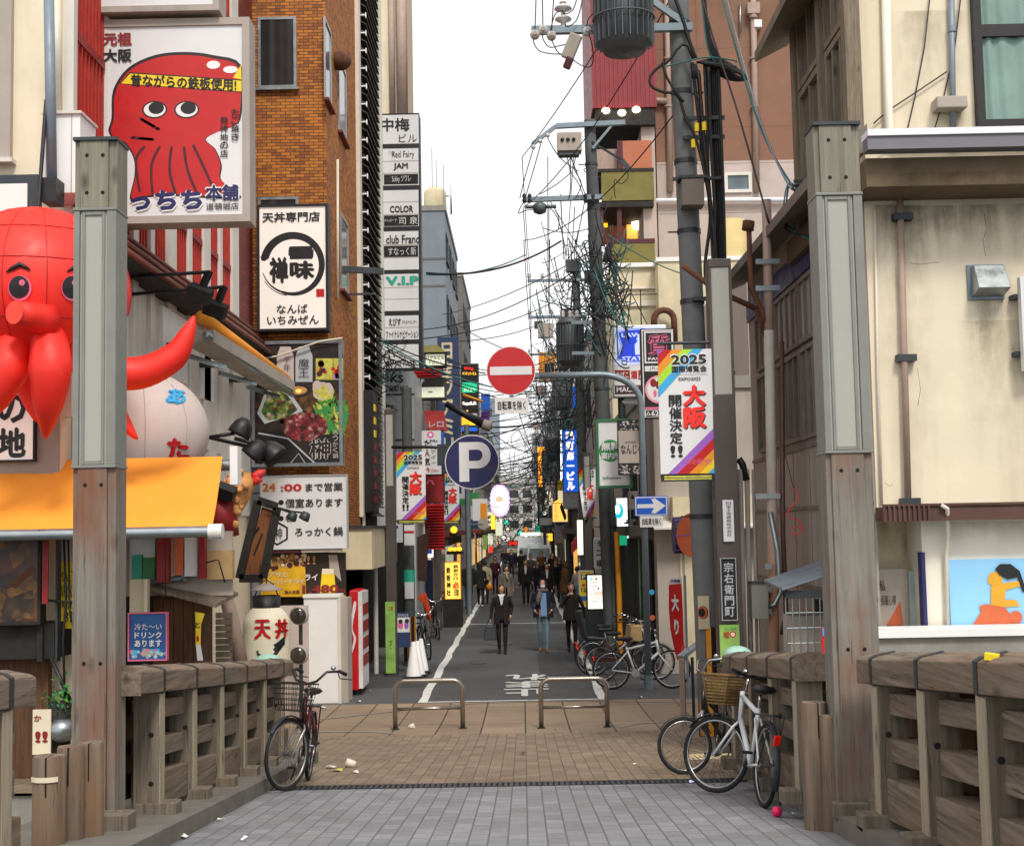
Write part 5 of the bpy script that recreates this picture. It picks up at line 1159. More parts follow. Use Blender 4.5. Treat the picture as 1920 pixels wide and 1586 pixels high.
# tilted wooden shop plank with lamps
Y = 16.6; r = T('plank_sign', 'leaning dark framed wooden plank sign with two small lamps', 'sign', W(485, 1080, Y))
pl = [(491, 950), (514, 958), (488, 1076), (456, 1076)]
m = MB(); vs = [W(a, b, Y) for a, b in pl]; m.add(vs + [v + V((0, .1, 0)) for v in vs], [(3, 2, 1, 0), (4, 5, 6, 7), (0, 1, 5, 4), (1, 2, 6, 5), (2, 3, 7, 6), (3, 0, 4, 7)], 'plank_sign'); m.obj('plank', r)
m = MB(); fr = [W(a, b, Y - .01) for a, b in ((484, 938), (520, 950), (493, 1084), (449, 1084))]
for a, b in zip(fr, fr[1:] + fr[:1]): m.beam(a, b, .1, .055, 'dark', (0, 1, 0))
m.obj('frame', r); m = MB(); stroke(m, [(470, 1010), (486, 988)], Y - .01, 4, 'black'); stroke(m, [(476, 1040), (492, 1000)], Y - .01, 3, 'black'); m.obj('carving', r)
for (a, b), (c_, d_) in (((520, 952), (548, 968)), ((545, 958), (572, 968))):
    m = MB(); m.tube([W(498, 946, Y - .1), W(a, b, Y - .1), W(c_, d_ - 6, Y - .1)], .014, 'black', 6); q = W(c_, d_, Y - .1); m.lathe([(.01, .06), (.05, .05), (.07, -.03), (.06, -.05), (.01, -.04)], q, 'steel_dark', 12, Matrix.Rotation(.5, 3, 'Y')); m.obj('lamp', r)
m = MB(); x0, x1, z0, z1 = rowF(432, 690, 500, 1115, 23.5); m.box(x0, x1, 23.46, 23.56, 0, z1, 'lattice_tiles'); one(m, 'panel_wall', 'grey tiled panel wall between the brown canopy and the brick building', 'wall')

# paper lantern
Y = 16.2; c = W(500, 1210, Y); rr = 44 * Y / F; hz = .46
r = T('paper_lantern', 'large ribbed white paper lantern with red characters at the rail', 'lantern', (c.x, Y, c.z - hz))
prof = [(rr * .62, -hz)] ; N = 34
for i in range(N + 1):
    t = -1 + 2 * i / N; e = rr * (1 - max(0, abs(t) - .55) ** 2 * 1.9); prof.append((e * (1 if i % 2 else .985), t * hz * .97))
prof += [(rr * .56, hz)]
m = MB(); m.lathe(prof, c, 'lantern_paper', 30); m.obj('paper', r)
m = MB(); m.lathe([(rr * .58, hz - .02), (rr * .6, hz + .13), (rr * .5, hz + .13), (rr * .5, hz)], c, 'black', 22); m.torus(c + V((0, 0, hz + .13)), (0, 0, 1), rr * .55, .012, 'black', 22, 6); m.tube([c + V((-rr * .5, 0, hz + .13)), c + V((-rr * .3, 0, hz + .27)), c + V((0, 0, hz + .33)), c + V((rr * .3, 0, hz + .27)), c + V((rr * .5, 0, hz + .13))], .008, 'black', 5); m.obj('top_ring', r)
m = MB(); m.lathe([(.02, .085), (.1, .065), (.19, .01), (.19, 0), (.02, .05)], c + V((.0, 0, hz + .2)), 'siding', 20); m.cyl(c + V((0, 0, hz + .27)), c + V((0, 0, hz + .55)), .008, 'black', n=6); m.obj('shade', r)
m = MB(); wrap(m, '天', c, rr, -.3, .33, .1, .32, 'red', .05); wrap(m, '丼', c, rr, .55, 1.2, .1, .32, 'red', .05)
q = [(-.25, -.04), (.6, .05), (1.0, .12), (1.02, .03), (.6, -.09), (-.12, -.15)]; m.add([c + V((math.sin(a) * (rr + .007), -math.cos(a) * (rr + .007), b)) for a, b in q], [(5, 4, 1, 0), (4, 3, 2, 1)], 'black'); m.obj('lettering', r)
m = MB(); c2 = W(502, 1240, 15.7); m.ball(c2, .16, .14, .09, 'foil_teal', 14); one(m, 'foil_bundle', 'pale green wrapped bundle in front of the paper lantern', 'bundle')
# convex mirrors on a post
r = T('mirror_post', 'two small convex mirrors on a post beside the white cabinet', 'mirror', G(563, 1306, 14)); Y = 20.5; a = W(562, 1150, Y); m = MB(); m.cyl((a.x, Y + .08, 0), (a.x, Y + .08, a.z), .03, 'steel_dark', n=8); m.obj('post', r)
for py in (1153, 1227):
    a = W(561, py, Y); m = MB(); m.ball(a, .15, .08, .15, 'plaster_grey', 14); m.obj('mirror_hood', r); m = MB(); m.ball(a + V((-.01, -.05, -.005)), .125, .05, .125, 'mirror_glass', 14); m.obj('mirror', r)
m = MB(); x0, x1, z0, z1 = rowF(522, 1135, 578, 1300, 21.2); m.box(x0, x1, 21.2, 21.25, 0, z1, 'lantern_w'); one(m, 'grey_screen', 'pale plastic screen panel behind the convex mirrors', 'screen')
# white cabinet, vending machine
Y = 22.9; x0, x1, z0, z1 = rowF(570, 1120, 634, 1310, Y); r = T('white_cabinet', 'tall blank white cabinet at the street corner below the drinks poster', 'cabinet', ((x0 + x1) / 2, Y + .2, 0))
m = MB(); m.box(x0, x1, Y, Y + .5, .0, z1, 'white'); m.obj('body', r, bevel=.008); m = MB(); m.box(x1, x1 + .05, Y - .02, Y + .4, 0, z1, 'white_dirty'); m.box(x1 + .05, x1 + .16, Y + .05, Y + .6, 0, z1 - .02, 'plaster_grey'); m.box(x0 - .01, x1 + .05, Y - .03, Y + .4, z1, z1 + .05, 'white'); m.obj('frame', r)
mk('vend_white', 'd8d4d4', .4, .2, 3)
x0 = W(655, 1200, 23.9).x; x1 = W(672, 1200, 23.9).x
r = T('vending_machine', 'red drinks vending machine beside the white cabinet', 'vending machine', ((x0 + x1) / 2, 24.4, 0)); m = MB(); m.box(x0, x1, 23.9, 24.9, .09, 1.85, 'red'); m.obj('body', r, bevel=.02)
m = MB(); m.box(x1, x1 + .07, 23.93, 24.87, .12, 1.82, 'vend_white'); [m.box(x1 + .07, x1 + .08, 24.0, 24.8, .5 + .3 * i, .7 + .3 * i, 'red_dark') for i in range(4)]; m.obj('front', r)
m = MB(); q = smooth([(x0 + .05, .75), (x0 + .12, 1.0), (x0 + .06, 1.2), (x0 + .13, 1.6), (x0 + .08, 1.62), (x0 + .03, 1.2), (x0 + .08, 1.0), (x0 + .02, .76)], 4); m.add([(a, 23.896, b) for a, b in q], [tuple(range(len(q)))], 'signwhite'); m.obj('wave_mark', r)
m = MB(); [m.box(a, a + .05, b, b + .05, 0, .1, 'black') for a in (x0 + .01, x1 - .06) for b in (23.95, 24.8)]; m.obj('foot', r)
# wooden stall box with plank roof, blue drinks sign, leaning trunk
Y = 14.2; r = T('wooden_box', 'dark wooden stall box with a sloping plank roof behind the railing', 'stall box', W(330, 1240, Y)); k = Y / F
x0, x1, z0, z1 = rowF(283, 1120, 378, 1260, Y); zz0 = gz(Y); m = MB(); m.box(x0, x1, Y + .1, Y + .5, zz0, z1, 'dark_z')
for i in range(5): xx = x0 + (x1 - x0) * i / 5; m.box(xx + .003, xx + (x1 - x0) / 5 - .003, Y + .08, Y + .1, zz0, z1 - .02, 'dark_z')
m.obj('body', r); m = MB(); m.hexa([(x0 + .03, Y - .12, z1 + .08), (x1 + .22, Y - .3, z1 - .1), (x1 + .26, Y + .6, z1 - .02), (x0 + .03, Y + .7, z1 + .18), (x0 + .03, Y - .12, z1 + .11), (x1 + .22, Y - .3, z1 - .06), (x1 + .26, Y + .6, z1 + .02), (x0 + .03, Y + .7, z1 + .22)], 'frame_z'); m.obj('roof', r)
m = MB(); m.tube([W(278, 1093, Y), W(340, 1084, Y), W(350, 1090, Y)], .03, 'galv', 8); m.tube([W(343, 1066, Y), W(343, 1088, Y)], .035, 'galv', 8); m.obj('pipe_arm', r)
sign('drinks_sign', 'blue sign offering cold drinks standing on the railing', 'sign', (243, 1150, 312, 1236), 13.6, 'blue_sign', .04, 'pink', .012, [(253, 1168, 304, 1181, '冷た〜い', 'signwhite', .01), (253, 1184, 304, 1196, 'ドリンク', 'signwhite', .035), (253, 1199, 304, 1212, 'あります', 'signwhite', .03)],
     extra=lambda r, x0, x1, z0, z1, Y: (lambda m: ([disc(m, U(246, 310), U(1218, 1232), U(2, 4), Y, random.choice(['foil_teal', 'plaster_grey', 'pink', 'skyblue']), 1 + random.random()) for _ in range(45)], m.obj('ice_picture', r)))(MB()))
m = MB(); m.tube([W(418, 1098, 15.4), W(432, 1150, 15.4), W(452, 1250, 15.4)], [.07, .085, .09], 'pipe_pink', 12); one(m, 'leaning_trunk', 'smooth pinkish trunk leaning beside the wooden stall box', 'trunk')
m = MB(); x0, x1, z0, z1 = rowF(404, 1130, 434, 1240, 15.2)
for i in range(9): m.box(x0, x1, 15.2, 15.26, z0 + (z1 - z0) * i / 9 - .1, z0 + (z1 - z0) * (i + .85) / 9 - .1, 'frame_z')
one(m, 'slat_screen', 'low screen of weathered horizontal slats beside the leaning trunk', 'screen')
m = MB(); poly(m, [(366, 1147), (384, 1150), (377, 1170), (376, 1208), (367, 1208)], 14.0, 'yellow', 0); poly(m, [(367, 1208), (376, 1208), (381, 1238), (370, 1238)], 14.0, 'signwhite', 0); poly(m, [(368, 1192), (373, 1192), (373, 1202), (368, 1202)], 14.0, 'red', 2); m.txt('と', W(366, 1166, 13.99), XP, UP, .05, .06, 'black', .02); one(m, 'pennant', 'yellow pennant strip with a white tail on the wooden stall box', 'pennant')
# under the awning
r = T('takoyaki_stall', 'dark stall front with counter and posts under the orange awning', 'stall', (-6, 13.8, gz(13.8)))
def sb(p0, p1, p2, p3, Y, mat, name, th=.1, par=None): a, b, c, d = rowF(p0, p1, p2, p3, Y); m = MB(); m.box(a, b, Y, Y + th, c, d, mat); return m.obj(name, par or r)
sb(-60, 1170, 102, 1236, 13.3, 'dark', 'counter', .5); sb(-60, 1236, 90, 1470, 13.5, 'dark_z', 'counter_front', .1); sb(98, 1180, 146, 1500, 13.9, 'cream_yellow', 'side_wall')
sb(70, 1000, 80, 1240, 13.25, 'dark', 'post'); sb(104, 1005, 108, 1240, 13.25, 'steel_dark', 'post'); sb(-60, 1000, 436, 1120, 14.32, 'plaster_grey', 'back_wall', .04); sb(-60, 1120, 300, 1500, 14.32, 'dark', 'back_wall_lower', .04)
sb(243, 1008, 290, 1096, 14.25, 'glass_pale', 'window', .04); sb(247, 1040, 266, 1090, 14.22, 'teal', 'notice', .02); sb(268, 1045, 290, 1088, 14.22, 'lit_green' if False else 'green', 'notice', .02)
sb(294, 1000, 316, 1092, 14.1, 'red_dark', 'red_post'); sb(372, 1000, 384, 1085, 14.1, 'red_dark', 'red_post'); sb(327, 1000, 343, 1078, 14.15, 'fig_orange', 'orange_post'); sb(346, 1004, 370, 1080, 14.15, 'signwhite', 'paper_notice', .02); sb(385, 1032, 436, 1086, 14.2, 'kraft', 'board'); sb(318, 1004, 327, 1080, 14.2, 'pipe_cream', 'post')
sb(243, 1086, 276, 1160, 13.9, 'tank', 'shutter'); sb(270, 1086, 276, 1160, 13.86, 'cream', 'shutter_edge', .03)
m = MB(); m.tube([W(386, 1055, 13.9), W(404, 1050, 13.9), W(410, 1050, 13.9), W(422, 1092, 13.9)], .008, 'black', 5); m.tube([W(310, 990, 13.6), W(310, 1120, 13.6)], .005, 'black', 4); m.obj('cord', r)
m = MB(); m.tube([W(120, 1010, 13.2), W(124, 1130, 13.2), W(118, 1200, 13.2), W(125, 1400, 13.2)], .012, 'black', 6); m.tube([W(128, 1010, 13.2), W(131, 1150, 13.2), W(140, 1185, 13.2)], .01, 'black', 6); m.tube([W(85, 1125, 13.2), W(145, 1130, 13.2)], .014, 'black', 6); m.tube([W(96, 1235, 13.2), W(140, 1330, 13.2)], .02, 'black', 6); m.obj('cable', r)
sign('food_poster', 'dark poster of grilled food under the awning end', 'poster', (-30, 1012, 72, 1166), 13.2, 'food_dark', .04, 'dark', .03, extra=lambda r, x0, x1, z0, z1, Y: (lambda m: (poly(m, [(-30, 1012), (72, 1012), (72, 1166), (-30, 1166)], Y, 'photo_grill', .5), [poly(m, [(a, b), (a + 40, b - 34), (a + 46, b - 26), (a + 8, b + 9)], Y, c_, 1 + i * .3) for i, (a, b, c_) in enumerate(((0, 1075, 'photo_grill'), (20, 1095, 'rust')))], poly(m, [(0, 1160), (20, 1120), (62, 1105), (64, 1160)], Y, 'photo_dark', 3), m.obj('picture', r)))(MB()))
sign('whisky_banner', 'yellow vertical banner with black capital letters under the awning', 'banner', (108, 1010, 143, 1178), 13.6, 'yellow', .02, None, 0, [(112, 1070, 141, 1090, 'MALT', 'dark', 0), (112, 1096, 141, 1120, 'WHISKY', 'dark', .0), (112, 1126, 141, 1140, 'FROM', 'dark', 0), (112, 1146, 141, 1166, '135', 'dark', 0)], extra=lambda r, x0, x1, z0, z1, Y: (lambda m: (poly(m, [(108, 1010), (143, 1010), (143, 1052), (108, 1052)], Y, 'signgrey', .5), m.obj('top_panel', r)))(MB()))
sign('red_strip_sign', 'narrow red strip sign hanging beside the grilled food poster', 'sign', (79, 1010, 90, 1132), 13.1, 'red_dark', .02, None, 0)
sign('cream_notice', 'cream notice with two red exclamation marks behind the log bollards', 'notice', (61, 1330, 95, 1414), 12.9, 'cream', .02, None, 0, [(64, 1340, 78, 1352, 'か', 'red_dark', .03), (66, 1370, 90, 1392, '!!', 'red_dark', .05)])
m = MB(); c = W(117, 1368, 13.0); m.ball(c, .13, .13, .12, 'steel', 16); m.cyl(c + V((0, 0, .1)), c + V((0, 0, .14)), .06, 'steel_dark', n=12); one(m, 'steel_kettle', 'dull round steel kettle behind the log bollards', 'kettle')
m = MB(); random.seed(8); c = W(112, 1315, 13.1)
for i in range(160):
    q = c + V((random.gauss(0, .09), random.gauss(0, .06), random.gauss(0, .09))); d = V((U(-1, 1), U(-1, 1), U(-.5, 1))).normalized(); e = d.cross(V((U(-1, 1), U(-1, 1), U(-1, 1)))).normalized() * .014; L = U(.04, .08)
    m.add([q, q + d * L * .5 + e, q + d * L, q + d * L * .5 - e], [(0, 1, 2, 3)], random.choice(['leafgreen', 'green']))
rp = T('potted_plant', 'small leafy green plant behind the log bollards', 'plant', (c.x, c.y, gz(13))); m.obj('foliage', rp); m = MB(); m.tube([(c.x, c.y, gz(13)), c], [.1, .11], 'dark', 10); m.obj('pot', rp)
# ------------------------------------------------------------------ street banners
def lamp_banner(label, rect, Y, post, ptop, plabel, text=True, pw=.2, twist=0):
    px0, py0, px1, py1 = rect; x0, x1, z0, z1 = rowF(*rect, Y)
    if post:
        a = W(post, 900, Y); r = T('banner_post', plabel, 'lamp post', (a.x, Y + .1, gz(Y)), 'square brown lamp posts'); zt = PZ(ptop, Y); w = pw / 2
        m = MB(); m.box(a.x - w, a.x + w, Y, Y + pw, gz(Y), zt - 1.55, 'post_brown'); m.box(a.x - w, a.x + w, Y, Y + pw, zt - .1, zt, 'post_brown'); m.obj('shaft', r, bevel=.008)
        m = MB(); m.box(a.x - w, a.x - w + .03, Y, Y + pw, zt - 1.549, zt - .101, 'post_brown'); m.box(a.x + w - .03, a.x + w, Y, Y + pw, zt - 1.549, zt - .101, 'post_brown'); m.box(a.x - w + .03, a.x + w - .03, Y + .015, Y + pw - .015, zt - 1.549, zt - .101, 'lamp_panel'); m.obj('lamp_panel', r)
        m = MB(); xe = x0 if abs(x0 - a.x) > abs(x1 - a.x) else x1
        for z in (z1 + .08, z0 - .02): m = MB(); m.cyl((a.x, Y + .05, z), (xe, Y + .05, z), .018, 'steel_dark', n=8); m.obj('banner_arm', r)
    b = T('street_banner', label, 'banner', ((x0 + x1) / 2, Y, z0), 'rainbow cornered street banners')
    w_, h_ = x1 - x0, z1 - z0
    def P(u, v, k=0):
        x = x0 + w_ * u; y = Y - .0009 * k + .012 * math.sin(u * 5 + v * 3)
        if twist: t = twist * v; x = (x0 + x1) / 2 + (x - (x0 + x1) / 2) * math.cos(t); y = Y - .0009 * k + (u - .5) * w_ * math.sin(t) + .12 * math.sin(v * 5 + u * 2)
        return V((x, y, z1 - h_ * v))
    m = MB()
    for k, th in ((0, 0), (0, .008)):
        vs = [P(i / 6, j / 12) + V((0, th, 0)) for j in range(13) for i in range(7)]; m.add(vs, [(j * 7 + i, (j + 1) * 7 + i, (j + 1) * 7 + i + 1, j * 7 + i + 1) for j in range(12) for i in range(6)], 'signwhite', True)
    m.obj('cloth', b)
    m = MB(); cl = ('purple', 'red', 'orange_y', 'lime', 'skyblue')
    us = (0, .1, .27, .46, .65, .84); vv = (0, .05, .13, .215, .30, .385)
    for i, c in enumerate(cl):
        for j in range(6):
            s, t = j / 6, (j + 1) / 6; L = lambda q, k: P(us[k] * q, vv[k] * (1 - q), 4); m.quad(L(s, i + 1), L(t, i + 1), L(t, i), L(s, i), c)
    m.obj('rainbow_corner', b); m = MB()
    ub = (.13, .30, .52, .72, .88, 1); vb = (.64, .72, .805, .88, .95, 1)
    for i, c in enumerate(cl):
        c = {'lime': 'yellow'}.get(c, c) if i == 3 else c
        for j in range(6):
            s, t = j / 6, (j + 1) / 6; L = lambda q, k: P(ub[k] + (1 - ub[k]) * q, 1 + (vb[k] - 1) * q, 4); m.quad(L(s, i), L(s, i + 1), L(t, i + 1), L(t, i), c)
    m.obj('rainbow_corner', b)
    m = MB()
    def tx(s, u0, u1, v0, v1, mat, bold=.02, vert=False, k=9):
        n = len(s)
        for q, c in enumerate(s if vert else [s]):
            va, vb_ = (v0 + (v1 - v0) * (q + .04) / n, v0 + (v1 - v0) * (q + .94) / n) if vert else (v0, v1)
            g, fs, a, bb, cc, d = glyph(c, 0)
            for i, (ex, ey) in enumerate(((0, 0),) if not bold else ((-bold, 0), (bold, 0), (0, bold), (0, -bold))):
                m.add([P(u0 + (u1 - u0) * (p[0] + ex - a) / (bb - a), vb_ + (va - vb_) * (p[1] + ey - cc) / (d - cc), k + i * .3) for p in g], fs, mat)
    if text:
        tx('2025', .25, .90, .042, .125, 'white', .07, k=7); tx('2025', .26, .89, .047, .12, 'black', .04, k=10); tx('国際博覧会', .26, .9, .137, .185, 'black', .03); tx('OSAKA-KANSAI/JAPAN', .28, .91, .198, .214, 'siding', 0); tx('EXPO2025', .38, .78, .228, .253, 'black', .02)
        tx('大阪', .475, .865, .298, .65, 'black', .05, True, 7); tx('大阪', .46, .85, .29, .64, 'red_bright', .05, True, 10); tx('開催決定', .19, .41, .365, .765, 'black', .03, True); tx('!!', .2, .4, .775, .865, 'black', .03)
        tx('宗右衛門町', .48, .96, .885, .93, 'pink', .0, k=9)
    m.obj('lettering', b)
    m = MB(); vs = [P(0, 1), P(1, 1), P(1, 1.06), P(0, 1.06)]; m.add(vs + [v + V((0, .01, 0)) for v in vs], [(3, 2, 1, 0), (4, 5, 6, 7)], 'black'); g = [P(.06, 1.015, 2), P(.94, 1.015, 2), P(.94, 1.03, 2), P(.06, 1.03, 2)]; m.add(g, [(3, 2, 1, 0)], 'leafyellow'); g = [P(.06, 1.036, 2), P(.94, 1.036, 2), P(.94, 1.048, 2), P(.06, 1.048, 2)]; m.add(g, [(3, 2, 1, 0)], 'leafyellow'); m.obj('lower_band', b)
    return b
lamp_banner('large white rainbow banner hanging from a brown post beside the pole with striped foot', (1236, 655, 1337, 888), 15.0, 1362, 492, 'tall brown lamp post with black name plate beside the concrete pole', pw=.26)
lamp_banner('white rainbow banner beside the round blue parking sign', (744, 847, 798, 974), 26.9, 731, 762, 'brown lamp post with a green poster wrapped round its foot')
lamp_banner('white rainbow banner half hidden behind the round blue parking sign', (826, 888, 861, 976), 39, 818, 838, 'brown lamp post in front of the red slatted shop')
lamp_banner('crumpled rainbow banner twisted by the wind over the parked bicycles', (1086, 878, 1118, 970), 36, 1101, 850, 'brown lamp post under the crumpled banner', twist=.9)
# plates on the near brown post
sign('name_plate', 'black vertical name plate with silver characters on the brown post', 'sign', (1353, 1047, 1380, 1162), 14.97, 'black', .02, 'signgrey', .006, [(1358, 1053, 1376, 1157, '宗右衛門町', 'signgrey', .02, 'v')])
sign('company_plate', 'white vertical plate with small dark characters on the brown post', 'sign', (1356, 937, 1376, 1015), 14.97, 'signwhite', .02, None, 0, [(1362, 940, 1371, 1006, '日宝土地建物株式会社', 'navy', .0, 'v')])
def nohand(r, x0, x1, z0, z1, Y):
    m = MB(); disc(m, 1374, 1189, 6, Y, 'red', 2); disc(m, 1374, 1189, 4, Y, 'cream', 3); m.obj('hand_mark', r)
sign('no_sign', 'green poster with red NO on the foot of the brown post', 'poster', (1350, 1171, 1387, 1240), 14.96, 'lit_soft' if False else 'poster_green', .02, None, 0, [(1357, 1183, 1367, 1195, 'NO', 'red', .05), (1358, 1176, 1381, 1180, '路上喫煙', 'green', 0)], extra=nohand)
sign('foot_poster', 'green and yellow poster round the foot of the thin brown post', 'poster', (723, 1128, 741, 1262), 26.88, 'poster_green', .02, None, 0, [(727, 1136, 737, 1144, '注意', 'red', .0), (728, 1200, 737, 1218, 'マナー', 'dark', .0, 'v')])

# ------------------------------------------------------------------ traffic signs
r = T('no_entry_sign', 'round red no entry sign hung from a curved grey pole over the street', 'traffic sign', G(1222, 1302)); Y = 24.0; px = 1217
X0 = G(1224, 1302).x
zA = PZ(703, Y, 1100); m = MB(); pts = [(X0, Y, gz(Y)), (X0, Y, zA - .55)]
for i in range(1, 9): t = math.pi / 2 * i / 8; pts.append((X0 - .75 + .75 * math.cos(t), Y, zA - .55 + .55 * math.sin(t)))
xl_ = W(1000, 700, Y).x; pts.append((xl_, Y, zA)); m.tube(pts, .06, 'galv', 14); m.cyl((X0, Y, gz(Y)), (X0, Y, gz(Y) + .25), .085, 'galv', n=14); m.obj('pole', r)
def rsign(par, px, py, rad, Y, rim, face, name):
    c = W(px, py, Y); s = rad * Y / F; m = MB(); m.cyl(c + V((0, .02, 0)), c, s, rim, n=48, smooth=False); m.cyl(c + V((0, .0, 0)), c + V((0, -.004, 0)), s * .965, face, n=48, smooth=False); o = m.obj(name, par); return c, s
c, s = rsign(r, 958, 695, 46.5, Y - .1, 'signwhite', 'sign_red', 'disc')
m = MB(); m.box(c.x - s * .85, c.x + s * .85, Y - .11, Y - .106, c.z - s * .17, c.z + s * .17, 'signwhite'); m.obj('bar', r)
x0, x1, z0, z1 = rowF(928, 745, 991, 775, Y - .1); m = MB(); m.box(x0, x1, Y - .1, Y - .085, z0, z1, 'signwhite'); f = m.obj('plate', r); m = MB(); m.txt('自転車を除く', (x0 + .05, Y - .104, z1 - .06), XP, UP, x1 - x0 - .1, z1 - z0 - .12, 'black', .02); m.obj('lettering', f)
m = MB(); m.box(c.x - .04, c.x + .04, Y - .08, Y - .03, z0, c.z + .2, 'galv'); m.box(c.x, xl_ + .1, Y - .06, Y + .02, zA - .03, zA + .03, 'galv'); m.obj('bracket', r)
def arrow(r, x0, x1, z0, z1, Y):
    m = MB(); m.box(x0 + .012, x1 - .012, Y - .004, Y - .001, z0 + .012, z1 - .012, 'signwhite'); m.box(x0 + .03, x1 - .03, Y - .008, Y - .0045, z0 + .03, z1 - .03, 'arrow_blue')
    w, h = x1 - x0, z1 - z0; q = [(.08, .40), (.58, .40), (.50, .15), (.62, .12), (.93, .5), (.62, .88), (.50, .85), (.58, .60), (.08, .60)]; m.add([(x0 + w * a, Y - .010, z0 + h * b) for a, b in q], [tuple(range(9))], 'signwhite'); m.obj('arrow', r)
sign('one_way_sign', 'blue one way sign with a white arrow on the grey pole', 'traffic sign', (1190, 930, 1252, 967), Y - .09, 'arrow_blue', .02, None, 0, extra=arrow)
sign('cycle_plate', 'small white plate under the blue one way sign', 'traffic sign', (1200, 967, 1243, 988), Y - .09, 'signwhite', .02, None, 0, [(1204, 971, 1239, 984, '自転車を除く', 'black', .01)])
m = MB(); a = W(1222, 1110, Y - .065); [m.add([a + V((.05 * math.cos(i * .6), 0, dz + .05 * math.sin(i * .6))) for i in range(10)], [tuple(range(10))], c_) for dz, c_ in ((0, 'skyblue'), (-.45, 'fig_orange'))]; one(m, 'pole_sticker', 'blue and orange round stickers on the grey sign pole', 'sticker')
r = T('parking_sign', 'round dark blue parking sign with a white P above the street', 'traffic sign', W(885, 917, 25.2)); Y = 25.2
c, s = rsign(r, 885, 866, 51, Y, 'signwhite', 'navy', 'disc')
pz = []; hh = s * .70; ww = s * .66; x0 = c.x - s * .47; z0 = c.z - s * .72
m = MB(); out = [(0, 0), (0, 1.45)] + [(.72 + .44 * math.sin(t), .965 + .485 * math.cos(t)) for t in (math.pi * i / 14 for i in range(15))] + [(.36, .48), (.36, 0)]
hole = [(.36, .76), (.36, 1.17)] + [(.68 + .18 * math.sin(t), .965 + .205 * math.cos(t)) for t in (math.pi * i / 10 for i in range(11))]
S_ = s * 1.0; m.add([(x0 + a * S_, Y - .008, z0 + b * S_) for a, b in out], [tuple(range(len(out)))[::-1]], 'signwhite'); m.add([(x0 + a * S_, Y - .011, z0 + b * S_) for a, b in hole], [tuple(range(len(hole)))[::-1]], 'navy'); m.obj('letter', r)
m = MB(); m.tube([W(735, 838, Y + .6), W(800, 838, Y + .3), W(885, 842, Y + .08), c + V((0, .08, 0))], .03, 'steel_dark', 8); a = W(830, 845, Y + .2); m.box(a.x - .1, a.x + .14, Y + .1, Y + .3, a.z - .28, a.z + .12, 'steel_dark'); m.obj('arm', r)
m = MB(); m.tube([W(836, 757, 30), W(905, 795, 30)], [.07, .1], 'black', 10); m.tube([W(905, 795, 30), W(920, 800, 30)], [.12, .13], 'siding', 10); m.tube([W(868, 740, 30.2), W(905, 753, 30.2)], .03, 'post_yellow', 8); r = one(m, 'lamp_arm', 'dark sloping lamp arm with a yellow stay above the parking sign', 'street lamp')

# ------------------------------------------------------------------ big signs on the other side
def law(r, x0, x1, z0, z1, Y):
    m = MB(); u0, u1, w0, w1 = rowF(1153, 613, 1247, 684, Y); m.box(u0, u1, Y - .008, Y - .001, w0, w1, 'lawback'); m.obj('light_panel', r)
    m = MB(); q = [(1156, 622), (1178, 617), (1200, 615.5), (1222, 617), (1245, 622), (1238, 648), (1245, 675), (1222, 679), (1200, 680), (1178, 679), (1156, 675), (1164, 648)]
    poly(m, q, Y, 'lawblue', 12); poly(m, [(1200 + (a - 1200) * .965, 648 + (b - 648) * .965) for a, b in q], Y, 'lawback', 13); poly(m, [(1200 + (a - 1200) * .93, 648 + (b - 648) * .93) for a, b in q], Y, 'lawblue', 14)
    bt_ = [(1191, 665), (1190, 646), (1195, 640), (1195, 637), (1193, 637), (1193, 634), (1207, 634), (1207, 637), (1205, 637), (1205, 640), (1210, 646), (1209, 665)]; poly(m, bt_, Y, 'lawback', 15); poly(m, [(1195, 634), (1195, 631), (1205, 631), (1205, 634)], Y, 'lawback', 15); m.obj('milk_can_emblem', r)
    m = MB(); u0, u1, w0, w1 = rowF(1153, 694, 1181, 711, Y); m.box(u0, u1, Y - .01, Y - .001, w0, w1, 'red_dark'); u0, u1, w0, w1 = rowF(1197, 694, 1220, 711, Y); m.box(u0, u1, Y - .01, Y - .001, w0, w1, 'red_dark'); u0, u1, w0, w1 = rowF(1153, 722, 1247, 738, Y); m.box(u0, u1, Y - .01, Y - .001, w0, w1, 'maroon'); m.obj('strip', r)
sign('convenience_store_sign', 'blue and white milk can sign of the corner shop behind the dark pawn sign', 'sign', (1149, 609, 1251, 744), 28.6, 'signwhite', .3, None, 0,
     [(1165, 624, 1236, 632, 'LAWSON', 'lawback', .04), (1166, 668, 1234, 676, 'STATION', 'lawback', .04), (1156, 697, 1178, 709, 'たばこ', 'signwhite', .02), (1183, 695, 1195, 710, '酒', 'red', .04), (1199, 697, 1218, 709, 'ATM', 'signwhite', .02), (1156, 725, 1222, 735, 'MACHI café', 'signwhite', .03)], extra=law, bevel=.03)
m = MB(); a = W(1165, 745, 28.8); m.cyl(a, a - V((0, 0, .5)), .08, 'steel_dark', n=12); b = W(1200, 752, 28.8); m.cyl(a - V((0, 0, .1)), b + V((.6, 0, -.03)), .08, 'white', n=12); one(m, 'sign_mount', 'dark tube and white bar carrying the milk can sign', 'bracket')
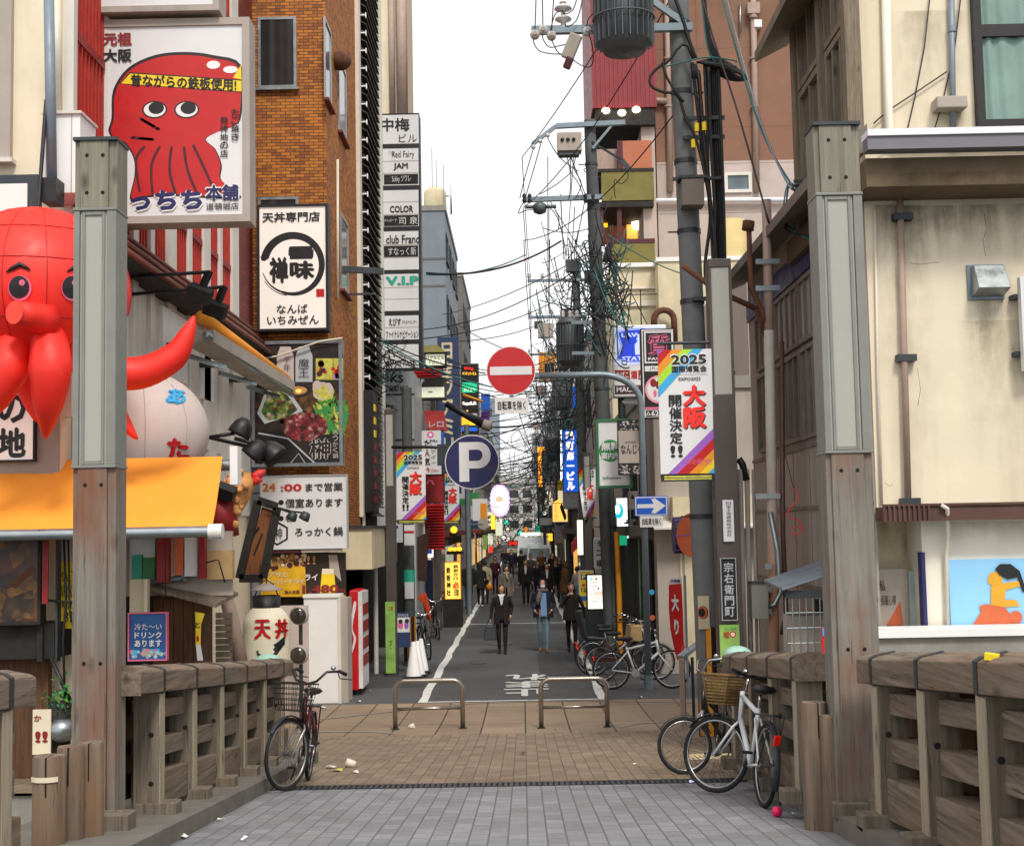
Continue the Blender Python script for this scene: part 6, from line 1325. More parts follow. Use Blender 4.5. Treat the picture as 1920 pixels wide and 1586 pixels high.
def pawn(r, x0, x1, z0, z1, Y):
    m = MB(); F_ = lambda a, b, c, d, mt, k: (lambda q: m.box(q[0], q[1], Y - .0009 * k, Y - .0009 * k + .0006, q[2], q[3], mt))(rowF(a, b, c, d, Y))
    F_(1205, 618, 1264, 782, 'signwhite', 1); F_(1207, 620, 1262, 780, 'black', 2); F_(1208, 621, 1262, 681, 'signwhite', 3); F_(1211, 624, 1259, 678, 'navy_black', 4); F_(1209, 686, 1261, 696, 'signwhite', 3); F_(1209, 763, 1261, 767, 'pink', 3); F_(1209, 768, 1261, 782, 'signwhite', 3); F_(1211, 769, 1260, 781, 'black', 4); m.obj('panel_field', r)
    m = MB(); disc(m, 1236, 730, 27, Y, 'pink', 6); disc(m, 1236, 730, 25.5, Y, 'signwhite', 7); disc(m, 1236, 730, 24.5, Y, 'pink', 8); disc(m, 1236, 730, 23, Y, 'signwhite', 9); disc(m, 1225, 718, 6, Y, 'red_dark', 10, 8); disc(m, 1234, 722, 5, Y, 'red_dark', 10, 8); disc(m, 1228, 738, 3, Y, 'pink', 10, 7); disc(m, 1236, 738, 3, Y, 'pink', 10, 7); m.obj('round_emblem', r)
sign('pawn_sign', 'black pawn shop sign with a red outlined character in a white frame', 'sign', (1203, 616, 1266, 784), 25.2, 'black', .25, None, 0,
     [(1214, 627, 1256, 668, '質', 'pink', .045), (1215, 628, 1255, 667, '質', 'navy_black', .0, 'f'), (1215, 670, 1252, 676, 'PAWN', 'signwhite', .04), (1217, 688, 1240, 694, 'JRA', 'siding', .0), (1211, 771, 1220, 779, '△', 'signwhite', .03), (1221, 770, 1240, 780, '621', 'signwhite', .03)], extra=pawn)
def info(r, x0, x1, z0, z1, Y):
    m = MB(); disc(m, 1144, 845, 21, Y, 'green', 2, 21); m.obj('green_disc', r)
sign('information_sign', 'white vertical sign with a green disc and green frame', 'sign', (1123, 790, 1180, 910), 26.2, 'signwhite', .3, 'green_frame', .05, [(1127, 829, 1163, 845, '無料', 'signwhite', .03), (1127, 848, 1163, 861, '案内所', 'signwhite', .03), (1130, 893, 1164, 898, 'infomen', 'green_frame', .02)], extra=info)
def leaf(r, x0, x1, z0, z1, Y):
    m = MB(); random.seed(4)
    for _ in range(110): a, b = U(1161, 1208), random.choice([U(789, 806), U(870, 888)]); disc(m, a, b, U(1.2, 3.4), Y, random.choice(['signgrey', 'siding', 'black', 'plaster_grey']), 3 + random.random(), U(.8, 2.2), 7)
    m.obj('leaf_pattern', r); m = MB(); u0, u1, w0, w1 = rowF(1160, 807, 1207, 868, Y); m.box(u0, u1, Y - .004, Y - .001, w0, w1, 'plaster_grey'); m.obj('field', r)
sign('black_leaf_sign', 'black sign with a grey field and leaf pattern between two poles', 'sign', (1159, 787, 1211, 890), 25.6, 'black', .2, None, 0, [(1164, 833, 1204, 851, 'なんじゃ', 'black', .01), (1172, 827, 1192, 831, '創作厨房', 'black', 0)], extra=leaf)
sign('rounded_white_sign', 'small white vertical sign with brushed characters near the lit price board', 'sign', (1113, 1008, 1136, 1067), 32, 'signgrey', .12, None, 0, [(1120, 1013, 1130, 1026, 'キ', 'black', .02), (1118, 1031, 1132, 1041, '二', 'black', .04), (1118, 1049, 1132, 1063, '橋', 'black', .03)], bevel=.04)
def price(r, x0, x1, z0, z1, Y):
    m = MB(); disc(m, 1109, 1085, 2.5, Y, 'lit_cyan', 2); disc(m, 1118, 1085, 2.5, Y, 'yellow', 2); disc(m, 1122, 1103, 2, Y, 'red', 2)
    for y in (1091, 1098.5, 1127): stroke(m, [(1107, y), (1121, y)], Y, 1, 'plaster_grey', 2); stroke(m, [(1129, y), (1140, y)], Y, 1, 'plaster_grey', 2)
    m.obj('marks', r); m = MB(); u0, u1, w0, w1 = rowF(1098, 1143, 1145, 1160, Y); m.box(u0, u1, Y - .02, Y + .3, 0, w1, 'steel_dark'); m.obj('base', r)
sign('price_board', 'lit white price board reading 1200 yen beside the parked bicycles', 'sign', (1102, 1078, 1144, 1141), 31.0, 'lit_white', .2, 'dark', .03, [(1109, 1108, 1136, 1116, '1200円', 'fig_orange', .0), (1108, 1118, 1124, 1121, '24時間', 'plaster_grey', 0)], extra=price)
def parky(r, x0, x1, z0, z1, Y):
    m = MB(); u0, u1, w0, w1 = rowF(1089, 1077, 1101, 1086, Y); m.box(u0, u1, Y - .006, Y - .001, w0, w1, 'navy'); u0, u1, w0, w1 = rowF(1089, 1117, 1101, 1126, Y); m.box(u0, u1, Y - .006, Y - .001, w0, w1, 'blue'); m.obj('blue_field', r)
sign('car_park_sign', 'yellow car park sign with a small blue P behind the price board', 'sign', (1087, 1071, 1112, 1136), 32.2, 'lit_yellow' if False else 'yellow', .15, 'signwhite', .02, [(1091, 1078, 1098, 1085, 'P', 'signwhite', .05), (1090, 1101, 1099, 1109, '12', 'black', .02), (1091, 1094, 1097, 1099, '■', 'red', .0)], extra=parky)
def bl(r, x0, x1, z0, z1, Y):
    m = MB(); [m.box(*(lambda q: (q[0], q[1], Y, Y + .06, q[2], q[3]))(rowF(1051, a, 1054.5, b, Y)), 'lit_cool') for a, b in ((806, 824), (828, 846), (850, 880), (884, 897))]; m.obj('tube_lamp', r)
sign('blue_lit_sign', 'lit blue vertical sign with white characters among the tangled poles', 'sign', (1056, 806, 1083, 922), 50, 'lit_blue', .4, 'navy', .03, [(1062, 808, 1077, 920, '門町第一ビル', 'lit_white', .06, 'v')], extra=bl)
sign('building_sign', 'tall blue vertical sign with white characters on the brown panelled building', 'sign', (1263, -90, 1282, 188), 41.7, 'navy_blue', .2, 'signwhite', .03, [(1268, -80, 1279, 168, '島田第一ビル', 'signwhite', .03, 'v'), (1265, 172, 1272, 184, 'GA', 'signwhite', .0)])
sign('grey_box_sign', 'grey unlit box sign under the lit blue vertical sign', 'sign', (1058, 924, 1088, 952), 49.5, 'signgrey', .3, 'siding', .04)
def cat(r, x0, x1, z0, z1, Y):
    m = MB(); poly(m, smooth([(1051, 947), (1053, 943), (1055, 947), (1057, 953), (1062, 968), (1059, 976), (1055, 966), (1052, 958), (1050, 951)], 3), Y, 'black', 3); m.obj('cat_emblem', r)
    m = MB(); poly(m, [(1038, 941), (1044, 938), (1050, 934), (1052, 940), (1058, 946), (1062, 962), (1064, 977), (1037, 977)], Y, 'lit_paper', 2); m.obj('light_field', r)
sign('cat_sign', 'glowing amber sign with a black cat silhouette', 'sign', (1036, 944, 1064, 978), 58, 'lit_cream', .3, 'orange_y', .03, [(1040, 944, 1045, 975, 'ジャンクション', 'dark', .0, 'v')], extra=cat)
def spiky(label, px, py, rx, ry, Y, mat, rim):
    c = W(px, py, Y); s = Y / F; r = T('round_lit_sign', label, 'sign', c); m = MB(); n = 56
    P = [((rx + (2.2 if i % 2 else 0)) * math.cos(2 * math.pi * i / n), (ry + (2.2 if i % 2 else 0)) * (abs(math.sin(2 * math.pi * i / n)) ** .8) * (1 if math.sin(2 * math.pi * i / n) >= 0 else -1)) for i in range(n)]
    m.prism([(a * s, b * s) for a, b in P], rim, c, XP, UP, .3); m.obj('rim', r); m = MB(); m.prism([(a * s * .82, b * s * .84) for a, b in P], mat, c + V((0, -.02, 0)), XP, UP, .018); m.obj('face', r)
    m = MB(); stroke(m, [(px - 10, py - 18), (px - 2, py - 22), (px + 10, py - 19)], Y - .04, 2.5, 'lit_pinkp', 1); disc(m, px - 1, py - 2, 8, Y - .04, 'lit_cream', 1, 6); stroke(m, [(px - 14, py + 12), (px + 12, py + 14)], Y - .04, 1.5, 'pink', 1); m.obj('emblem', r)
spiky('dazzling white scalloped round sign far along the street', 937, 938, 17, 29, 60, 'lit_cool', 'lit_pinkp')
sign('cyan_sign', 'lit white sign with a turquoise ring behind the one way pole', 'sign', (1158, 934, 1178, 1016), 33.5, 'lit_cool', .2, None, 0, extra=lambda r, x0, x1, z0, z1, Y: (lambda m: (disc(m, 1160, 958, 9, Y, 'lit_cyan', 2, 14), disc(m, 1158, 955, 5, Y, 'lit_cool', 3, 9), m.obj('ring', r)))(MB()))
sign('green_lit_sign', 'small lit green sign under the turquoise ring sign', 'sign', (1160, 1002, 1176, 1022), 33.2, 'lit_green', .1, None, 0)
for lb, rc, Y, mt in (('narrow lit white strip sign behind the crumpled banner', (1083, 975, 1093, 1040), 40, 'lit_white'), ('narrow lit strip sign beside the rounded white sign', (1105, 975, 1109, 1040), 41, 'lit_white')): sign('strip_sign', lb, 'sign', rc, Y, mt, .2, None, 0)
m = MB(); a, b, c, d = W(1071, 1020, 42), W(1092, 990, 42), W(1092, 1018, 42), W(1071, 1040, 42); m.add([a, d, c, b] + [q + V((0, .6, 0)) for q in (a, d, c, b)], [(0, 1, 2, 3), (0, 3, 7, 4), (1, 5, 6, 2)], 'red_dark'); one(m, 'red_awning', 'dark red slanted shop awning behind the crumpled banner', 'awning')
sign('intercom_sign', 'small grey rounded box sign behind the blue arrow sign', 'sign', (1178, 921, 1198, 956), 27.2, 'plaster_grey', .12, None, 0, extra=lambda r, x0, x1, z0, z1, Y: (lambda m: (disc(m, 1186, 932, 3, Y, 'black', 2, 4), m.obj('keyhole', r)))(MB()), bevel=.03)
r = T('drum_sign', 'drum shaped purple striped sign with an orange end', 'sign', W(1285, 1000, 22)); Y = 22.0; c = W(1288, 1003, Y); m = MB(); m.cyl(c + V((-.22, 0, 0)), c + V((.24, 0, 0)), .3, 'navy', n=28)
for i in range(14): a = math.pi * 2 * i / 14; m.beam(c + V((-.225, .302 * math.cos(a), .302 * math.sin(a))), c + V((.235, .302 * math.cos(a), .302 * math.sin(a))), .03, .012, 'purple' if i % 2 else 'siding_dark')
m.obj('drum', r); m = MB(); m.add([c + V((.05 + .26 * math.cos(t), -.31, .36 * math.sin(t))) for t in (math.pi * 2 * i / 24 for i in range(24))], [tuple(range(24))], 'fig_orange'); m.obj('end', r); m = MB(); m.cyl((c.x + .4, Y, c.z - 1.0), (c.x + .4, Y, c.z + .2), .05, 'red', n=10); m.obj('tassel', r)
# red sale flag
r = T('sale_flag', 'red feather flag with white characters beside the steel ramp', 'flag', G(1290, 1240)); Y = 22.6
m = MB(); q = [(1254, 1096), (1278, 1094), (1281, 1150), (1282, 1200), (1284, 1214), (1276, 1232), (1270, 1238), (1264, 1215), (1257, 1180), (1254, 1140)]; P = [W(a, b, Y + .04 * math.sin(b * .05)) for a, b in q]; m.add(P + [p + V((0, .01, 0)) for p in P], [tuple(range(10))[::-1], tuple(range(10, 20))], 'red'); m.obj('cloth', r)
m = MB(); P = [W(a, b, Y) for a, b in ((1254, 1085), (1279, 1083), (1278, 1094), (1254, 1096))]; m.add(P + [p + V((0, .01, 0)) for p in P], [(3, 2, 1, 0), (4, 5, 6, 7)], 'signwhite'); m.obj('header', r)
m = MB(); ptxt(m, 1257, 1086, 1275, 1092, Y - .01, '大特価', 'navy', .03); ptxt(m, 1259, 1114, 1273, 1146, Y - .05, '大', 'signwhite', .05); ptxt(m, 1264, 1160, 1273, 1190, Y - .05, 'り', 'signwhite', .05); m.obj('lettering', r)
m = MB(); a = W(1285, 1090, Y); m.cyl((a.x, Y + .03, 0), (a.x, Y + .03, a.z + .1), .018, 'pipe_blue', n=8); m.obj('pole', r)
r = T('steel_ramp', 'steel handrail frame sloping behind the white bicycle', 'handrail', G(1290, 1330)); Y = 19; m = MB(); m.beam(W(1276, 1232, Y), W(1312, 1205, Y + .3), .12, .05, 'steel'); m.obj('rail', r)
for px in (1281, 1298): a = W(px, 1232, Y); m = MB(); m.box(a.x - .02, a.x + .02, Y, Y + .04, gz(Y), a.z, 'steel_dark'); m.obj('leg', r)
m = MB(); x0, x1, z0, z1 = rowF(1276, 1236, 1284, 1350, 18.5); m.box(x0, x1, 18.5, 18.6, gz(18.5), z1, 'pipe_pink'); one(m, 'wooden_stake', 'weathered stake standing beside the bicycle wheel', 'stake')
# ------------------------------------------------------------------ left side, middle distance
def tenant(r, x0, x1, z0, z1, Y):
    m = MB(); k = Y / F
    F_ = lambda a, b, c, d, mt, kk=1: (lambda q: m.box(q[0], q[1], Y - .004 * kk, Y - .004 * kk + .003, q[2], q[3], mt))(rowF(a, b, c, d, Y))
    for a, b in ((216, 270), (279, 348), (357, 425), (434, 506), (514, 583), (592, 637), (646, 690)): F_(711.5, a, 785, b, 'signwhite', 1)
    for b in (302.5, 325, 379, 402.5, 459, 483, 539, 561, 614, 668): F_(711.5, b - .6, 785, b + .6, 'plaster_grey', 2)
    for a, b in ((327, 346), (404, 424), (461, 482)): F_(720, a, 784, b, 'dark', 2)
    m.obj('tenant_panel', r)
sign('tenant_sign', 'tall black framed sign tower listing tenants floor by floor', 'sign', (706, 213, 789, 692), 31.6, 'black', .5, None, 0,
     [(714, 222, 768, 247, '中梅', 'black', .02), (748, 252, 782, 267, 'ビル', 'black', .0), (735, 284, 777, 299, 'Red Fairy', 'dark', .0, 'f'), (729, 284, 741, 289, 'CLUB', 'plaster_grey', 0, 'f'), (738, 306, 765, 320, 'JAM', 'black', .03, 'f'), (735, 330, 770, 344, 'Sckky ソワレ', 'signwhite', .0, 'f'), (731, 386, 775, 399, 'COLOR', 'black', .03, 'f'), (721, 411, 744, 416, 'めんばーず', 'signwhite', 0, 'f'), (748, 407, 783, 421, '司 泉', 'signwhite', .0, 'f'), (724, 441, 786, 457, 'club Franc', 'black', .02, 'f'), (728, 464, 780, 479, 'すなっく新', 'signwhite', .0, 'f'), (723, 518, 786, 535, 'V.I.P', 'teal', .05, 'f'), (729, 597, 752, 611, 'えびす', 'black', .02, 'f'), (754, 601, 781, 607, 'PREMIUM', 'siding', 0, 'f'), (724, 620, 785, 634, 'ファイナルナビゲーション', 'black', .01, 'f'), (721, 676, 787, 686, 'PRIMO PASSO', 'black', .01, 'f')] +
     [(711, y, 717, y + 7, f, 'black', .01, 'f') for f, y in (('5', 283), ('5', 306), ('5', 329), ('4', 361), ('4', 386), ('4', 408), ('3', 440), ('3', 464), ('3', 487), ('2', 519), ('2', 543), ('2', 566), ('1', 598), ('1', 620))] + [(711, y + 10, 716, y + 17, 'F', 'black', .01, 'f') for y in (283, 306, 329, 361, 386, 408, 440, 464, 487, 519, 543, 566, 598, 620)], extra=tenant)
sign('hotel_sign', 'tall dark blue vertical sign with cream outlined characters', 'sign', (822, 632, 862, 925), 45, 'sign_navy', .5, None, 0, [(830, 640, 850, 925, '日宝ファミリー館', 'tank', .03, 'v')])
def ten2(r, x0, x1, z0, z1, Y):
    m = MB(); F_ = lambda a, b, c, d, mt: (lambda q: m.box(q[0], q[1], Y - .01, Y - .002, q[2], q[3], mt))(rowF(a, b, c, d, Y))
    F_(866, 717, 895, 736, 'lit_green'); F_(866, 775, 895, 783, 'signwhite'); F_(866, 783, 881, 797, 'lit_orange'); F_(881, 783, 895, 797, 'lit_yellow'); F_(866, 799, 881, 808, 'lit_blue'); F_(881, 799, 895, 808, 'lit_blue'); m.obj('lit_panel', r)
sign('lit_tenant_sign', 'dark sign tower with red, green and orange lit panels', 'sign', (865, 683, 897, 815), 52, 'black', .5, 'siding', .03, [(871, 688, 888, 695, '日宝', 'lit_red', .03), (867, 697, 893, 704, 'センチュリービル', 'lit_yellow', .03), (870, 727, 891, 734, 'シフォン', 'lit_white', .02), (867, 753, 894, 761, 'SquiLR', 'lit_white', .05), (869, 769, 878, 774, '3F', 'lit_yellow', .03), (869, 800, 878, 806, '2F', 'lit_white', .02)], extra=ten2)
sign('lit_box_sign', 'cream lit box sign under a small olive roof', 'sign', (798, 664, 834, 685), 36, 'lit_soft', .5, 'dark', .03, [(800, 667, 833, 674, 'リアルビル', 'black', .02), (803, 676, 830, 683, '千日ビル', 'black', .0)], extra=lambda r, x0, x1, z0, z1, Y: (lambda m: (m.hexa([(x0 - .5, Y - .1, z1 + .04), (x1 + .05, Y - .1, z1 + .04), (x1 + .05, Y + .5, z1 + .04), (x0 - .5, Y + .5, z1 + .04), (x0 - .5, Y + .1, z1 + .26), (x1 - .2, Y + .1, z1 + .26), (x1 - .2, Y + .5, z1 + .26), (x0 - .5, Y + .5, z1 + .26)], 'olive'), m.obj('roof', r)))(MB()))
m = MB(); x0, x1, z0, z1 = rowF(776, 689, 826, 709, 37); [m.box(x0, x1, 37, 37.4, z0 + i * (z1 - z0) / 4, z0 + (i + .7) * (z1 - z0) / 4, 'red') for i in range(4)]; m.box(x0, x1, 37.4, 37.5, z0, z1, 'red_dark'); one(m, 'red_fascia', 'bright red slatted fascia above the fifth floor sign', 'fascia')
sign('floor_sign', 'dark box sign with 5F over a pale lit panel', 'sign', (777, 708, 836, 748), 36.5, 'wall_dark', .5, None, 0, [(782, 711, 796, 719, '5F', 'signwhite', .04), (803, 734, 811, 736, '一', 'black', .02)], extra=lambda r, x0, x1, z0, z1, Y: (lambda m: (m.box(*(lambda q: (q[0], q[1], Y - .01, Y - .002, q[2], q[3]))(rowF(787, 726, 833, 745, Y)), 'lit_soft'), m.obj('lit_panel', r)))(MB()))
m = MB(); a, b, c, d = W(795, 770, 36.5), W(832, 770, 36.5), W(838, 806, 35.9), W(801, 806, 35.9); m.add([a, d, c, b] + [q + V((0, .3, -.02)) for q in (a, d, c, b)], [(0, 1, 2, 3), (7, 6, 5, 4)], 'red_dark'); m.txt('レロ', W(804, 790, 35.8), XP, UP, .4, .16, 'signgrey', .02); one(m, 'red_shop_awning', 'faded red awning with pale katakana above the white notice board', 'awning')
sign('notice_sign', 'white notice sign with a pink ring and red arrow', 'sign', (791, 807, 827, 889), 33.5, 'signwhite', .08, None, 0, [(806, 824, 822, 829, 'Mr', 'navy', .02), (808, 831, 818, 872, 'レディー', 'siding', .01, 'v'), (796, 823, 806, 874, 'た人気', 'maroon', .03, 'v'), (799, 876, 806, 886, '↑', 'red', .05), (807, 879, 822, 885, '250m', 'red', .0)], extra=lambda r, x0, x1, z0, z1, Y: (lambda m: (disc(m, 807, 815, 6.5, Y, 'pink', 2), disc(m, 807, 815, 3, Y, 'lawback', 3), m.obj('ring', r)))(MB()))
sign('red_sign', 'red square sign with a pale arch under the notice sign', 'sign', (798, 890, 832, 942), 34.5, 'red_dark', .2, 'maroon', .02, extra=lambda r, x0, x1, z0, z1, Y: (lambda m: (stroke(m, [(800, 908), (804, 901), (809, 901), (813, 908)], Y, 3, 'pink', 2), m.obj('arch', r)))(MB()))
m = MB(); x0, x1, z0, z1 = rowF(796, 944, 832, 1030, 35.5)
for i in range(16): m.box(x0, x1, 35.5, 35.62, z0 + (z1 - z0) * i / 16, z0 + (z1 - z0) * (i + .55) / 16, 'red')
m.box(x0, x1, 35.63, 35.8, z0, z1, 'red_dark'); one(m, 'red_louvre', 'tall red slatted screen under the red square sign', 'screen')
sign('lit_lantern_sign', 'glowing amber standing sign with black and red characters', 'sign', (835, 1054, 863, 1122), 40, 'lit_paper', .35, 'orange_y', .02, [(837, 1062, 845, 1118, '鉄板神社', 'dark', .05, 'v'), (850, 1058, 860, 1088, '鉄板かけ', 'dark', .03, 'v'), (849, 1090, 861, 1104, '必', 'lit_red', .06), (851, 1105, 861, 1117, '理', 'dark', .02)], extra=lambda r, x0, x1, z0, z1, Y: (lambda m: (m.box(x0 - .08, x1 + .05, Y - .05, Y + .5, 0, z0 - .04, 'dark'), m.obj('base', r)))(MB()))
for lb, rc in (('row of yellow lit lamps above the glowing standing sign', (840, 1026, 866, 1033)), ('yellow round lamp above the row of yellow lamps', (845, 987, 857, 999))):
    x0, x1, z0, z1 = rowF(*rc, 40.5); m = MB(); n = 3 if rc[2] - rc[0] > 20 else 1
    for i in range(n): m.ball(((x0 + (x1 - x0) * (i + .5) / n), 40.5, (z0 + z1) / 2), (x1 - x0) / n * .55, .1, (z1 - z0) * .55, 'lit_yellow', 12)
    m.box(x0 - .05, x1 + .05, 40.55, 40.65, z0 - .1, z0, 'dark'); one(m, 'yellow_lamp', lb, 'lamp')
sign('white_lit_sign', 'lit white standing sign with a blue wave behind the brown flag', 'sign', (799, 988, 811, 1045), 37, 'lit_white', .3, None, 0, extra=lambda r, x0, x1, z0, z1, Y: (lambda m: (disc(m, 806, 1012, 4, Y, 'blue', 2, 6), m.box(*(lambda q: (q[0], q[1], Y - .01, Y - .002, q[2], q[3]))(rowF(800, 1030, 810, 1038, Y)), 'blue'), m.obj('marks', r)))(MB()))
sign('blue_board', 'dark blue tall board behind the brown flag', 'board', (778, 1050, 812, 1150), 36.8, 'sign_navy', .3, None, 0)
m = MB(); q = [(806, 985), (797, 1000), (778, 1008), (776, 1088), (800, 1090), (803, 1020)]; P = [W(a, b, 34 + .1 * math.sin(a * .3)) for a, b in q]; m.add(P + [p + V((0, .01, 0)) for p in P], [tuple(range(6)), tuple(range(6, 12))[::-1]], 'flagbrown'); one(m, 'brown_flag', 'drooping dark brown shop flag beside the striped pole', 'flag')
sign('pole_notice', 'white notice plate with a red bar above the brown flag', 'notice', (758, 984, 777, 1022), 28.5, 'signwhite', .02, None, 0, extra=lambda r, x0, x1, z0, z1, Y: (lambda m: (m.box(*(lambda q: (q[0], q[1], Y - .01, Y - .002, q[2], q[3]))(rowF(758, 995, 776, 999, Y)), 'red'), m.obj('bar', r)))(MB()))
r = T('street_pole', 'short grey street pole with teal sticker and striped foot near the white cones', 'pole', G(767, 1200)); Y = 29; a = W(767, 1100, Y); m = MB(); m.cyl((a.x, Y, 0), (a.x, Y, 6.0), .13, 'pole_dark', .11, n=16); m.obj('pole', r)
m = MB(); m.cyl((a.x, Y, PZ(1092, Y)), (a.x, Y, PZ(1064, Y)), .134, 'teal', n=16); m.obj('sticker', r); x0, x1, z0, z1 = rowF(759, 1091, 776, 1122, Y - .14); m = MB(); m.box(x0, x1, Y - .15, Y - .13, z0, z1, 'signwhite'); m.obj('plate', r)
m = MB()
for i in range(10): t0, t1 = 2 * math.pi * i / 10, 2 * math.pi * (i + 1) / 10; m.add([(a.x + .136 * math.cos(t), Y + .136 * math.sin(t), z) for t, z in ((t0, .1), (t1, .1), (t1, 1.05), (t0, 1.05))], [(0, 1, 2, 3)], 'post_yellow' if i % 2 else 'black')
m.obj('striped_sleeve', r)
def aboard(r, x0, x1, z0, z1, Y):
    m = MB(); F_ = lambda a, b, c, d, mt, k: (lambda q: m.box(q[0], q[1], Y - .0009 * k, Y - .0009 * k + .0006, q[2], q[3], mt))(rowF(a, b, c, d, Y)); F_(744, 1157, 768, 1185, 'signwhite', 1); m.obj('field', r); m = MB(); disc(m, 751, 1172, 5, Y, 'pink', 3, 7); disc(m, 751, 1165, 4, Y, 'dark', 4, 4); disc(m, 762, 1172, 4, Y, 'lit_pinkp' if False else 'purple', 3, 7); disc(m, 763, 1164, 4, Y, 'dark', 4, 4); m.obj('figures', r)
    m = MB(); [m.box(xx, xx + .03, Y, Y + .03, 0, z0, 'steel_dark') for xx in (x0 + .03, x1 - .06)]; m.obj('leg', r)
sign('advert_board', 'dark blue standing advert board with a pale picture beside the green poster', 'board', (742, 1148, 769, 1213), 27.4, 'sign_navy', .05, None, 0, [(746, 1151, 766, 1155, 'SPACE', 'signwhite', .0)], extra=aboard)
r = T('gantry_pole', 'thin grey pole with a round plate behind the parking sign', 'pole', G(878, 1090, 20, 80)); Y = 46; a = W(878, 1000, Y); m = MB(); m.cyl((a.x, Y, 0), (a.x, Y, 6.5), .1, 'galv', n=14); m.obj('pole', r); c = W(906, 982, Y); m = MB(); m.cyl(c, c + V((0, .03, 0)), .19, 'plaster_grey', n=24); m.obj('plate', r); m = MB(); m.beam((a.x, Y, c.z), (c.x, Y, c.z), .04, .04, 'galv'); m.obj('arm', r)
sign('orange_notice', 'white and orange notice beside the thin grey pole', 'notice', (886, 935, 914, 976), 46.2, 'signwhite', .1, None, 0, extra=lambda r, x0, x1, z0, z1, Y: (lambda m: (m.box(*(lambda q: (q[0], q[1], Y - .02, Y - .002, q[2], q[3]))(rowF(901, 944, 913, 976, Y)), 'orange_y'), m.obj('orange_half', r)))(MB()))
for lb, rc, Y, mt in (('blue sign with a purple foot above the far street', (902, 738, 919, 770), 66, 'blue'), ('purple sign below the far blue sign', (902, 772, 919, 800), 66.4, 'purple'), ('grey blue sign beside the lit tenant tower', (897, 798, 912, 812), 60, 'grey_blue'), ('lit yellow vertical sign at the far street end', (921, 965, 928, 992), 75, 'lit_yellow'), ('lit white grid sign at the far street end', (929, 978, 942, 1004), 80, 'lit_soft'), ('white projecting sign among far wires', (1012, 971, 1035, 984), 70, 'signgrey'), ('tall teal sign far down the street on the wire side', (1040, 985, 1058, 1018), 64, 'grey_blue'), ('amber strip lamp sign on a far pole', (1061, 978, 1066, 1003), 60, 'lit_orange'), ('string of amber lamps on the far scaffold', (1009, 838, 1016, 912), 75, 'lit_orange'), ('bright amber lamp under the far transformer', (1008, 838, 1022, 846), 74.8, 'lit_orange'), ('orange covered sign near the upper wires', (1010, 660, 1042, 716), 70, 'orange_y'), ('pink and blue lit sign above the grey transformer', (1054, 724, 1080, 764), 56, 'lit_blue'), ('small red lit sign below the far amber lamps', (1041, 1000, 1048, 1022), 88, 'red'), ('white lit sign low beside the far shop fronts', (915, 1000, 924, 1020), 90, 'lit_soft'), ('teal lit board near the far crossing', (1003, 985, 1012, 1000), 100, 'lit_green'), ('yellow lit board over the far shop doors', (1028, 1000, 1036, 1014), 92, 'lit_yellow'), ('pale green board on the far shop row', (905, 1003, 913, 1030), 70, 'poster_green'), ('pale blue board above the far shop row', (926, 935, 934, 960), 100, 'skyblue'), ('red lit lantern box on the far shop row', (917, 1024, 923, 1036), 72, 'lit_red'), ('white box sign on the far pole row', (1022, 905, 1034, 918), 82, 'white_dirty')):
    sign('far_sign', lb, 'sign', rc, Y, mt, .3, None, 0)
for i, (px, py, mt) in enumerate(((950, 980, 'lit_teal'), (975, 999, 'lit_teal'), (966, 1018, 'lit_red'), (957, 1018, 'lit_red'), (986, 992, 'lit_orange'), (992, 999, 'lit_orange'), (944, 1008, 'lit_white'), (953, 1012, 'lit_white'), (990, 1012, 'lit_cream'), (996, 1008, 'lit_cream'), (952, 993, 'lit_cream'), (986, 1004, 'lit_white'), (985, 1011, 'lit_paper'), (1028, 924, 'lit_white'), (1024, 942, 'lit_white'), (1021, 962, 'lit_white'), (1045, 1012, 'lit_yellow'), (1053, 1021, 'lit_yellow'))):
    c = W(px, py, 95 + i); m = MB(); m.ball(c, .16, .1, .16, mt, 10, k=6); m.box(c.x - .2, c.x + .2, c.y + .1, c.y + .2, c.z - .2, c.z + .2, 'black'); one(m, 'signal_lamp', {'lit_teal': 'glowing green signal lamp at the far crossing', 'lit_red': 'glowing red lamp at the far crossing', 'lit_orange': 'glowing amber lamp at the far crossing'}.get(mt, 'small glowing shop lamp at the far end of the street'), 'lamp', 'lamps glowing at the far end of the street')
# ------------------------------------------------------------------ utility poles, transformers and cables
def sag(a, b, s, n=14):
    a, b = V(a), V(b); return [a.lerp(b, i / n) - UP * (s * 4 * (i / n) * (1 - i / n)) for i in range(n + 1)]
def cable(pts, r=.012, mat='cable', label='thin black overhead cable strung along the utility poles', group='overhead cables along the poles'):
    m = MB(); m.tube(pts, r, mat, 5); return one(m, 'overhead_cable', label, 'cable', group)
def crossarm(root, c, x0, x1, z, tilt=0, ins=(), w=.09):
    m = MB(); m.beam((x0, c.y - .15, z), (x1, c.y - .15, z + tilt), w, w, 'galv'); m.obj('crossarm', root)
    for t in ins:
        x = x0 + (x1 - x0) * t; zz = z + tilt * t; m = MB(); m.lathe([(.02, -.02), (.02, .06), (.07, .07), (.075, .1), (.03, .13), (.06, .15), (.06, .17), (.02, .2), (.01, .22)], (x, c.y - .15, zz + w / 2), 'insul', 10); m.obj('insulator', root)
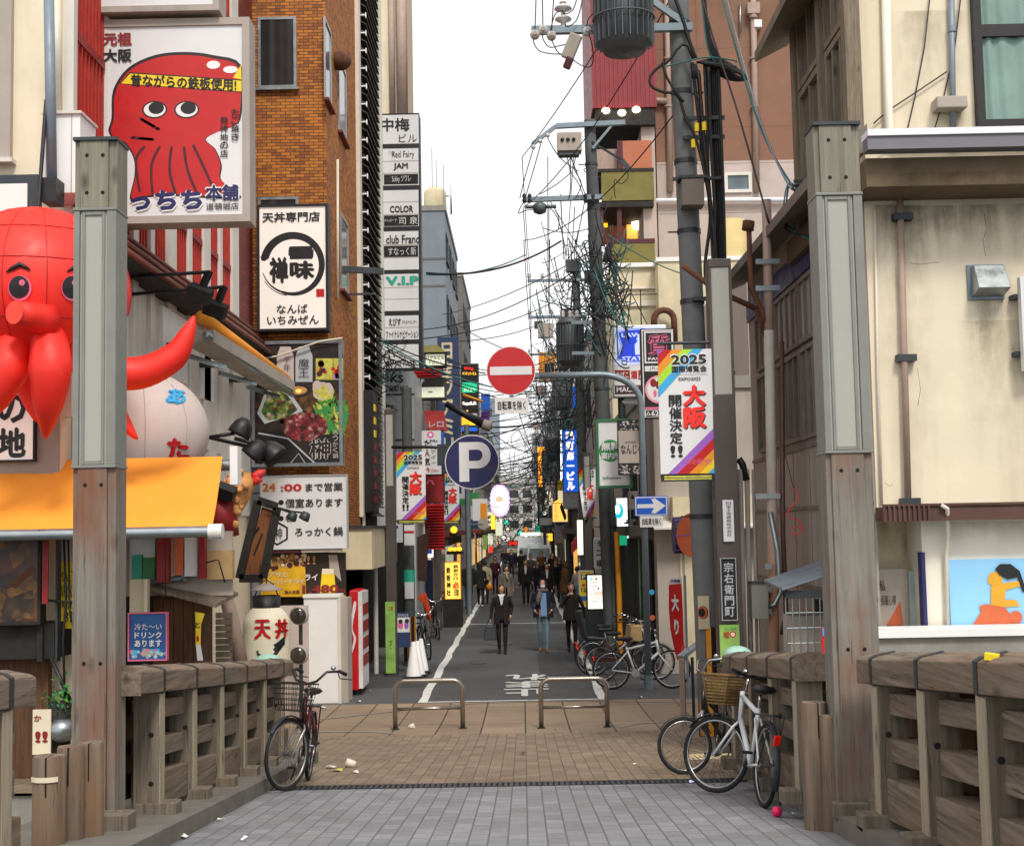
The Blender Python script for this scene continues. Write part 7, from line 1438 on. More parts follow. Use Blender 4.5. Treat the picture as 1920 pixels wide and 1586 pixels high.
def trafo(root, c, r, h, fins=26):
    m = MB(); m.lathe([(.02, -h / 2 - .06), (r * .7, -h / 2 - .06), (r * .72, -h / 2), (r * .88, -h / 2 + .02), (r * .88, h / 2 - .03), (r * .8, h / 2), (r * .3, h / 2 + .05), (.01, h / 2 + .05)], c, 'trafo', 26)
    for i in range(fins):
        a = 2 * math.pi * i / fins; d = V((math.cos(a), math.sin(a), 0)); m.beam(V(c) + d * r * .94 - UP * h * .46, V(c) + d * r * .94 + UP * h * .40, .012, r * .16, 'trafo', d)
    m.torus(V(c) + UP * h * .41, (0, 0, 1), r * .93, .025, 'trafo', 26, 6); m.torus(V(c) - UP * h * .1, (0, 0, 1), r * 1.03, .012, 'trafo', 26, 5); o = m.obj('transformer', root)
    m = MB()
    for dx in (-.5, 0, .5): m.lathe([(.03, 0), (.05, .04), (.03, .07), (.05, .1), (.02, .15)], V(c) + V((dx * r, -r * .4, h / 2 + .03)), 'insul', 8)
    m.obj('bushing', o)
def tangle(name, label, c, rad, n, thick=(.006, .016), seed=1, mats=('cable', 'cable', 'cable', 'cable_grey', 'cable_teal'), k=5):
    random.seed(seed); m = MB(); c = V(c)
    for _ in range(n):
        p = c + V((random.gauss(0, rad[0] * .4), random.gauss(0, rad[1] * .5), random.gauss(0, rad[2] * .5)))
        if random.random() < .25:
            rr = U(.08, .3) * rad[0]; e = U(.6, 1.5); pts = [p + V((rr * math.cos(t * .55), U(-.01, .01), rr * e * math.sin(t * .55))) for t in range(12)]
        else:
            q = c + V((random.choice((-1, 1)) * rad[0] * U(.3, 1.4), random.gauss(0, rad[1]), random.gauss(0, rad[2] * .55))); pts = sag(p, q, U(.02, .3) * (p - q).length, 9)
        m.tube(pts, U(*thick), random.choice(mats), 4)
    return one(m, name, label, 'cables', kind='stuff')
TOPS = []
def pole(label, px, Y, zt, lean=0, r0=.18, r1=.13, mat='pole_conc', name='utility_pole'):
    x = px if abs(px) < 50 else W(px, 1150, Y).x; r = T(name, label, 'utility pole', (x, Y, gz(Y))); m = MB(); n = 12
    pts = [(x + lean * i / n, Y, gz(Y) + (zt - gz(Y)) * i / n) for i in range(n + 1)]; m.tube(pts, [r0 + (r1 - r0) * i / n for i in range(n + 1)], mat, 20); m.obj('shaft', r)
    m = MB()
    for i in range(3, n):
        q = V(pts[i]); rr = r0 + (r1 - r0) * i / n; m.cyl(q - UP * .03, q + UP * .03, rr + .012, 'steel_dark', n=16)
        if i % 2: m.beam(q, q + V((.28 if i % 4 == 1 else -.28, 0, 0)), .02, .02, 'steel_dark')
    m.obj('band', r); return r, x
# nearest pole with the big transformer
r, x = pole('thick concrete pole with black cables, big transformer and striped foot', W(1327, 1100, 17.5).x, 17.5, 11.5, -.18, .165, .135); Y = 17.5
m = MB(); rr = .17
for i in range(16):
    t0, t1 = 2 * math.pi * i / 16, 2 * math.pi * (i + 1) / 16; zt_ = PZ(1180, Y); m.add([(x + rr * math.cos(t), Y + rr * math.sin(t), z) for t, z in ((t0, gz(Y) + .02), (t1, gz(Y) + .02), (t1, zt_), (t0, zt_))], [(0, 1, 2, 3)], 'post_yellow' if i % 2 else 'black')
m.obj('striped_sleeve', r)
x0, x1, z0, z1 = rowF(1309, 1117, 1330, 1179, Y - .17); m = MB(); m.box(x0, x1, Y - .18, Y - .165, z0, z1, 'tank'); disc(m, 1318, 1148, 10, Y - .182, 'black', 0, 12); disc(m, 1317, 1148, 9.5, Y - .182, 'fig_orange', 1, 11); disc(m, 1316, 1148, 6.5, Y - .182, 'black', 2, 8); f = m.obj('sticker', r)
za = PZ(62, Y, 1200); xl2 = W(996, 62, Y).x; m = MB(); m.beam((xl2, Y - .16, za), (x, Y - .16, za), .09, .1, 'galv'); m.beam((W(1212, 0, Y).x, Y - .16, PZ(5, Y, 1215)), (x - .1, Y - .16, za + .05), .07, .08, 'galv'); m.obj('crossarm', r)
for px, py in ((1003, 66), (1018, 58), (1034, 68), (1101, 60)):
    c = W(px, py, Y - .26); m = MB(); m.ball(c, .065, .075, .065, 'insul', 12); m.cyl(c, c + V((0, -.09, 0)), .03, 'plaster_grey', n=10); m.obj('insulator', r)
c = W(1056, 30, Y - .16); m = MB(); m.lathe([(.03, -.2), (.05, -.16), (.03, -.1), (.11, -.06), (.11, -.04), (.03, 0), (.03, .06), (.12, .09), (.1, .12), (.03, .16), (.05, .18)], c, 'insul', 14); m.obj('stack_insulator', r)
c = W(1072, 88, Y - .3); m = MB(); m.obb(c, .17, .1, .34, Euler((.2, R(24), 0)), 'plaster_grey'); m.obb(c + V((-.05, 0, -.22)), .1, .08, .16, Euler((.2, R(24), 0)), 'maroon'); m.obj('switch_box', r, bevel=.02)
c = W(1164, 40, Y - .05); trafo(r, (c.x, Y - .5, c.z - .06), .39, .95)
for pts in ([(1003, 70), (1010, 95), (1045, 102), (1058, 96)], [(1018, 64), (1028, 88), (1050, 86), (1062, 80)], [(1034, 72), (1044, 96), (1056, 104)], [(1101, 64), (1112, 100), (1108, 125), (1088, 122), (1074, 105)], [(1056, 24), (1042, 26), (1034, 50), (1034, 64)], [(1060, 45), (1080, 40), (1092, 0), (1096, -40)], [(1003, 62), (1005, 0), (1007, -60)], [(1018, 54), (1017, 0), (1016, -60)], [(1034, 62), (1038, 0), (1042, -60)], [(1056, 22), (1075, 18), (1086, -30)], [(1101, 55), (1104, 35), (1120, 22)]):
    Q = [W(a, b, Y - .28) for a, b in pts]; s_ = smooth(pts, 5)[:5 * (len(pts) - 1) + 1]; m = MB(); m.tube([W(a, b, Y - .28) for a, b in s_], .0075, 'cable', 5); m.obj('jumper_wire', r)
def polewire(pts, rad=.02, mat='cable', dy=-.2):
    s_ = smooth(pts, 5)[:5 * (len(pts) - 1) + 1]; m = MB(); m.tube([W(a, b, Y + dy) for a, b in s_], rad, mat, 6); m.obj('cable', r)
polewire([(1262, -10), (1278, 30), (1290, 70), (1304, 108)], .025); polewire([(1300, 112), (1250, 118), (1222, 140), (1220, 160), (1240, 172), (1270, 180), (1285, 220), (1305, 262), (1322, 330), (1336, 420), (1345, 520)], .02, dy=-.3); polewire([(1245, 118), (1248, 140), (1262, 165), (1282, 190)], .018, dy=-.32)
for k in range(7): polewire([(1306 + k * 2, 118), (1350 + k * 3, 112 + k * 3), (1390 + 2 * k, 136 + 2 * k), (1398 - 3 * k, 150 - k), (1362, 148 - 4 * k), (1320, 120)], U(.014, .02), dy=-.1 - .03 * k)
for k in range(5): polewire([(1318 + k * 2, 0 - 20), (1322 + 2 * k, 60), (1334 + 4 * k, 108), (1360 + 5 * k, 124)], .012, random.choice(['cable', 'cable', 'cable_teal']), dy=-.2)
polewire([(1248, 128), (1290, 115), (1330, 108), (1380, 118)], .01, 'cable_teal', dy=-.42)
for k, q in enumerate(([(1300, 148), (1304, 172), (1312, 240), (1318, 300), (1332, 400), (1322, 500), (1330, 560), (1340, 640)], [(1304, 148), (1312, 180), (1310, 220), (1325, 330), (1336, 480), (1338, 640)], [(1322, 140), (1326, 230), (1328, 330), (1342, 480), (1350, 640)], [(1312, 148), (1320, 260), (1332, 380), (1346, 520), (1356, 630)], [(1330, 140), (1332, 260), (1340, 390), (1338, 520), (1350, 600)])): polewire(q, U(.018, .026), dy=-.2 - .02 * k)
for k in range(6): polewire([(1326 + k * 4, 120), (1334 + k * 4, 300), (1344 + 3 * k, 470), (1350 + 2 * k, 640)], U(.016, .024), dy=-.12 - .02 * k)
for px, py in ((1306, 232), (1320, 230), (1300, 262)): c = W(px, py, Y - .28); m = MB(); m.cyl(c, c - UP * .11, .032, 'yellow', n=10); m.obj('cable_sleeve', r)
x0, x1, z0, z1 = rowF(1277, 340, 1318, 388, Y - .3); m = MB(); m.box(x0, x1, Y - .42, Y - .14, z0, z1, 'siding_dark'); m.box(x0 - .03, x1 + .05, Y - .4, Y - .1, z1 + .02, z1 + .06, 'steel_dark'); m.box(x0 - .1, x1 + .25, Y - .3, Y - .25, z1 + .02, z1 + .06, 'steel_dark'); m.obj('junction_box', r)
for py in (222, 258, 560, 700, 740): c = W(1316 if py < 500 else 1335, py, Y - .2); m = MB(); m.beam(c + V((-.25, 0, 0)), c + V((.3, 0, 0)), .05, .05, 'steel_dark'); m.obj('clamp', r)
m = MB(); c = W(1282, 500, 16.2); m.tube([c, W(1345, 545, 16.0), W(1420, 580, 15.8)], .035, 'rust', 10); m.tube([W(1420, 580, 15.8), W(1443, 640, 15.8)], .05, 'rust', 10)
one(m, 'rusty_strut', 'dark rusty strut running from the concrete pole to the rusty standpipe', 'strut')
# rusty standpipe on the flank
r = T('rusty_standpipe', 'tall rusty white standpipe with grey meter box beside the dark flank', 'pipe', G(1440, 1330, 8, 20)); Y = 15.2
m = MB(); m.tube([W(1437, 375, Y), W(1440, 500, Y), W(1443, 640, Y)], .055, 'pipe_pink', 10); m.tube([W(1442, 620, Y), W(1447, 900, Y), W(1450, 1110, Y), W(1452, 1330, Y)], .06, 'rust_white', 12); m.obj('main_pipe', r)
m = MB(); m.tube([W(1404, 425, Y), W(1408, 540, Y), W(1428, 580, Y), W(1443, 620, Y)], .03, 'rust', 10); m.tube([W(1402, 432, Y), W(1404, 415, Y)], .07, 'rust', 8); m.obj('rusty_branch', r)
m = MB(); m.tube([W(1466, 640, Y), W(1468, 1000, Y), W(1474, 1150, Y), W(1466, 1190, Y)], .028, 'gutter', 8); m.obj('brown_pipe', r)
m = MB(); m.tube([W(1444, 960, Y - .1), W(1458, 1030, Y - .1), W(1464, 1110, Y - .1), W(1452, 1134, Y - .1), W(1440, 1136, Y - .1)], .03, 'steel', 10); m.obj('conduit', r)
x0, x1, z0, z1 = rowF(1404, 1092, 1434, 1157, Y); m = MB(); m.box(x0, x1, Y - .2, Y, z0, z1, 'lamp_frame'); m.box(x0 - .01, x1 + .02, Y - .22, Y, z1, z1 + .02, 'steel_dark'); m.obj('meter_box', r)
for px in (1388, 1400, 1412): m = MB(); m.tube([W(px, 880, Y), W(px + 10, 1330, Y)], .03 if px < 1405 else .018, 'siding', 8); m.obj('riser', r)
for py in (490, 540, 930): c = W(1440, py, Y - .07); m = MB(); m.box(c.x - .14, c.x + .14, c.y, c.y + .03, c.z - .03, c.z + .03, 'steel'); m.obj('clamp', r)
for py in (1062, 1105, 1146): c = W(1441, py, Y - .13); m = MB(); m.box(c.x - .04, c.x + .04, c.y, c.y + .05, c.z - .03, c.z + .03, 'steel'); m.obj('clip', r)
m = MB(); m.tube([W(1385, 860, Y), W(1392, 870, Y), W(1400, 900, Y)], .04, 'black', 8); m.tube([W(a, b, 14.85) for a, b in smooth([(1488, 915), (1496, 935), (1480, 955), (1478, 968), (1500, 978), (1502, 995), (1488, 1002), (1486, 990), (1500, 978)], 5)[:40]], .006, 'red_bright', 5); m.tube([W(1466, 830, 15), W(1488, 915, 14.85)], .004, 'cable', 4); m.obj('hose', r)
# blue and teal service cables to the house
for mt, q in (('cable_teal', [(1355, -20), (1385, 110), (1430, 250), (1480, 340), (1490, 345)]), ('pipe_blue', [(1362, -20), (1392, 110), (1438, 262), (1484, 343)]), ('cable', [(1312, -20), (1340, 80), (1380, 200), (1420, 340), (1436, 400)]), ('cable_teal', [(1486, 345), (1470, 380), (1475, 420), (1500, 440), (1540, 445)]), ('cable', [(1486, 345), (1474, 400), (1480, 435), (1545, 436)])):
    m = MB(); s_ = smooth(q, 6)[:6 * (len(q) - 1) + 1]; m.tube([W(a, b, 15.5 - 1.5 * i / len(s_)) for i, (a, b) in enumerate(s_)], .011, mt, 6); one(m, 'service_cable', {'cable_teal': 'teal service cable drooping to the cream house eave', 'pipe_blue': 'blue grey service cable drooping to the cream house eave', 'cable': 'black service cable drooping to the cream house eave'}[mt], 'cable', 'service cables to the cream house')
m = MB(); c = W(1488, 340, 13.9); m.beam(c, c + V((.3, 0, .0)), .03, .03, 'steel_dark'); [m.ball(c + V((.02, -.02, -.05 - .05 * i)), .04, .04, .02, 'steel_dark', 8, k=4) for i in range(3)]; one(m, 'cable_anchor', 'small dark cable anchor under the wooden eave', 'bracket')
# second pole with crossarms
Y = 28.0; r, x = pole('leaning grey pole with two crossarms and a grey switch cabinet near the bicycles', W(1150, 1180, Y).x, Y, PZ(226, Y, 1105), -.24, .19, .12, 'pole_dark'); xt = x - .2
P2 = V((xt, Y, 0))
z = PZ(240, Y, 1100); m = MB(); m.beam((W(1042, 242, Y).x, Y - .16, z), (W(1171, 232, Y).x, Y - .16, z + .05), .1, .1, 'galv'); m.beam((W(1042, 242, Y).x, Y - .16, z), (W(998, 275, Y).x, Y - .16, PZ(275, Y, 998)), .08, .08, 'galv'); m.beam((xt, Y - .16, z - .5), (W(1145, 236, Y).x, Y - .16, z - .02), .05, .05, 'galv'); m.obj('crossarm', r)
for px, py in ((1000, 276), (1013, 265), (1027, 254)): c = W(px, py, Y - .2); m = MB(); m.ball(c, .05, .05, .05, 'insul', 8, k=6); m.obj('insulator', r)
x0, x1, z0, z1 = rowF(1045, 252, 1090, 286, Y - .4); m = MB(); m.box(x0, x1, Y - .55, Y - .2, z0, z1, 'plaster_grey'); m.box(x0 + .02, x1 - .05, Y - .5, Y - .25, z0 - .08, z0, 'trafo'); [m.ball((x0 + .1 + i * .12, Y - .57, z1 - .16), .04, .04, .04, 'black', 8, k=6) for i in range(3)]; m.obj('switch_cabinet', r, bevel=.01)
z = PZ(377, Y, 1060); m = MB(); m.beam((W(983, 380, Y).x, Y - .16, z), (W(1130, 372, Y).x, Y - .16, z + .03), .1, .1, 'galv'); m.obj('crossarm', r)
c = W(1012, 388, Y - .2); m = MB(); m.lathe([(.04, -.16), (.13, -.12), (.16, .02), (.12, .06), (.05, .1)], c, 'trafo', 12); m.cyl(c + V((-.3, 0, 0)), c + V((.35, 0, 0)), .04, 'trafo', n=8); m.obj('line_switch', r)
for px in (983, 993, 1098, 1112): c = W(px, 372, Y - .2); m = MB(); m.lathe([(.03, -.1), (.05, -.05), (.03, 0), (.05, .05), (.02, .1)], c, 'black', 8); m.obj('insulator', r)
m = MB(); m.beam((xt, Y - .1, PZ(272, Y)), W(1165, 300, Y - .4), .06, .05, 'steel_dark'); m.beam(W(1165, 300, Y - .4), W(1180, 318, Y - .4), .05, .1, 'steel_dark'); m.obj('side_arm', r)
c = W(1068, 645, 29); trafo(r, (c.x, 28.6, c.z), .30, .95); m = MB(); zz = c.z
for dz in (-.35, .3): m.beam((c.x, Y - .1, zz + dz), (x, Y, zz + dz), .07, .07, 'galv')
m.beam((c.x + .25, Y - .1, zz + .3), (x, Y, zz - .35), .05, .05, 'galv'); m.obj('transformer_bracket', r)
c = W(1155, 315, Y - .3); 
for q in ([(1000, 280), (985, 330), (975, 372)], [(1014, 270), (1000, 320), (985, 370)], [(1028, 258), (1050, 296), (1085, 320)], [(1060, 288), (1070, 330), (1066, 372)], [(1068, 288), (1080, 320), (1100, 372)], [(1076, 288), (1070, 320), (1085, 345), (1100, 380)], [(1084, 288), (1076, 315), (1090, 345), (1075, 372)], [(1012, 364), (1045, 345), (1068, 325)], [(1165, 305), (1178, 330), (1165, 345), (1152, 338), (1155, 372)], [(983, 380), (972, 400), (985, 395), (1000, 392)], [(1098, 380), (1090, 410), (1080, 470), (1090, 500)], [(1112, 380), (1120, 420), (1110, 470)], [(1024, 392), (1040, 400), (1052, 430), (1060, 480)], [(1040, 395), (1048, 410), (1046, 430)]):
    s_ = smooth(q, 5)[:5 * (len(q) - 1) + 1]; m = MB(); m.tube([W(a, b, Y - .3) for a, b in s_], .010, 'cable', 4); m.obj('jumper_wire', r)
m = MB(); m.cyl((x + .12, Y - .25, 0), (x + .12, Y - .25, PZ(1115, Y)), .06, 'post_yellow', n=10); m.cyl((x + .12, Y - .25, PZ(1115, Y)), (x + .1, Y - .25, PZ(1000, Y)), .058, 'post_yellow', n=10); m.obj('orange_guard', r)
m = MB(); m.cyl((x - .1, Y - .2, 0), (x - .12, Y - .2, PZ(920, Y)), .1, 'pole_dark', n=12); m.obj('riser', r)
# further poles
PP = [(P2.x, 28, [10.8, 9.7, 9.0, 8.0, 7.2, 6.6, 6.0])]
for i, (Yp, px, lb) in enumerate(((43, 1098, 'grey pole with stacked crossarms behind the transformer pole'), (60, 1068, 'far grey pole beside the lit blue vertical sign'), (78, 1050, 'far pole behind the glowing cat sign'), (98, 1036, 'distant pole above the parked vans'), (125, 1022, 'distant pole near the crossing lamps'), (155, 1012, 'most distant pole before the street end'))):
    xx = W(px, 1010, Yp).x; zt = 11.2 - .2 * i; r, xx = pole(lb, xx, Yp, zt, -.12, .18, .12, 'pole_dark'); xx -= .1
    for j, zc in enumerate((zt - .3, zt - 1.5, zt - 2.6)): crossarm(r, V((xx, Yp, 0)), xx - (1.6 if j < 2 else .9), xx + (.3 if j else .8), zc, 0, (.02, .2, .4, .62) if i < 4 else ())
    m = MB()
    for _ in range(10 if i < 3 else 5): a = V((xx + U(-1.6, .3), Yp - .2, zt - U(.3, 2.6))); b = V((xx + U(-.5, .4), Yp - .2, zt - U(2, 5))); m.tube(sag(a, b, U(.1, .5), 6), .012, 'cable', 4)
    m.obj('jumper_wire', r)
    if i < 4: trafo(r, (xx - .55, Yp - .3, zt - 4.0 - .6 * (i % 2)), .32, 1.0, 18)
    if i < 3: m = MB(); m.box(xx - 1.3, xx - .8, Yp - .5, Yp - .2, zt - 2.2, zt - 1.75, 'plaster_grey'); m.obj('switch_box', r)
    PP.append((xx, Yp, [zt - .1, zt - 1.3, zt - 2.4, zt - 3.4, zt - 4.2, zt - 5.0, zt - 5.8]))
random.seed(21)
PP2 = [(W(1318, 200, 17.5).x, 17.5, [11, 10, 8.4, 7.6, 6.8, 6.2, 5.7])] + PP
for (xa, ya, za), (xb, yb, zb) in zip(PP2, PP2[1:]):
    SPN = {17.5: 'between the big transformer pole and the leaning pole', 28: 'from the leaning pole to the pole with stacked crossarms', 43: 'behind the pole with stacked crossarms', 60: 'beyond the lit blue vertical sign', 78: 'beyond the glowing cat sign', 98: 'above the parked vans', 125: 'above the far crossing lamps'}[ya]
    for k in range(7):
        n = 3 if k < 3 else 2
        for j in range(n):
            if ya < 20 and (k > 2 or j > 0): continue
            dx = (-1.5 + .55 * j if k < 3 else U(-.5, .2)); cable(sag((xa + dx * (1 if ya > 20 else .25), ya, za[k]), (xb + dx, yb, zb[k]), U(.1, .45), 10), .010 if k < 3 else U(.012, .02), random.choice(['cable', 'cable', 'cable', 'cable_teal' if k > 3 else 'cable', 'cable_grey']), 'thin overhead cable ' + SPN, 'overhead cables ' + SPN)
# cables crossing the street
cross = 'thin dark cable crossing the street between poles and houses'
for a, b, Ya, Yb, s, rr in (((800, 512), (1052, 452), 34, 40, .35, .03), ((800, 515), (985, 478), 34, 41, .2, .02), ((712, 640), (1040, 565), 30, 44, .3, .016), ((790, 618), (1090, 500), 34, 30, .3, .014), ((712, 636), (910, 700), 30, 26, .1, .014), ((715, 640), (1000, 735), 30, 30, .25, .018), ((730, 660), (1030, 760), 30, 44, .3, .018), ((722, 650), (905, 720), 30, 36, .12, .014), ((790, 655), (1060, 690), 36, 44, .4, .015), ((815, 700), (1060, 730), 45, 50, .4, .018), ((720, 668), (1100, 640), 30, 30, .6, .013), ((850, 603), (960, 660), 46, 40, .08, .016), ((860, 640), (1030, 600), 50, 60, .2, .02), ((870, 740), (1040, 700), 52, 62, .4, .02), ((860, 790), (1045, 760), 52, 64, .3, .02), ((910, 800), (1050, 850), 60, 60, .5, .02), ((905, 830), (1040, 790), 64, 66, .4, .02), ((915, 880), (1040, 830), 70, 76, .5, .022), ((915, 905), (1030, 900), 80, 84, .3, .03), ((690, 700), (860, 770), 30, 45, .2, .013), ((690, 735), (860, 790), 30, 45, .3, .013), ((830, 590), (1110, 470), 40, 29, .2, .013), ((1145, 470), (1230, 640), 28, 36, .02, .012), ((1150, 480), (1200, 660), 28, 30, .02, .01), ((1140, 440), (1300, 520), 28, 24, .1, .012)):
    cable(sag(W(*a, Ya), W(*b, Yb), s, 16), rr, random.choice(['cable', 'cable', 'cable_teal']), cross, 'cables crossing above the street')
for i in range(46):
    Ya = 45 + i * 2.6; z0 = U(4.4, 9.5); xa = -3.3; xb = U(1.2, 2.4); cable(sag((xa, Ya + U(-6, 6), z0), (xb, Ya + U(-4, 8), z0 + U(-.6, 1.8)), U(.1, .8), 10), U(.012, .03), random.choice(['cable', 'cable', 'cable_teal', 'cable_grey']), 'thin cable crossing high above the far street beyond the grey slab building' if Ya < 90 else 'thin cable crossing above the street near the far crossing', 'cables over the far street, nearer half' if Ya < 90 else 'cables over the far street, farther half')
for i in range(60):
    Ya = U(45, 120); cable(sag((U(-.2, 1.9), Ya, U(4.2, 8.8)), (U(.2, 2.1), Ya + U(8, 40), U(4.2, 8.8)), U(.1, .6), 8), U(.012, .026), random.choice(['cable', 'cable', 'cable_grey', 'cable_teal']), 'loose slanting wire among the far poles behind the no entry sign', 'slanting wires among the far poles')
tangle('cable_tangle', 'thick tangle of black and teal cables wound round the leaning pole', W(1135, 560, 27.8), (.45, .3, 1.5), 110, (.006, .016), seed=2)
tangle('cable_tangle', 'tangle of cables with terminal boxes below the crossarms over the transformer', W(1085, 520, 30), (.7, .5, 1.6), 60, (.007, .014), seed=5)
tangle('cable_tangle', 'fine wires looping between the grey transformer and the poles behind it', W(1075, 690, 34), (.8, .8, 1.8), 90, (.007, .014), seed=15)
tangle('cable_tangle', 'knot of loose wires hanging beside the tenant sign tower', W(706, 690, 30.2), (.5, .3, .7), 60, (.006, .013), seed=6)
tangle('cable_tangle', 'dense thicket of wires around the poles behind the no entry sign', W(1045, 770, 50), (1.2, 2, 2.4), 55, (.007, .014), seed=7)
tangle('cable_tangle', 'dense thicket of wires over the far shops beside the round lit sign', W(1000, 880, 70), (2.0, 4, 2.4), 55, (.009, .016), seed=9)
tangle('cable_tangle', 'dark mass of wires above the far crossing', W(975, 965, 90), (3.2, 5, 1.6), 80, (.011, .02), seed=10)
for i, (px, py, Y) in enumerate(((1075, 500, 29), (1062, 590, 36), (1010, 610, 48), (1030, 690, 45), (1110, 520, 28.2))):
    c = W(px, py, Y); m = MB(); m.box(c.x - .16, c.x + .16, Y - .1, Y + .1, c.z - .12, c.z + .14, 'black' if i % 2 else 'trafo'); m.tube([c - UP * .12, c - UP * .5 + V((.1, 0, 0))], .02, 'cable', 5); one(m, 'terminal_box', 'dark cable terminal box hanging among the wires', 'terminal box', 'terminal boxes among the wires')
# ------------------------------------------------------------------ bicycles
def bike(label, frame='bike_black', city=True, basket=None, steer=0, rw=.33, rack=True, saddle='black', child_seat=False, fender='steel_dark', spokes=24):
    # local: rear hub at x=0, front hub at x=1.08, z up from the ground, heading +x
    r = T('bicycle', label, 'bicycle', (0, 0, 0)); rh = V((0, 0, rw)); bb = V((.43, 0, .28)); st = V((.28, 0, .74)); hd0 = V((.86, 0, .62)); hd1 = V((.82, 0, .86)); fh = V((1.08, 0, rw))
    S = Matrix.Rotation(steer, 3, 'Z'); piv = hd0
    def F_(p): q = V(p) - piv; return piv + S @ q
    m = MB(); T_ = lambda a, b, w: m.tube([a, b], w, frame, 8)
    if city: T_(hd0 + V((0, 0, .05)), bb, .021); T_(hd1 - V((0, 0, .12)), V((.36, 0, .47)), .017)
    else: T_(hd1 - V((0, 0, .04)), st - V((.0, 0, .04)), .021); T_(hd0 + V((0, 0, .02)), bb, .024)
    T_(bb, st, .018); T_(hd0, hd1, .022)
    for s in (-1, 1): o = V((0, s * .055, 0)); T_(bb + o * .5, rh + o, .010); T_(st - V((-.02, 0, .08)) + o * .4, rh + o, .009)
    m.obj('frame', r)
    m = MB()
    for s in (-1, 1): m.tube([F_(hd0), F_(hd0 + V((.04, s * .05, -.06))), F_(fh + V((-.01, s * .05, 0)))], .012, frame if not city else 'bike_silver', 8)
    m.obj('fork', r)
    for hub, steerf in ((rh, False), (fh, True)):
        g = F_ if steerf else (lambda p: V(p)); c = g(hub); ax = (S @ V((0, 1, 0))) if steerf else V((0, 1, 0))
        m = MB(); m.torus(c, ax, rw - .018, .0185, 'tyre', 40, 8); w = m.obj('wheel', r); m = MB(); m.torus(c, ax, rw - .042, .011, 'rim', 40, 6); m.cyl(c - ax * .045, c + ax * .045, .018, 'rim', n=8); x = V(ax).cross(UP).normalized()
        for i in range(spokes): a = 2 * math.pi * i / spokes; d = x * math.cos(a) + UP * math.sin(a); m.tube([c + V(ax) * (.03 * (-1) ** i), c + d * (rw - .045)], .0016, 'steel_dark', 3)
        m.obj('rim', w)
        if fender:
            m = MB(); u = x if (x.dot(V((1, 0, 0))) > 0) else -x; a0, a1 = (70, 210) if not steerf else (35, 160); n = 16; vs = []
            for i in range(n + 1):
                a = R(a0 + (a1 - a0) * i / n); d = u * math.cos(a) + UP * math.sin(a); vs += [c + d * (rw + .012) + V(ax) * .026, c + d * (rw + .022), c + d * (rw + .012) - V(ax) * .026]
            m.add(vs, [(3 * i + k, 3 * i + k + 1, 3 * i + 4 + k, 3 * i + 3 + k) for i in range(n) for k in range(2)], fender, True); m.obj('mudguard', r)
    m = MB(); top = F_(hd1 + V((-.02, 0, .12))); m.tube([F_(hd1), top], .013, 'chrome', 8)
    if city: P = [(-.22, .26, .10), (-.12, .25, .13), (.02, .2, .12), (.06, .12, .03), (.03, .0, 0)]
    else: P = [(-.02, .29, .05), (.0, .1, .02), (0, 0, 0)]
    pts = [top + S @ V(p) for p in P]; pts += [top + S @ V((p[0], -p[1], p[2])) for p in P[::-1][1:]]; m.tube(pts, .0125, 'chrome' if city and frame != 'bike_red' else 'black', 8); hb = m.obj('handlebar', r)
    m = MB()
    for s in (0, -1): a, b = pts[s], pts[1 if s == 0 else -2]; m.tube([a, a.lerp(b, 1.0)], .018, 'black', 8)
    m.obj('grip', hb); m = MB(); [m.tube([pts[k] + S @ V((.03, 0, -.01)), pts[k].lerp(pts[j], .6) + S @ V((.05, 0, -.05)), pts[j] + S @ V((-.1, 0, -.05))], .006, 'steel_dark', 5) for k, j in ((1, 0), (-2, -1))]; m.obj('brake_lever', hb)
    m = MB(); q = pts[1].lerp(pts[2], .5); m.ball(q + UP * .035, .028, .028, .022, 'chrome', 10, k=6); m.obj('bell', hb)
    m = MB(); z = st + V((-.03, 0, .12)); m.tube([st, z], .013, 'chrome', 8); m.obj('seat_post', r)
    m = MB(); vs = []; prof = [(-.14, .085, .02), (-.12, .10, .035), (-.04, .085, .04), (.04, .04, .035), (.12, .024, .03), (.15, .012, .02)]
    for x_, w, h in prof:
        for k in range(8): a = 2 * math.pi * k / 8; vs.append(z + V((x_, w * math.cos(a), (h * math.sin(a)) + .03)))
    m.add(vs, [(8 * i + k, 8 * i + (k + 1) % 8, 8 * i + 8 + (k + 1) % 8, 8 * i + 8 + k) for i in range(5) for k in range(8)] + [tuple(range(8))[::-1], tuple(range(40, 48))], saddle, True); m.obj('saddle', r)
    m = MB(); m.cyl(bb - V((0, .05, 0)), bb - V((0, .04, 0)), .075, 'bike_silver', n=20); m.obj('chainring', r)
    m = MB()
    for s in (-1, 1): e = bb + V((s * .12, -s * .075, -s * .11)); m.tube([bb + V((0, -s * .07, 0)), e], .009, 'bike_silver', 6); m.box(e.x - .045, e.x + .045, e.y - .04 - .04 * (s > 0) * 1, e.y + .04 * (s < 0) + .0 + .0001, e.z - .011, e.z + .011, 'black')
    m.obj('crank', r)
    if city: m = MB(); m.hexa([(-.03, -.062, rw - .05), (bb.x + .07, -.062, bb.z - .07), (bb.x + .07, -.05, bb.z - .07), (-.03, -.05, rw - .05), (-.03, -.062, rw + .03), (bb.x + .07, -.062, bb.z + .07), (bb.x + .07, -.05, bb.z + .07), (-.03, -.05, rw + .03)], 'steel_dark' if frame != 'bike_red' else 'bike_red'); m.obj('chain_guard', r, bevel=.004)
    m = MB(); m.tube([rh + V((0, -.07, 0)), rh + V((.1, -.16, -rw + .01))], .008, 'steel_dark', 6); m.obj('kickstand', r)
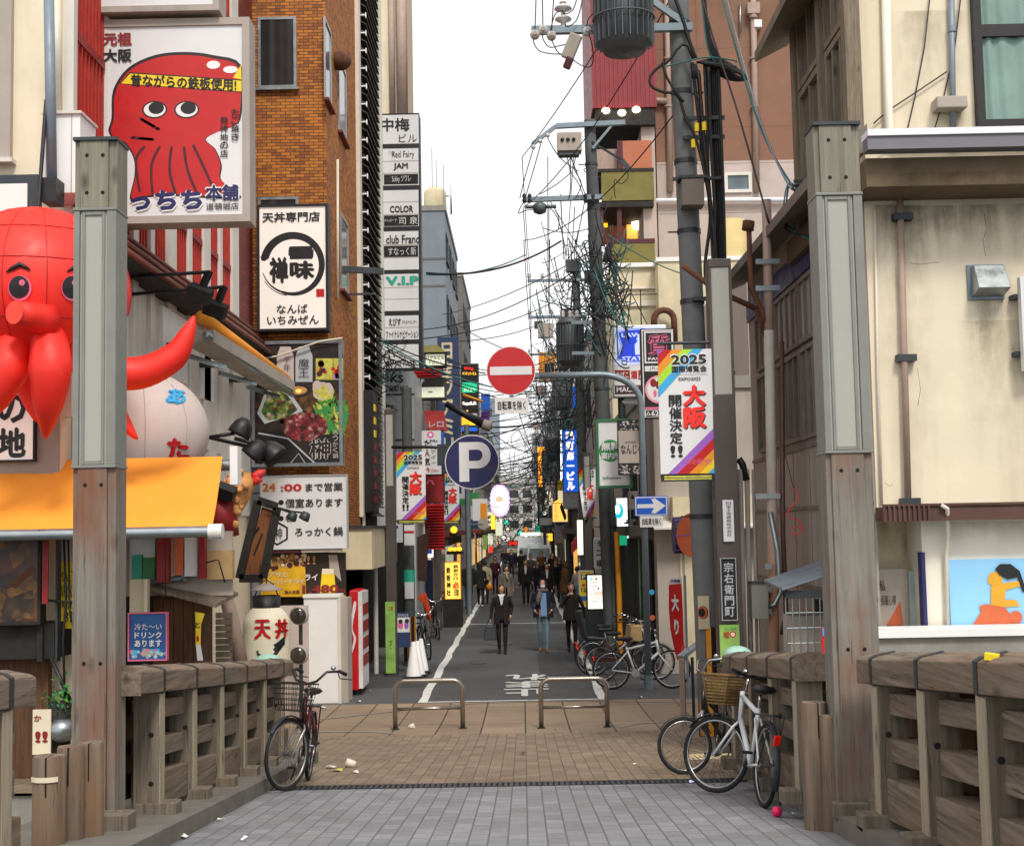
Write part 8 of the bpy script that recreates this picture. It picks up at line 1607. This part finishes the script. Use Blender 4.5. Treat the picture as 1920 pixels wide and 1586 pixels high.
    if rack:
        m = MB(); zt = 2 * rw + .06
        for s in (-1, 1): m.tube([V((.14, s * .06, zt)), V((-.26, s * .06, zt)), V((-.28, s * .05, zt - .01)), rh + V((0, s * .06, 0))], .007, 'steel_dark', 6)
        for x_ in (-.2, -.08, .04): m.tube([(x_, -.06, zt), (x_, .06, zt)], .006, 'steel_dark', 5)
        m.obj('rack', r)
    m = MB(); m.obb((-rw * .86 - .02, 0, rw * 1.62), .025, .05, .09, Euler((0, R(-25), 0)), 'reflector'); m.obj('reflector', r, bevel=.005)
    if basket:
        m = MB(); c = F_((1.04, 0, .86)); wb, wt, h = (.12, .165, .25) if basket == 'wire' else (.10, .14, .24)
        def ring(k, n=32):
            w = wb + (wt - wb) * k; out = []
            for i in range(n): a = 2 * math.pi * i / n; e = max(abs(math.cos(a)), abs(math.sin(a))); out.append(c + S @ V((w * .85 * math.cos(a) / e, w * 1.05 * math.sin(a) / e, -h / 2 + h * k)))
            return out
        if basket == 'wire':
            for k in (0, .2, .4, .6, .8, 1): m.tube(ring(k), .0035 if k < 1 else .007, 'basket_wire', 4, True)
            for a, b in zip(ring(0), ring(1)): m.tube([a, b], .003, 'basket_wire', 3)
            q = ring(0, 8); m.add(q, [tuple(range(8))], 'basket_wire')
        else:
            N = 32; K = 9
            for k in range(K + 1): m.tube(ring(k / K, N), .0085 if k < K else .013, 'wicker', 5, True)
            for i, (a, b) in enumerate(zip(ring(0, N), ring(1, N))): m.tube([a, b], .007, 'wicker', 4)
            q = ring(0, 8); m.add(q, [tuple(range(8))], 'wicker')
        m.obj('basket', r)
    if child_seat:
        m = MB(); m.hexa([(-.3, -.15, .76), (.06, -.15, .76), (.06, .15, .76), (-.3, .15, .76), (-.3, -.15, .86), (.06, -.15, .82), (.06, .15, .82), (-.3, .15, .86)], 'black'); m.hexa([(-.34, -.16, .8), (-.26, -.16, .8), (-.26, .16, .8), (-.34, .16, .8), (-.46, -.18, 1.32), (-.36, -.18, 1.36), (-.36, .18, 1.36), (-.46, .18, 1.32)], 'black'); m.obj('child_seat', r, bevel=.03)
    return r
def place(r, x, y, rz, lean=0):
    r.location = (x, y, gz(y)); r.rotation_euler = Euler((lean, 0, rz), 'XYZ'); 
# red city bike on the left: front wheel towards the camera
b1 = bike('red framed city bicycle with a wire basket leaning by the wooden railing', 'bike_red', True, 'wire', R(-30), .335)
def slope_bike(b, fx, fy, rx_, ry, lean=0):
    # front hub ground point, rear hub ground point
    f = V((fx, fy, gz(fy))); q = V((rx_, ry, gz(ry))); d = (f - q).normalized(); y = UP.cross(d).normalized(); u = d.cross(y); M_ = Matrix((d, y, u)).transposed() @ Matrix.Rotation(lean, 3, 'X'); b.rotation_euler = M_.to_euler(); b.location = q
f = G(560, 1487); slope_bike(b1, f.x - .04, f.y + .08, f.x - .10, f.y + 1.13, R(-4)); b1.scale = (.94,) * 3
b2 = bike('white framed bicycle with a wicker basket beside the peaked railing end', 'bike_white', False, 'wicker', R(46), .32, saddle='black'); q = G(1432, 1514); f = G(1366, 1500); slope_bike(b2, f.x + .06, f.y + .86, q.x, q.y, R(6)); b2.scale = (.96,) * 3
b3 = bike('black bicycle with front wheel turned behind the white framed bicycle', 'bike_black', True, None, R(-50), .28, saddle='black', rack=False); f = G(1318, 1452); slope_bike(b3, f.x, f.y, f.x + .50, f.y + .8, R(5)); b3.scale = (.95,) * 3
# row of parked bicycles across the paving edge
row = [('white framed mountain bicycle at the front of the parked row', 'bike_white', False, None, 24.1, 1146, 1238, 1243, False),
       ('black bicycle with a tall black child seat in the parked row', 'bike_black', True, None, 25.3, 1128, 1220, 1230, True),
       ('dark red bicycle with a carton in its basket in the parked row', 'bike_red', True, 'wire', 26.3, 1112, 1204, 1222, False),
       ('silver bicycle half hidden at the back of the parked row', 'bike_silver', True, 'wire', 27.2, 1110, 1200, 1212, False)]
for i, (lb, fr, city, bk, Y, p0, p1, py, cs) in enumerate(row):
    b = bike(lb, fr, city, bk, R(8 * (i - 1)), .34, not cs, 'black', cs, 'steel_dark' if city else None, 16); x0 = W(p0, py, Y).x; slope_bike(b, x0 + 1.08, Y + .15 * (i % 2), x0, Y, R(-5)); b['group'] = 'bicycles parked in a row by the one way pole'
m = MB(); c = W(1196, 1186, 26.2); m.obb(c, .42, .3, .3, Euler((.1, .1, .3)), 'kraft'); one(m, 'carton', 'crumpled brown carton in a bicycle basket', 'carton', bevel=.02)
b = bike('bicycle covered by an orange coat beside the striped pole', 'bike_black', True, None, 0, .34, True, 'black', False, 'steel_dark', 16); x0 = W(790, 1200, 30.5).x; slope_bike(b, x0 + .2, 30.2, x0 - .05, 31.25, R(4))
m = MB(); P = [W(a, c, 30.8 + .2 * math.sin(a)) for a, c in ((782, 1120), (798, 1110), (806, 1140), (808, 1165), (800, 1160), (792, 1130))]; m.add(P + [p + V((0, .1, 0)) for p in P], [tuple(range(6))[::-1], tuple(range(6, 12))] + [(i, (i + 1) % 6, 6 + (i + 1) % 6, 6 + i) for i in range(6)], 'orange_coat'); one(m, 'orange_coat', 'bright orange coat hung over a parked bicycle', 'coat', bevel=.01)
mk('orange_coat', 'e0501c', .8, .15, 6) if 'orange_coat' not in M else None
b = bike('dark bicycle parked before the glowing standing sign', 'bike_black', True, 'wire', 0, .34, True, 'black', False, 'steel_dark', 14); x0 = W(814, 1160, 36).x; slope_bike(b, x0 + .15, 35.6, x0, 36.7, R(4))
# ------------------------------------------------------------------ people: one continuous remeshed body each, with hair and clothing as parts
def person(label, px, py, Y, h, top, trouser, shoe, hair, face=0, stride=.12, arms=None, vox=.014, coat=None, hairlen=.16, female=True, group='people walking in the street', skirt=None):
    """face: heading angle (0 = towards the camera). arms: list of two joint lists (elbow, wrist) in body units, y = forward."""
    g = G(px, py, max(12, Y - 12), Y + 12) if py else W(px, 1000, Y); g = V((W(px, py or 1000, Y).x, Y, gz(Y)))
    r = T('person', label, 'person', g, group); k = h / 1.68; S = Matrix.Rotation(face, 3, 'Z')
    def L(x, f, z): return S @ V((x * k, -f * k, z * k))      # x = image side, f = forward, z = up
    m = MB(); seg = []
    def limb(pts, rs, mat, n=12):
        P = [L(*p) for p in pts]; m.tube(P, [q * k for q in rs], 'skin', n)
        for p, q, rr in zip(P, rs, rs): m.ball(p, q * k, q * k, q * k, 'skin', 10, k=6)
        for p, q in zip(P, P[1:]): seg.append((p, q, mat))
    w = .16 if female else .185; hipw = .085
    # trunk from stacked ellipses
    vs = []; ring = [(.80, .135, .10), (.88, .16, .115), (.98, .155, .11), (1.06, .138, .10), (1.16, .15, .11), (1.27, .168, .115), (1.36, .165, .10), (1.41, .12, .08), (1.44, .06, .06)]
    n = 20
    for z, a, b in ring:
        for i in range(n): t = 2 * math.pi * i / n; vs.append(L(a * (w / .16) * math.cos(t), b * math.sin(t), z))
    m.add(vs, [(j * n + i, j * n + (i + 1) % n, (j + 1) * n + (i + 1) % n, (j + 1) * n + i) for j in range(len(ring) - 1) for i in range(n)] + [tuple(range(n))[::-1], tuple(range((len(ring) - 1) * n, len(ring) * n))], 'skin')
    seg.append((L(0, 0, 1.0), L(0, 0, 1.40), top)); seg.append((L(-.08, 0, 1.38), L(.08, 0, 1.38), top)); seg.append((L(-.06, 0, .86), L(.06, 0, .86), trouser))
    limb([(0, 0, 1.40), (0, .01, 1.47)], [.052, .048], 'skin')
    # head
    hc = L(0, .02, 1.57); m.ball(hc, .072 * k, .09 * k, .115 * k, 'skin', 18, S, 12); m.ball(L(0, .045, 1.51), .05 * k, .05 * k, .05 * k, 'skin', 12, k=8); m.ball(L(0, .112, 1.555), .013 * k, .018 * k, .02 * k, 'skin', 8, k=6)
    for s in (-1, 1): m.ball(L(s * .073, .01, 1.56), .012 * k, .02 * k, .03 * k, 'skin', 8, k=6)
    seg.append((L(0, .02, 1.52), L(0, .02, 1.66), 'skin'))
    for s in (-1, 1):
        st = stride * s; fwd = st; lift = .03 if s * stride < 0 else 0
        limb([(s * hipw, 0, .86), (s * hipw * .95, fwd * .55 + .03, .48), (s * hipw * .85, fwd - (.06 if fwd < 0 else 0), .09 + lift)], [.083, .058, .042], trouser)
        limb([(s * hipw * .85, fwd - .02 - (.06 if fwd < 0 else 0), .045 + lift * .7), (s * hipw * .95, fwd + .13 - (.06 if fwd < 0 else 0), .032 + (0 if fwd > 0 else 0))], [.042, .034], shoe)
        el, wr = (arms[0 if s < 0 else 1] if arms else (None, None)) if arms else (None, None)
        sh = (s * (w + .015), 0, 1.345); el = el or (s * (w + .06), -fwd * .3 - .02, 1.09); wr = wr or (s * (w + .07), -fwd * .5 + .06, .86)
        limb([sh, el, wr], [.056, .044, .032], top)
        d = (V(wr) - V(el)).normalized(); pc = V(wr) + d * .05
        limb([wr, tuple(pc)], [.024, .03], 'skin')
        side = V((0, 1, 0)) if abs(d.y) < .8 else V((0, 0, 1)); side = (side - d * side.dot(d)).normalized(); cur = V((-s, 0, 0)); cur = (cur - d * cur.dot(d)).normalized()
        for j, ln in enumerate((.062, .072, .068, .052)):
            a = pc + side * ((1.5 - j) * .017) + d * .02; b = a + d * ln * .55 + cur * .008; c = b + d * ln * .4 + cur * .022; limb([tuple(a), tuple(b), tuple(c)], [.0105, .0095, .008], 'skin', 6)
        a = pc + side * .028 - d * .01; b = a + side * .022 + d * .025; limb([tuple(a), tuple(b), tuple(b + d * .025 + cur * .008)], [.012, .0105, .009], 'skin', 6)
    tmp = m.obj('tmp'); tmp.location = (0, 0, 0); md = tmp.modifiers.new('r', 'REMESH'); md.mode = 'VOXEL'; md.voxel_size = vox; sm = tmp.modifiers.new('s', 'SMOOTH'); sm.iterations = 3
    dg = bpy.context.evaluated_depsgraph_get(); me = bpy.data.meshes.new_from_object(tmp.evaluated_get(dg)); bpy.data.objects.remove(tmp)
    me.materials.clear(); names = []
    for s in seg:
        if s[2] not in names: names.append(s[2]); me.materials.append(M[s[2]])
    idx = []
    for p in me.polygons:
        c = p.center; best = 9; bi = 0
        for a, b, mt in seg:
            d = b - a; t = max(0, min(1, (c - a).dot(d) / max(d.length_squared, 1e-6))); q = (c - a - d * t).length
            if q < best: best = q; bi = names.index(mt)
        if c.z > 1.475 * k: bi = names.index('skin')
        idx.append(bi)
    me.polygons.foreach_set('material_index', idx); me.polygons.foreach_set('use_smooth', [True] * len(me.polygons)); me.name = 'body'
    o = bpy.data.objects.new('body', me); COL.objects.link(o); o.parent = r
    base = V(g)
    def put(m, name): m.v = [tuple(V(q) + base) for q in m.v]; return m.obj(name, r)
    # hair
    if hair:
        m = MB(); vs = []; n = 22; K = 9
        for j in range(K + 1):
            t = j / K
            for i in range(n):
                a = 2 * math.pi * i / n; front = -math.sin(a)  # +1 at the back
                ph = t * (math.pi * .54 + (.5 * max(0, -front) if False else 0)); rr = 1.14
                if math.sin(a) > .35: ph = min(ph, math.pi * (.30 + .06 * math.cos(3 * a)))
                x, f, z = .075 * rr * math.sin(ph) * math.cos(a), .094 * rr * math.sin(ph) * math.sin(a), .118 * 1.10 * math.cos(ph)
                if t > .75 and math.sin(a) < .3: z -= hairlen * (t - .75) / .25; x *= 1.05
                vs.append(L(x, .015 + f, 1.575 + z))
        m.add(vs, [(j * n + i, (j + 1) * n + i, (j + 1) * n + (i + 1) % n, j * n + (i + 1) % n) for j in range(K) for i in range(n)], hair, True); put(m, 'hair')
    if abs(face) < 1.6:
        for s in (-1, 1): m = MB(); m.ball(L(s * .03, .098, 1.583), .011 * k, .007 * k, .007 * k, 'black', 8, S, 6); put(m, 'eye')
        m = MB(); m.ball(L(0, .1, 1.508), .022 * k, .007 * k, .006 * k, 'meat', 8, S, 6); put(m, 'mouth')
    if coat:
        mt, z0, z1, flare, op = coat; m = MB(); vs = []; n = 26; zs = [z0, z0 + (z1 - z0) * .3, 1.05, 1.2, 1.33, z1]; rr = [(.15 + flare, .125 + flare), (.165 + flare * .6, .13 + flare * .5), (.158, .125), (.178, .135), (.185, .125), (.10, .085)]
        for z, (a, b) in zip(zs, rr):
            for i in range(n): t = math.pi / 2 + op + (2 * math.pi - 2 * op) * i / (n - 1); wv = 1 + .04 * math.sin(5 * t) * (1.3 - z); vs.append(L(a * (w / .16) * wv * math.cos(t), b * wv * math.sin(t), z))
        m.add(vs, [(j * n + i, j * n + i + 1, (j + 1) * n + i + 1, (j + 1) * n + i) for j in range(len(zs) - 1) for i in range(n - 1)], mt, True); put(m, 'coat')
    return r, L, put, g
# three people in front
r, L, put, g = person('person in a black suit and white shirt carrying a dark tote bag', 942, 1222, 31.3, 1.60, 'cloth_dark', 'cloth_dark', 'black', 'hair_brown', 0, .05, [((-.24, -.02, 1.1), (-.27, .02, .84)), ((.26, -.06, 1.12), (.22, .02, .93))], .011, ('cloth_dark', .72, 1.42, .05, .28), .10)
m = MB(); m.add([L(-.055, .125, 1.40), L(.055, .125, 1.40), L(.03, .135, 1.22), L(-.01, .135, 1.17)], [(3, 2, 1, 0)], 'shirt'); m.add([L(-.055, .125, 1.40), L(-.09, .06, 1.44), L(.09, .06, 1.44), L(.055, .125, 1.40)], [(0, 1, 2, 3)], 'shirt'); put(m, 'shirt_front')
c = g + L(-.29, .04, .52); rb = T('tote_bag', 'dark tote bag hanging from the hand of the person in the black suit', 'bag', c - V((0, 0, .18)))
m = MB(); m.hexa([c + V(q) for q in ((-.16, -.06, -.17), (.16, -.06, -.17), (.16, .06, -.17), (-.16, .06, -.17), (-.11, -.02, .17), (.11, -.02, .17), (.11, .02, .17), (-.11, .02, .17))], 'cloth_grey' if False else 'steel_dark'); m.obj('bag', rb, bevel=.02); m = MB(); [m.tube([c + V((-.08, y, .16)), c + V((-.03, y, .30)), c + V((.03, y, .30)), c + V((.08, y, .16))], .008, 'black', 6) for y in (-.02, .02)]; m.obj('handle', rb)
r, L, put, g = person('person in a dark hooded coat and white face mask with open denim shirt', 1020, 1220, 31.6, 1.68, 'cloth_navy', 'denim', 'boots', None, 0, .10, [((-.27, -.03, 1.12), (-.2, .08, .98)), ((.27, -.03, 1.12), (.2, .08, .98))], .011, ('cloth_navy', .80, 1.46, .06, .42), 0, False)
m = MB(); m.add([L(-.07, .145, 1.38), L(.075, .145, 1.38), L(.085, .16, .84), L(-.05, .16, .84)], [(3, 2, 1, 0)], 'denim_blue'); put(m, 'denim_shirt')
m = MB(); vs = []; n = 18
for j in range(8):
    ph = math.pi * (.02 + .56 * j / 7)
    for i in range(n): a = math.pi / 2 + .62 + (2 * math.pi - 1.24) * i / (n - 1); vs.append(L(.105 * math.sin(ph) * math.cos(a), -.005 + .125 * math.sin(ph) * math.sin(a), 1.575 + .145 * math.cos(ph) - (.05 * (j - 5) if j > 5 else 0)))
m.add(vs, [(j * n + i, (j + 1) * n + i, (j + 1) * n + i + 1, j * n + i + 1) for j in range(7) for i in range(n - 1)], 'cloth_navy', True); put(m, 'hood')
m = MB(); m.ball(L(0, .085, 1.525), .062, .045, .05, 'shirt', 14, k=8); put(m, 'face_mask')
m = MB(); m.torus(L(0, .02, 1.43), (0, 0, 1), .095, .045, 'cloth_grey', 20, 8); m.tube([L(-.05, .13, 1.40), L(-.10, .17, 1.26), L(-.13, .17, 1.10)], [.05, .06, .05], 'cloth_grey', 8); put(m, 'scarf')
r, L, put, g = person('person dressed all in black with bobbed hair, one hand raised to the mouth', 1073, 1220, 31.4, 1.60, 'cloth_dark', 'cloth_dark', 'black', 'hair', 0, .13, [((-.23, .06, 1.14), (-.07, .15, 1.38)), ((.28, -.06, 1.12), (.36, -.02, .9))], .011, ('cloth_dark', .78, 1.40, .07, .0), .13)
# further people
far = [('person in a long grey coat with a cream scarf walking behind the black suit', 948, 46, 1.62, 'cloth_grey', 'cloth_dark', 'black', 'hair', 0, ('cloth_grey', .62, 1.44, .09, .15), .12, True),
       ('person in a black jacket and white shirt holding a strap', 984, 50, 1.74, 'cloth_dark', 'cloth_dark', 'boots', 'hair', 0, ('cloth_dark', .80, 1.42, .02, .3), .02, False),
       ('person with long dark hair between the black jacket and the open suit', 1006, 53, 1.60, 'cloth_navy', 'cloth_navy', 'black', 'hair', 0, None, .22, True),
       ('person in an open black suit over a white shirt behind the hooded person', 1024, 47, 1.66, 'cloth_dark', 'cloth_dark', 'black', 'hair', 0, ('cloth_dark', .75, 1.42, .03, .35), .08, True),
       ('person in dark clothes raising a hand near the brown coat', 1040, 52, 1.66, 'cloth_dark', 'cloth_dark', 'black', 'hair', .3, None, .05, False),
       ('person in a brown coat turned aside by the rounded white sign', 1057, 48, 1.68, 'cloth_brown', 'cloth_grey', 'boots', 'hair_brown', 1.9, ('cloth_brown', .6, 1.44, .08, .1), .1, True),
       ('person in pale grey stooping behind the yellow car park sign', 1080, 47.5, 1.5, 'plaster_grey', 'denim', 'black', 'hair', 2.2, None, .04, False),
       ('person in a black jacket and jeans seen from behind beside the glowing sign', 877, 49, 1.76, 'cloth_dark', 'denim_dark', 'black', 'hair', math.pi, ('cloth_dark', .82, 1.42, .03, .0), .02, False),
       ('person in black with a hood seen from behind beside the jeans wearer', 899, 50, 1.62, 'cloth_dark', 'cloth_dark', 'white', 'hair', math.pi, ('cloth_dark', .72, 1.44, .04, .0), .14, True),
       ('person in a cream jacket half hidden by the hooded couple', 908, 52, 1.66, 'cloth_cream', 'cloth_dark', 'black', 'hair', math.pi, None, .03, False),
       ('person in dark red and black walking beyond the grey coat', 927, 60, 1.66, 'maroon', 'cloth_dark', 'black', 'hair', 0, None, .08, True),
       ('tall person in black far ahead of the parked van', 976, 68, 1.78, 'cloth_dark', 'cloth_dark', 'black', 'hair', math.pi, None, .02, False),
       ('person in dark blue far down the street beside the scooter', 958, 76, 1.7, 'cloth_navy', 'cloth_dark', 'black', 'hair', 0, None, .05, False),
       ('person in black with a pale bag strap among the far walkers', 945, 84, 1.66, 'cloth_dark', 'denim_dark', 'black', 'hair', 0, None, .1, True),
       ('person in dark grey behind the black jacket and white shirt', 993, 62, 1.7, 'cloth_grey', 'cloth_dark', 'black', 'hair', 0, None, .04, False),
       ('person in navy near the brown coat', 1048, 57, 1.64, 'cloth_navy', 'denim_dark', 'black', 'hair', 0, None, .15, True),
       ('person in a short brown jacket among the far walkers', 1014, 70, 1.68, 'cloth_brown', 'cloth_dark', 'black', 'hair', 0, None, .05, False),
       ('person in dark clothes beside the van mirror', 1034, 66, 1.66, 'cloth_dark', 'cloth_navy', 'black', 'hair', 0, None, .1, True)]
for i, (lb, px, Y, h, top, tr, shoe, hair, face, coat, hl, fem) in enumerate(far):
    r, L, put, g = person(lb, px, None, Y, h, top, tr, shoe, hair, face, .12 * (-1) ** i, None, .022, coat, hl, fem)
    if i in (1, 3): m = MB(); m.add([L(-.05, .132, 1.40), L(.05, .132, 1.40), L(.02, .142, 1.15), L(-.02, .142, 1.15)], [(3, 2, 1, 0)], 'shirt'); put(m, 'shirt_front')
    if i == 0: m = MB(); m.torus(L(0, .02, 1.43), (0, 0, 1), .085, .03, 'cloth_cream', 18, 8); m.tube([L(0, .13, 1.4), L(.05, .16, 1.2)], .03, 'cloth_cream', 6); put(m, 'scarf')
m = MB(); c = W(918, 1100, 51.5); m.ball(c, .12, .1, .14, 'orange_y', 12); m.tube([c + V((-.05, 0, .12)), c + V((0, 0, .3)), c + V((.05, 0, .12))], .01, 'orange_y', 5); one(m, 'orange_bag', 'small orange carrier bag beside the couple seen from behind', 'bag')
# ------------------------------------------------------------------ vans far down the street
def van(label, px, Y, w, h, sign_=True):
    x = W(px, 1000, Y).x; r = T('parked_van', label, 'van', (x, Y, 0), 'vans coming up the street'); z = gz(Y); m = MB()
    prof = [(.25, 0), (.62, -.02), (.95, .02), (1.05, .12), (1.65 * h / 1.9, .55), (h, .75)]; vs = []
    for zz, yy in prof: vs += [(x - w / 2 * (1 if zz < 1.2 else .93), Y + yy, zz), (x + w / 2 * (1 if zz < 1.2 else .93), Y + yy, zz)]
    n = len(vs); vs += [(q[0], Y + 4.2, q[2]) for q in vs]
    f = [(2 * i, 2 * i + 1, 2 * i + 3, 2 * i + 2) for i in range(5)] + [(n - 2, n - 1, 2 * n - 1, 2 * n - 2)] + [(2 * i, 2 * i + 2, n + 2 * i + 2, n + 2 * i) for i in range(5)] + [(2 * i + 1, n + 2 * i + 1, n + 2 * i + 3, 2 * i + 3) for i in range(5)]
    m.add(vs, f, 'vanwhite'); m.obj('body', r)
    m = MB(); a, b = prof[3], prof[5]; P = lambda s, t: V((x + s * w * .43, Y + a[1] + (b[1] - a[1]) * t - .03, a[0] + (b[0] - a[0]) * t)); m.add([P(-1, .08), P(1, .08), P(.93, .8), P(-.93, .8)], [(0, 1, 2, 3)], 'glass_blue'); m.obj('windscreen', r)
    for s in (-1, 1):
        m = MB(); m.ball((x + s * w * .38, Y - .02, .75), .13, .05, .09, 'lit_cool', 10, k=6); m.obj('headlight', r)
        m = MB(); m.cyl((x + s * (w / 2 - .2), Y + .7, .3), (x + s * (w / 2 - .02), Y + .7, .3), .3, 'tyre', n=18); m.obj('wheel', r)
        m = MB(); m.box(x + s * (w / 2 + .02), x + s * (w / 2 + .2), Y + .4, Y + .5, 1.1, 1.35, 'steel_dark'); m.obj('mirror', r)
    m = MB(); m.box(x - w * .4, x + w * .4, Y - .05, Y, .42, .58, 'steel_dark'); m.box(x - .2, x + .2, Y - .07, Y - .04, .43, .56, 'lit_soft'); m.obj('bumper', r)
    if sign_: m = MB(); m.box(x - w * .36, x + w * .36, Y + .9, Y + 1.0, h + .1, h + .32, 'lit_white'); m.obj('roof_panel', r)
van('pale van with a white roof board facing up the street', 995, 84, 1.75, 2.3); van('small white van in front of the pale van', 1011, 78, 1.45, 1.85, False)
m = MB(); x0, x1, z0, z1 = rowF(951, 1029, 976, 1062, 110); m.box(x0, x1, 110, 113, .4, z1, 'tank'); m.box(x0, x1, 109.9, 110, .3, .9, 'steel_dark'); [m.cyl((xx, 109.95, .35), (xx, 110.4, .35), .35, 'tyre', n=14) for xx in (x0 + .3, x1 - .3)]; one(m, 'delivery_truck', 'cream box truck parked far down the street', 'truck')
# ------------------------------------------------------------------ cones, ball, litter
for i, (px, py, lb) in enumerate(((776, 1270, 'white traffic cone, foremost of the huddled three'), (783, 1268, 'white traffic cone in the middle of the huddled three'), (790, 1262, 'white traffic cone with the highest tip of the huddled three'))):
    q = G(px, py, 22, 30); r = T('traffic_cone', lb, 'traffic cone', q, 'white cones by the kerb line'); m = MB(); m.lathe([(.155, .04), (.15, .05), (.045, .68), (.035, .7), (.01, .7)], q, 'white', 20); m.obj('cone', r); m = MB(); m.box(q.x - .19, q.x + .19, q.y - .19, q.y + .19, q.z + .005 + .012 * i, q.z + .04 + .012 * i, 'black'); m.obj('base', r, bevel=.006)
q = G(1457, 1531); m = MB(); m.ball(q + V((0, 0, .036)), .037, .037, .036, 'hotpink', 20); one(m, 'ball', 'bright pink ball at the foot of the wooden railing', 'ball')
q = G(658, 1438); m = MB(); m.lathe([(.01, -.05), (.034, -.05), (.045, .05), (.043, .05), (.033, -.045), (.01, -.04)], q + V((0, 0, .04)), 'paper', 18, Matrix.Rotation(R(-75), 3, 'Y')); one(m, 'paper_cup', 'tipped over cream paper cup on the brown paving', 'cup')
q = G(772, 1366); m = MB(); m.lathe([(.01, -.04), (.03, -.04), (.04, .04), (.038, .04), (.01, -.03)], q + V((0, 0, .035)), 'paper', 14, Matrix.Rotation(R(80), 3, 'Y')); one(m, 'paper_cup', 'crushed white paper cup under the hoop barrier', 'cup')
def scrap(label, px, py, s, mt, seed):
    random.seed(seed); q = G(px, py); m = MB(); n = 7; vs = [q + V((s * U(.6, 1) * math.cos(6.283 * i / n), s * U(.6, 1.1) * math.sin(6.283 * i / n), U(.006, .03) * (1 + s * 4))) for i in range(n)] + [q + V((0, 0, .012 + .2 * s))]; m.add(vs, [(i, (i + 1) % n, n) for i in range(n)], mt); one(m, 'litter_scrap', label, 'litter', 'scraps of litter on the paving')
for i, (lb, px, py, s, mt) in enumerate((('pinkish crumpled wrapper beside the red bicycle', 620, 1440, .07, 'litter'), ('flat yellow paper strip beside the red bicycle', 632, 1446, .09, 'leafyellow'), ('small white scrap on the brown paving near the cup', 666, 1449, .04, 'litter'), ('cream scrap on brown paving between the cup and drain', 717, 1428, .04, 'leafyellow'), ('crumpled white scrap on the grey deck near the kerb', 343, 1572, .05, 'white'), ('small pale scrap on the grey deck by the kerb', 457, 1577, .03, 'white'), ('thin white scrap on the grey deck beside the kerb stone', 415, 1540, .035, 'litter'), ('dark blue scrap in the middle of the brown paving', 981, 1415, .05, 'navy'), ('white scrap beside the white bicycle front wheel', 1298, 1468, .04, 'lawback'), ('pale scrap on brown paving before the parked black bicycle', 1190, 1434, .03, 'litter'), ('orange scrap in front of the white cabinet', 655, 1313, .07, 'fig_orange'), ('white scrap in front of the white cabinet', 673, 1316, .05, 'white'), ('white wrapper under the bicycle handlebar', 606, 1328, .07, 'white'), ('red scrap below the vending machine', 682, 1300, .05, 'red'), ('pale scrap below the vending machine', 692, 1297, .06, 'litter'), ('small red scrap beside the red bicycle', 585, 1328, .05, 'red_dark'), ('white scrap below the parked bicycle row', 1200, 1308, .06, 'litter'), ('small yellow scrap in front of the hoop barrier', 1042, 1370, .03, 'yellow'), ('cigarette end beside the pink ball', 1485, 1528, .02, 'white'))): scrap(lb, px, py, s, mt, i)
p = W(1860, 1231, 6.0); m = MB(); m.obb(p, .06, .035, .028, Euler((.1, .1, -.5)), 'yellow'); m.obb(p + V((.04, .02, -.004)), .05, .03, .02, Euler((.1, 0, -.4)), 'maroon'); p.z = gz(6.0) + 1.14; one(m, 'sweet_packet', 'yellow and maroon sweet packet lying on the railing', 'packet')
m = MB(); c = W(1383, 1228, 12.9); m.ball(c, .14, .14, .09, 'foil_teal', 16); one(m, 'green_dome', 'pale green dome cover behind the peaked railing end', 'cover')
sign('lattice_sign', 'small red and blue notice board between lamp post and peaked railing end', 'notice', (1541, 1176, 1552, 1236), 11, 'red', .02, None, 0, extra=lambda r, x0, x1, z0, z1, Y: (lambda m: (m.box(*(lambda q: (q[0], q[1], Y - .008, Y - .002, q[2], q[3]))(rowF(1542, 1177, 1551, 1192, Y)), 'skyblue'), m.obj('blue_top', r)))(MB()))
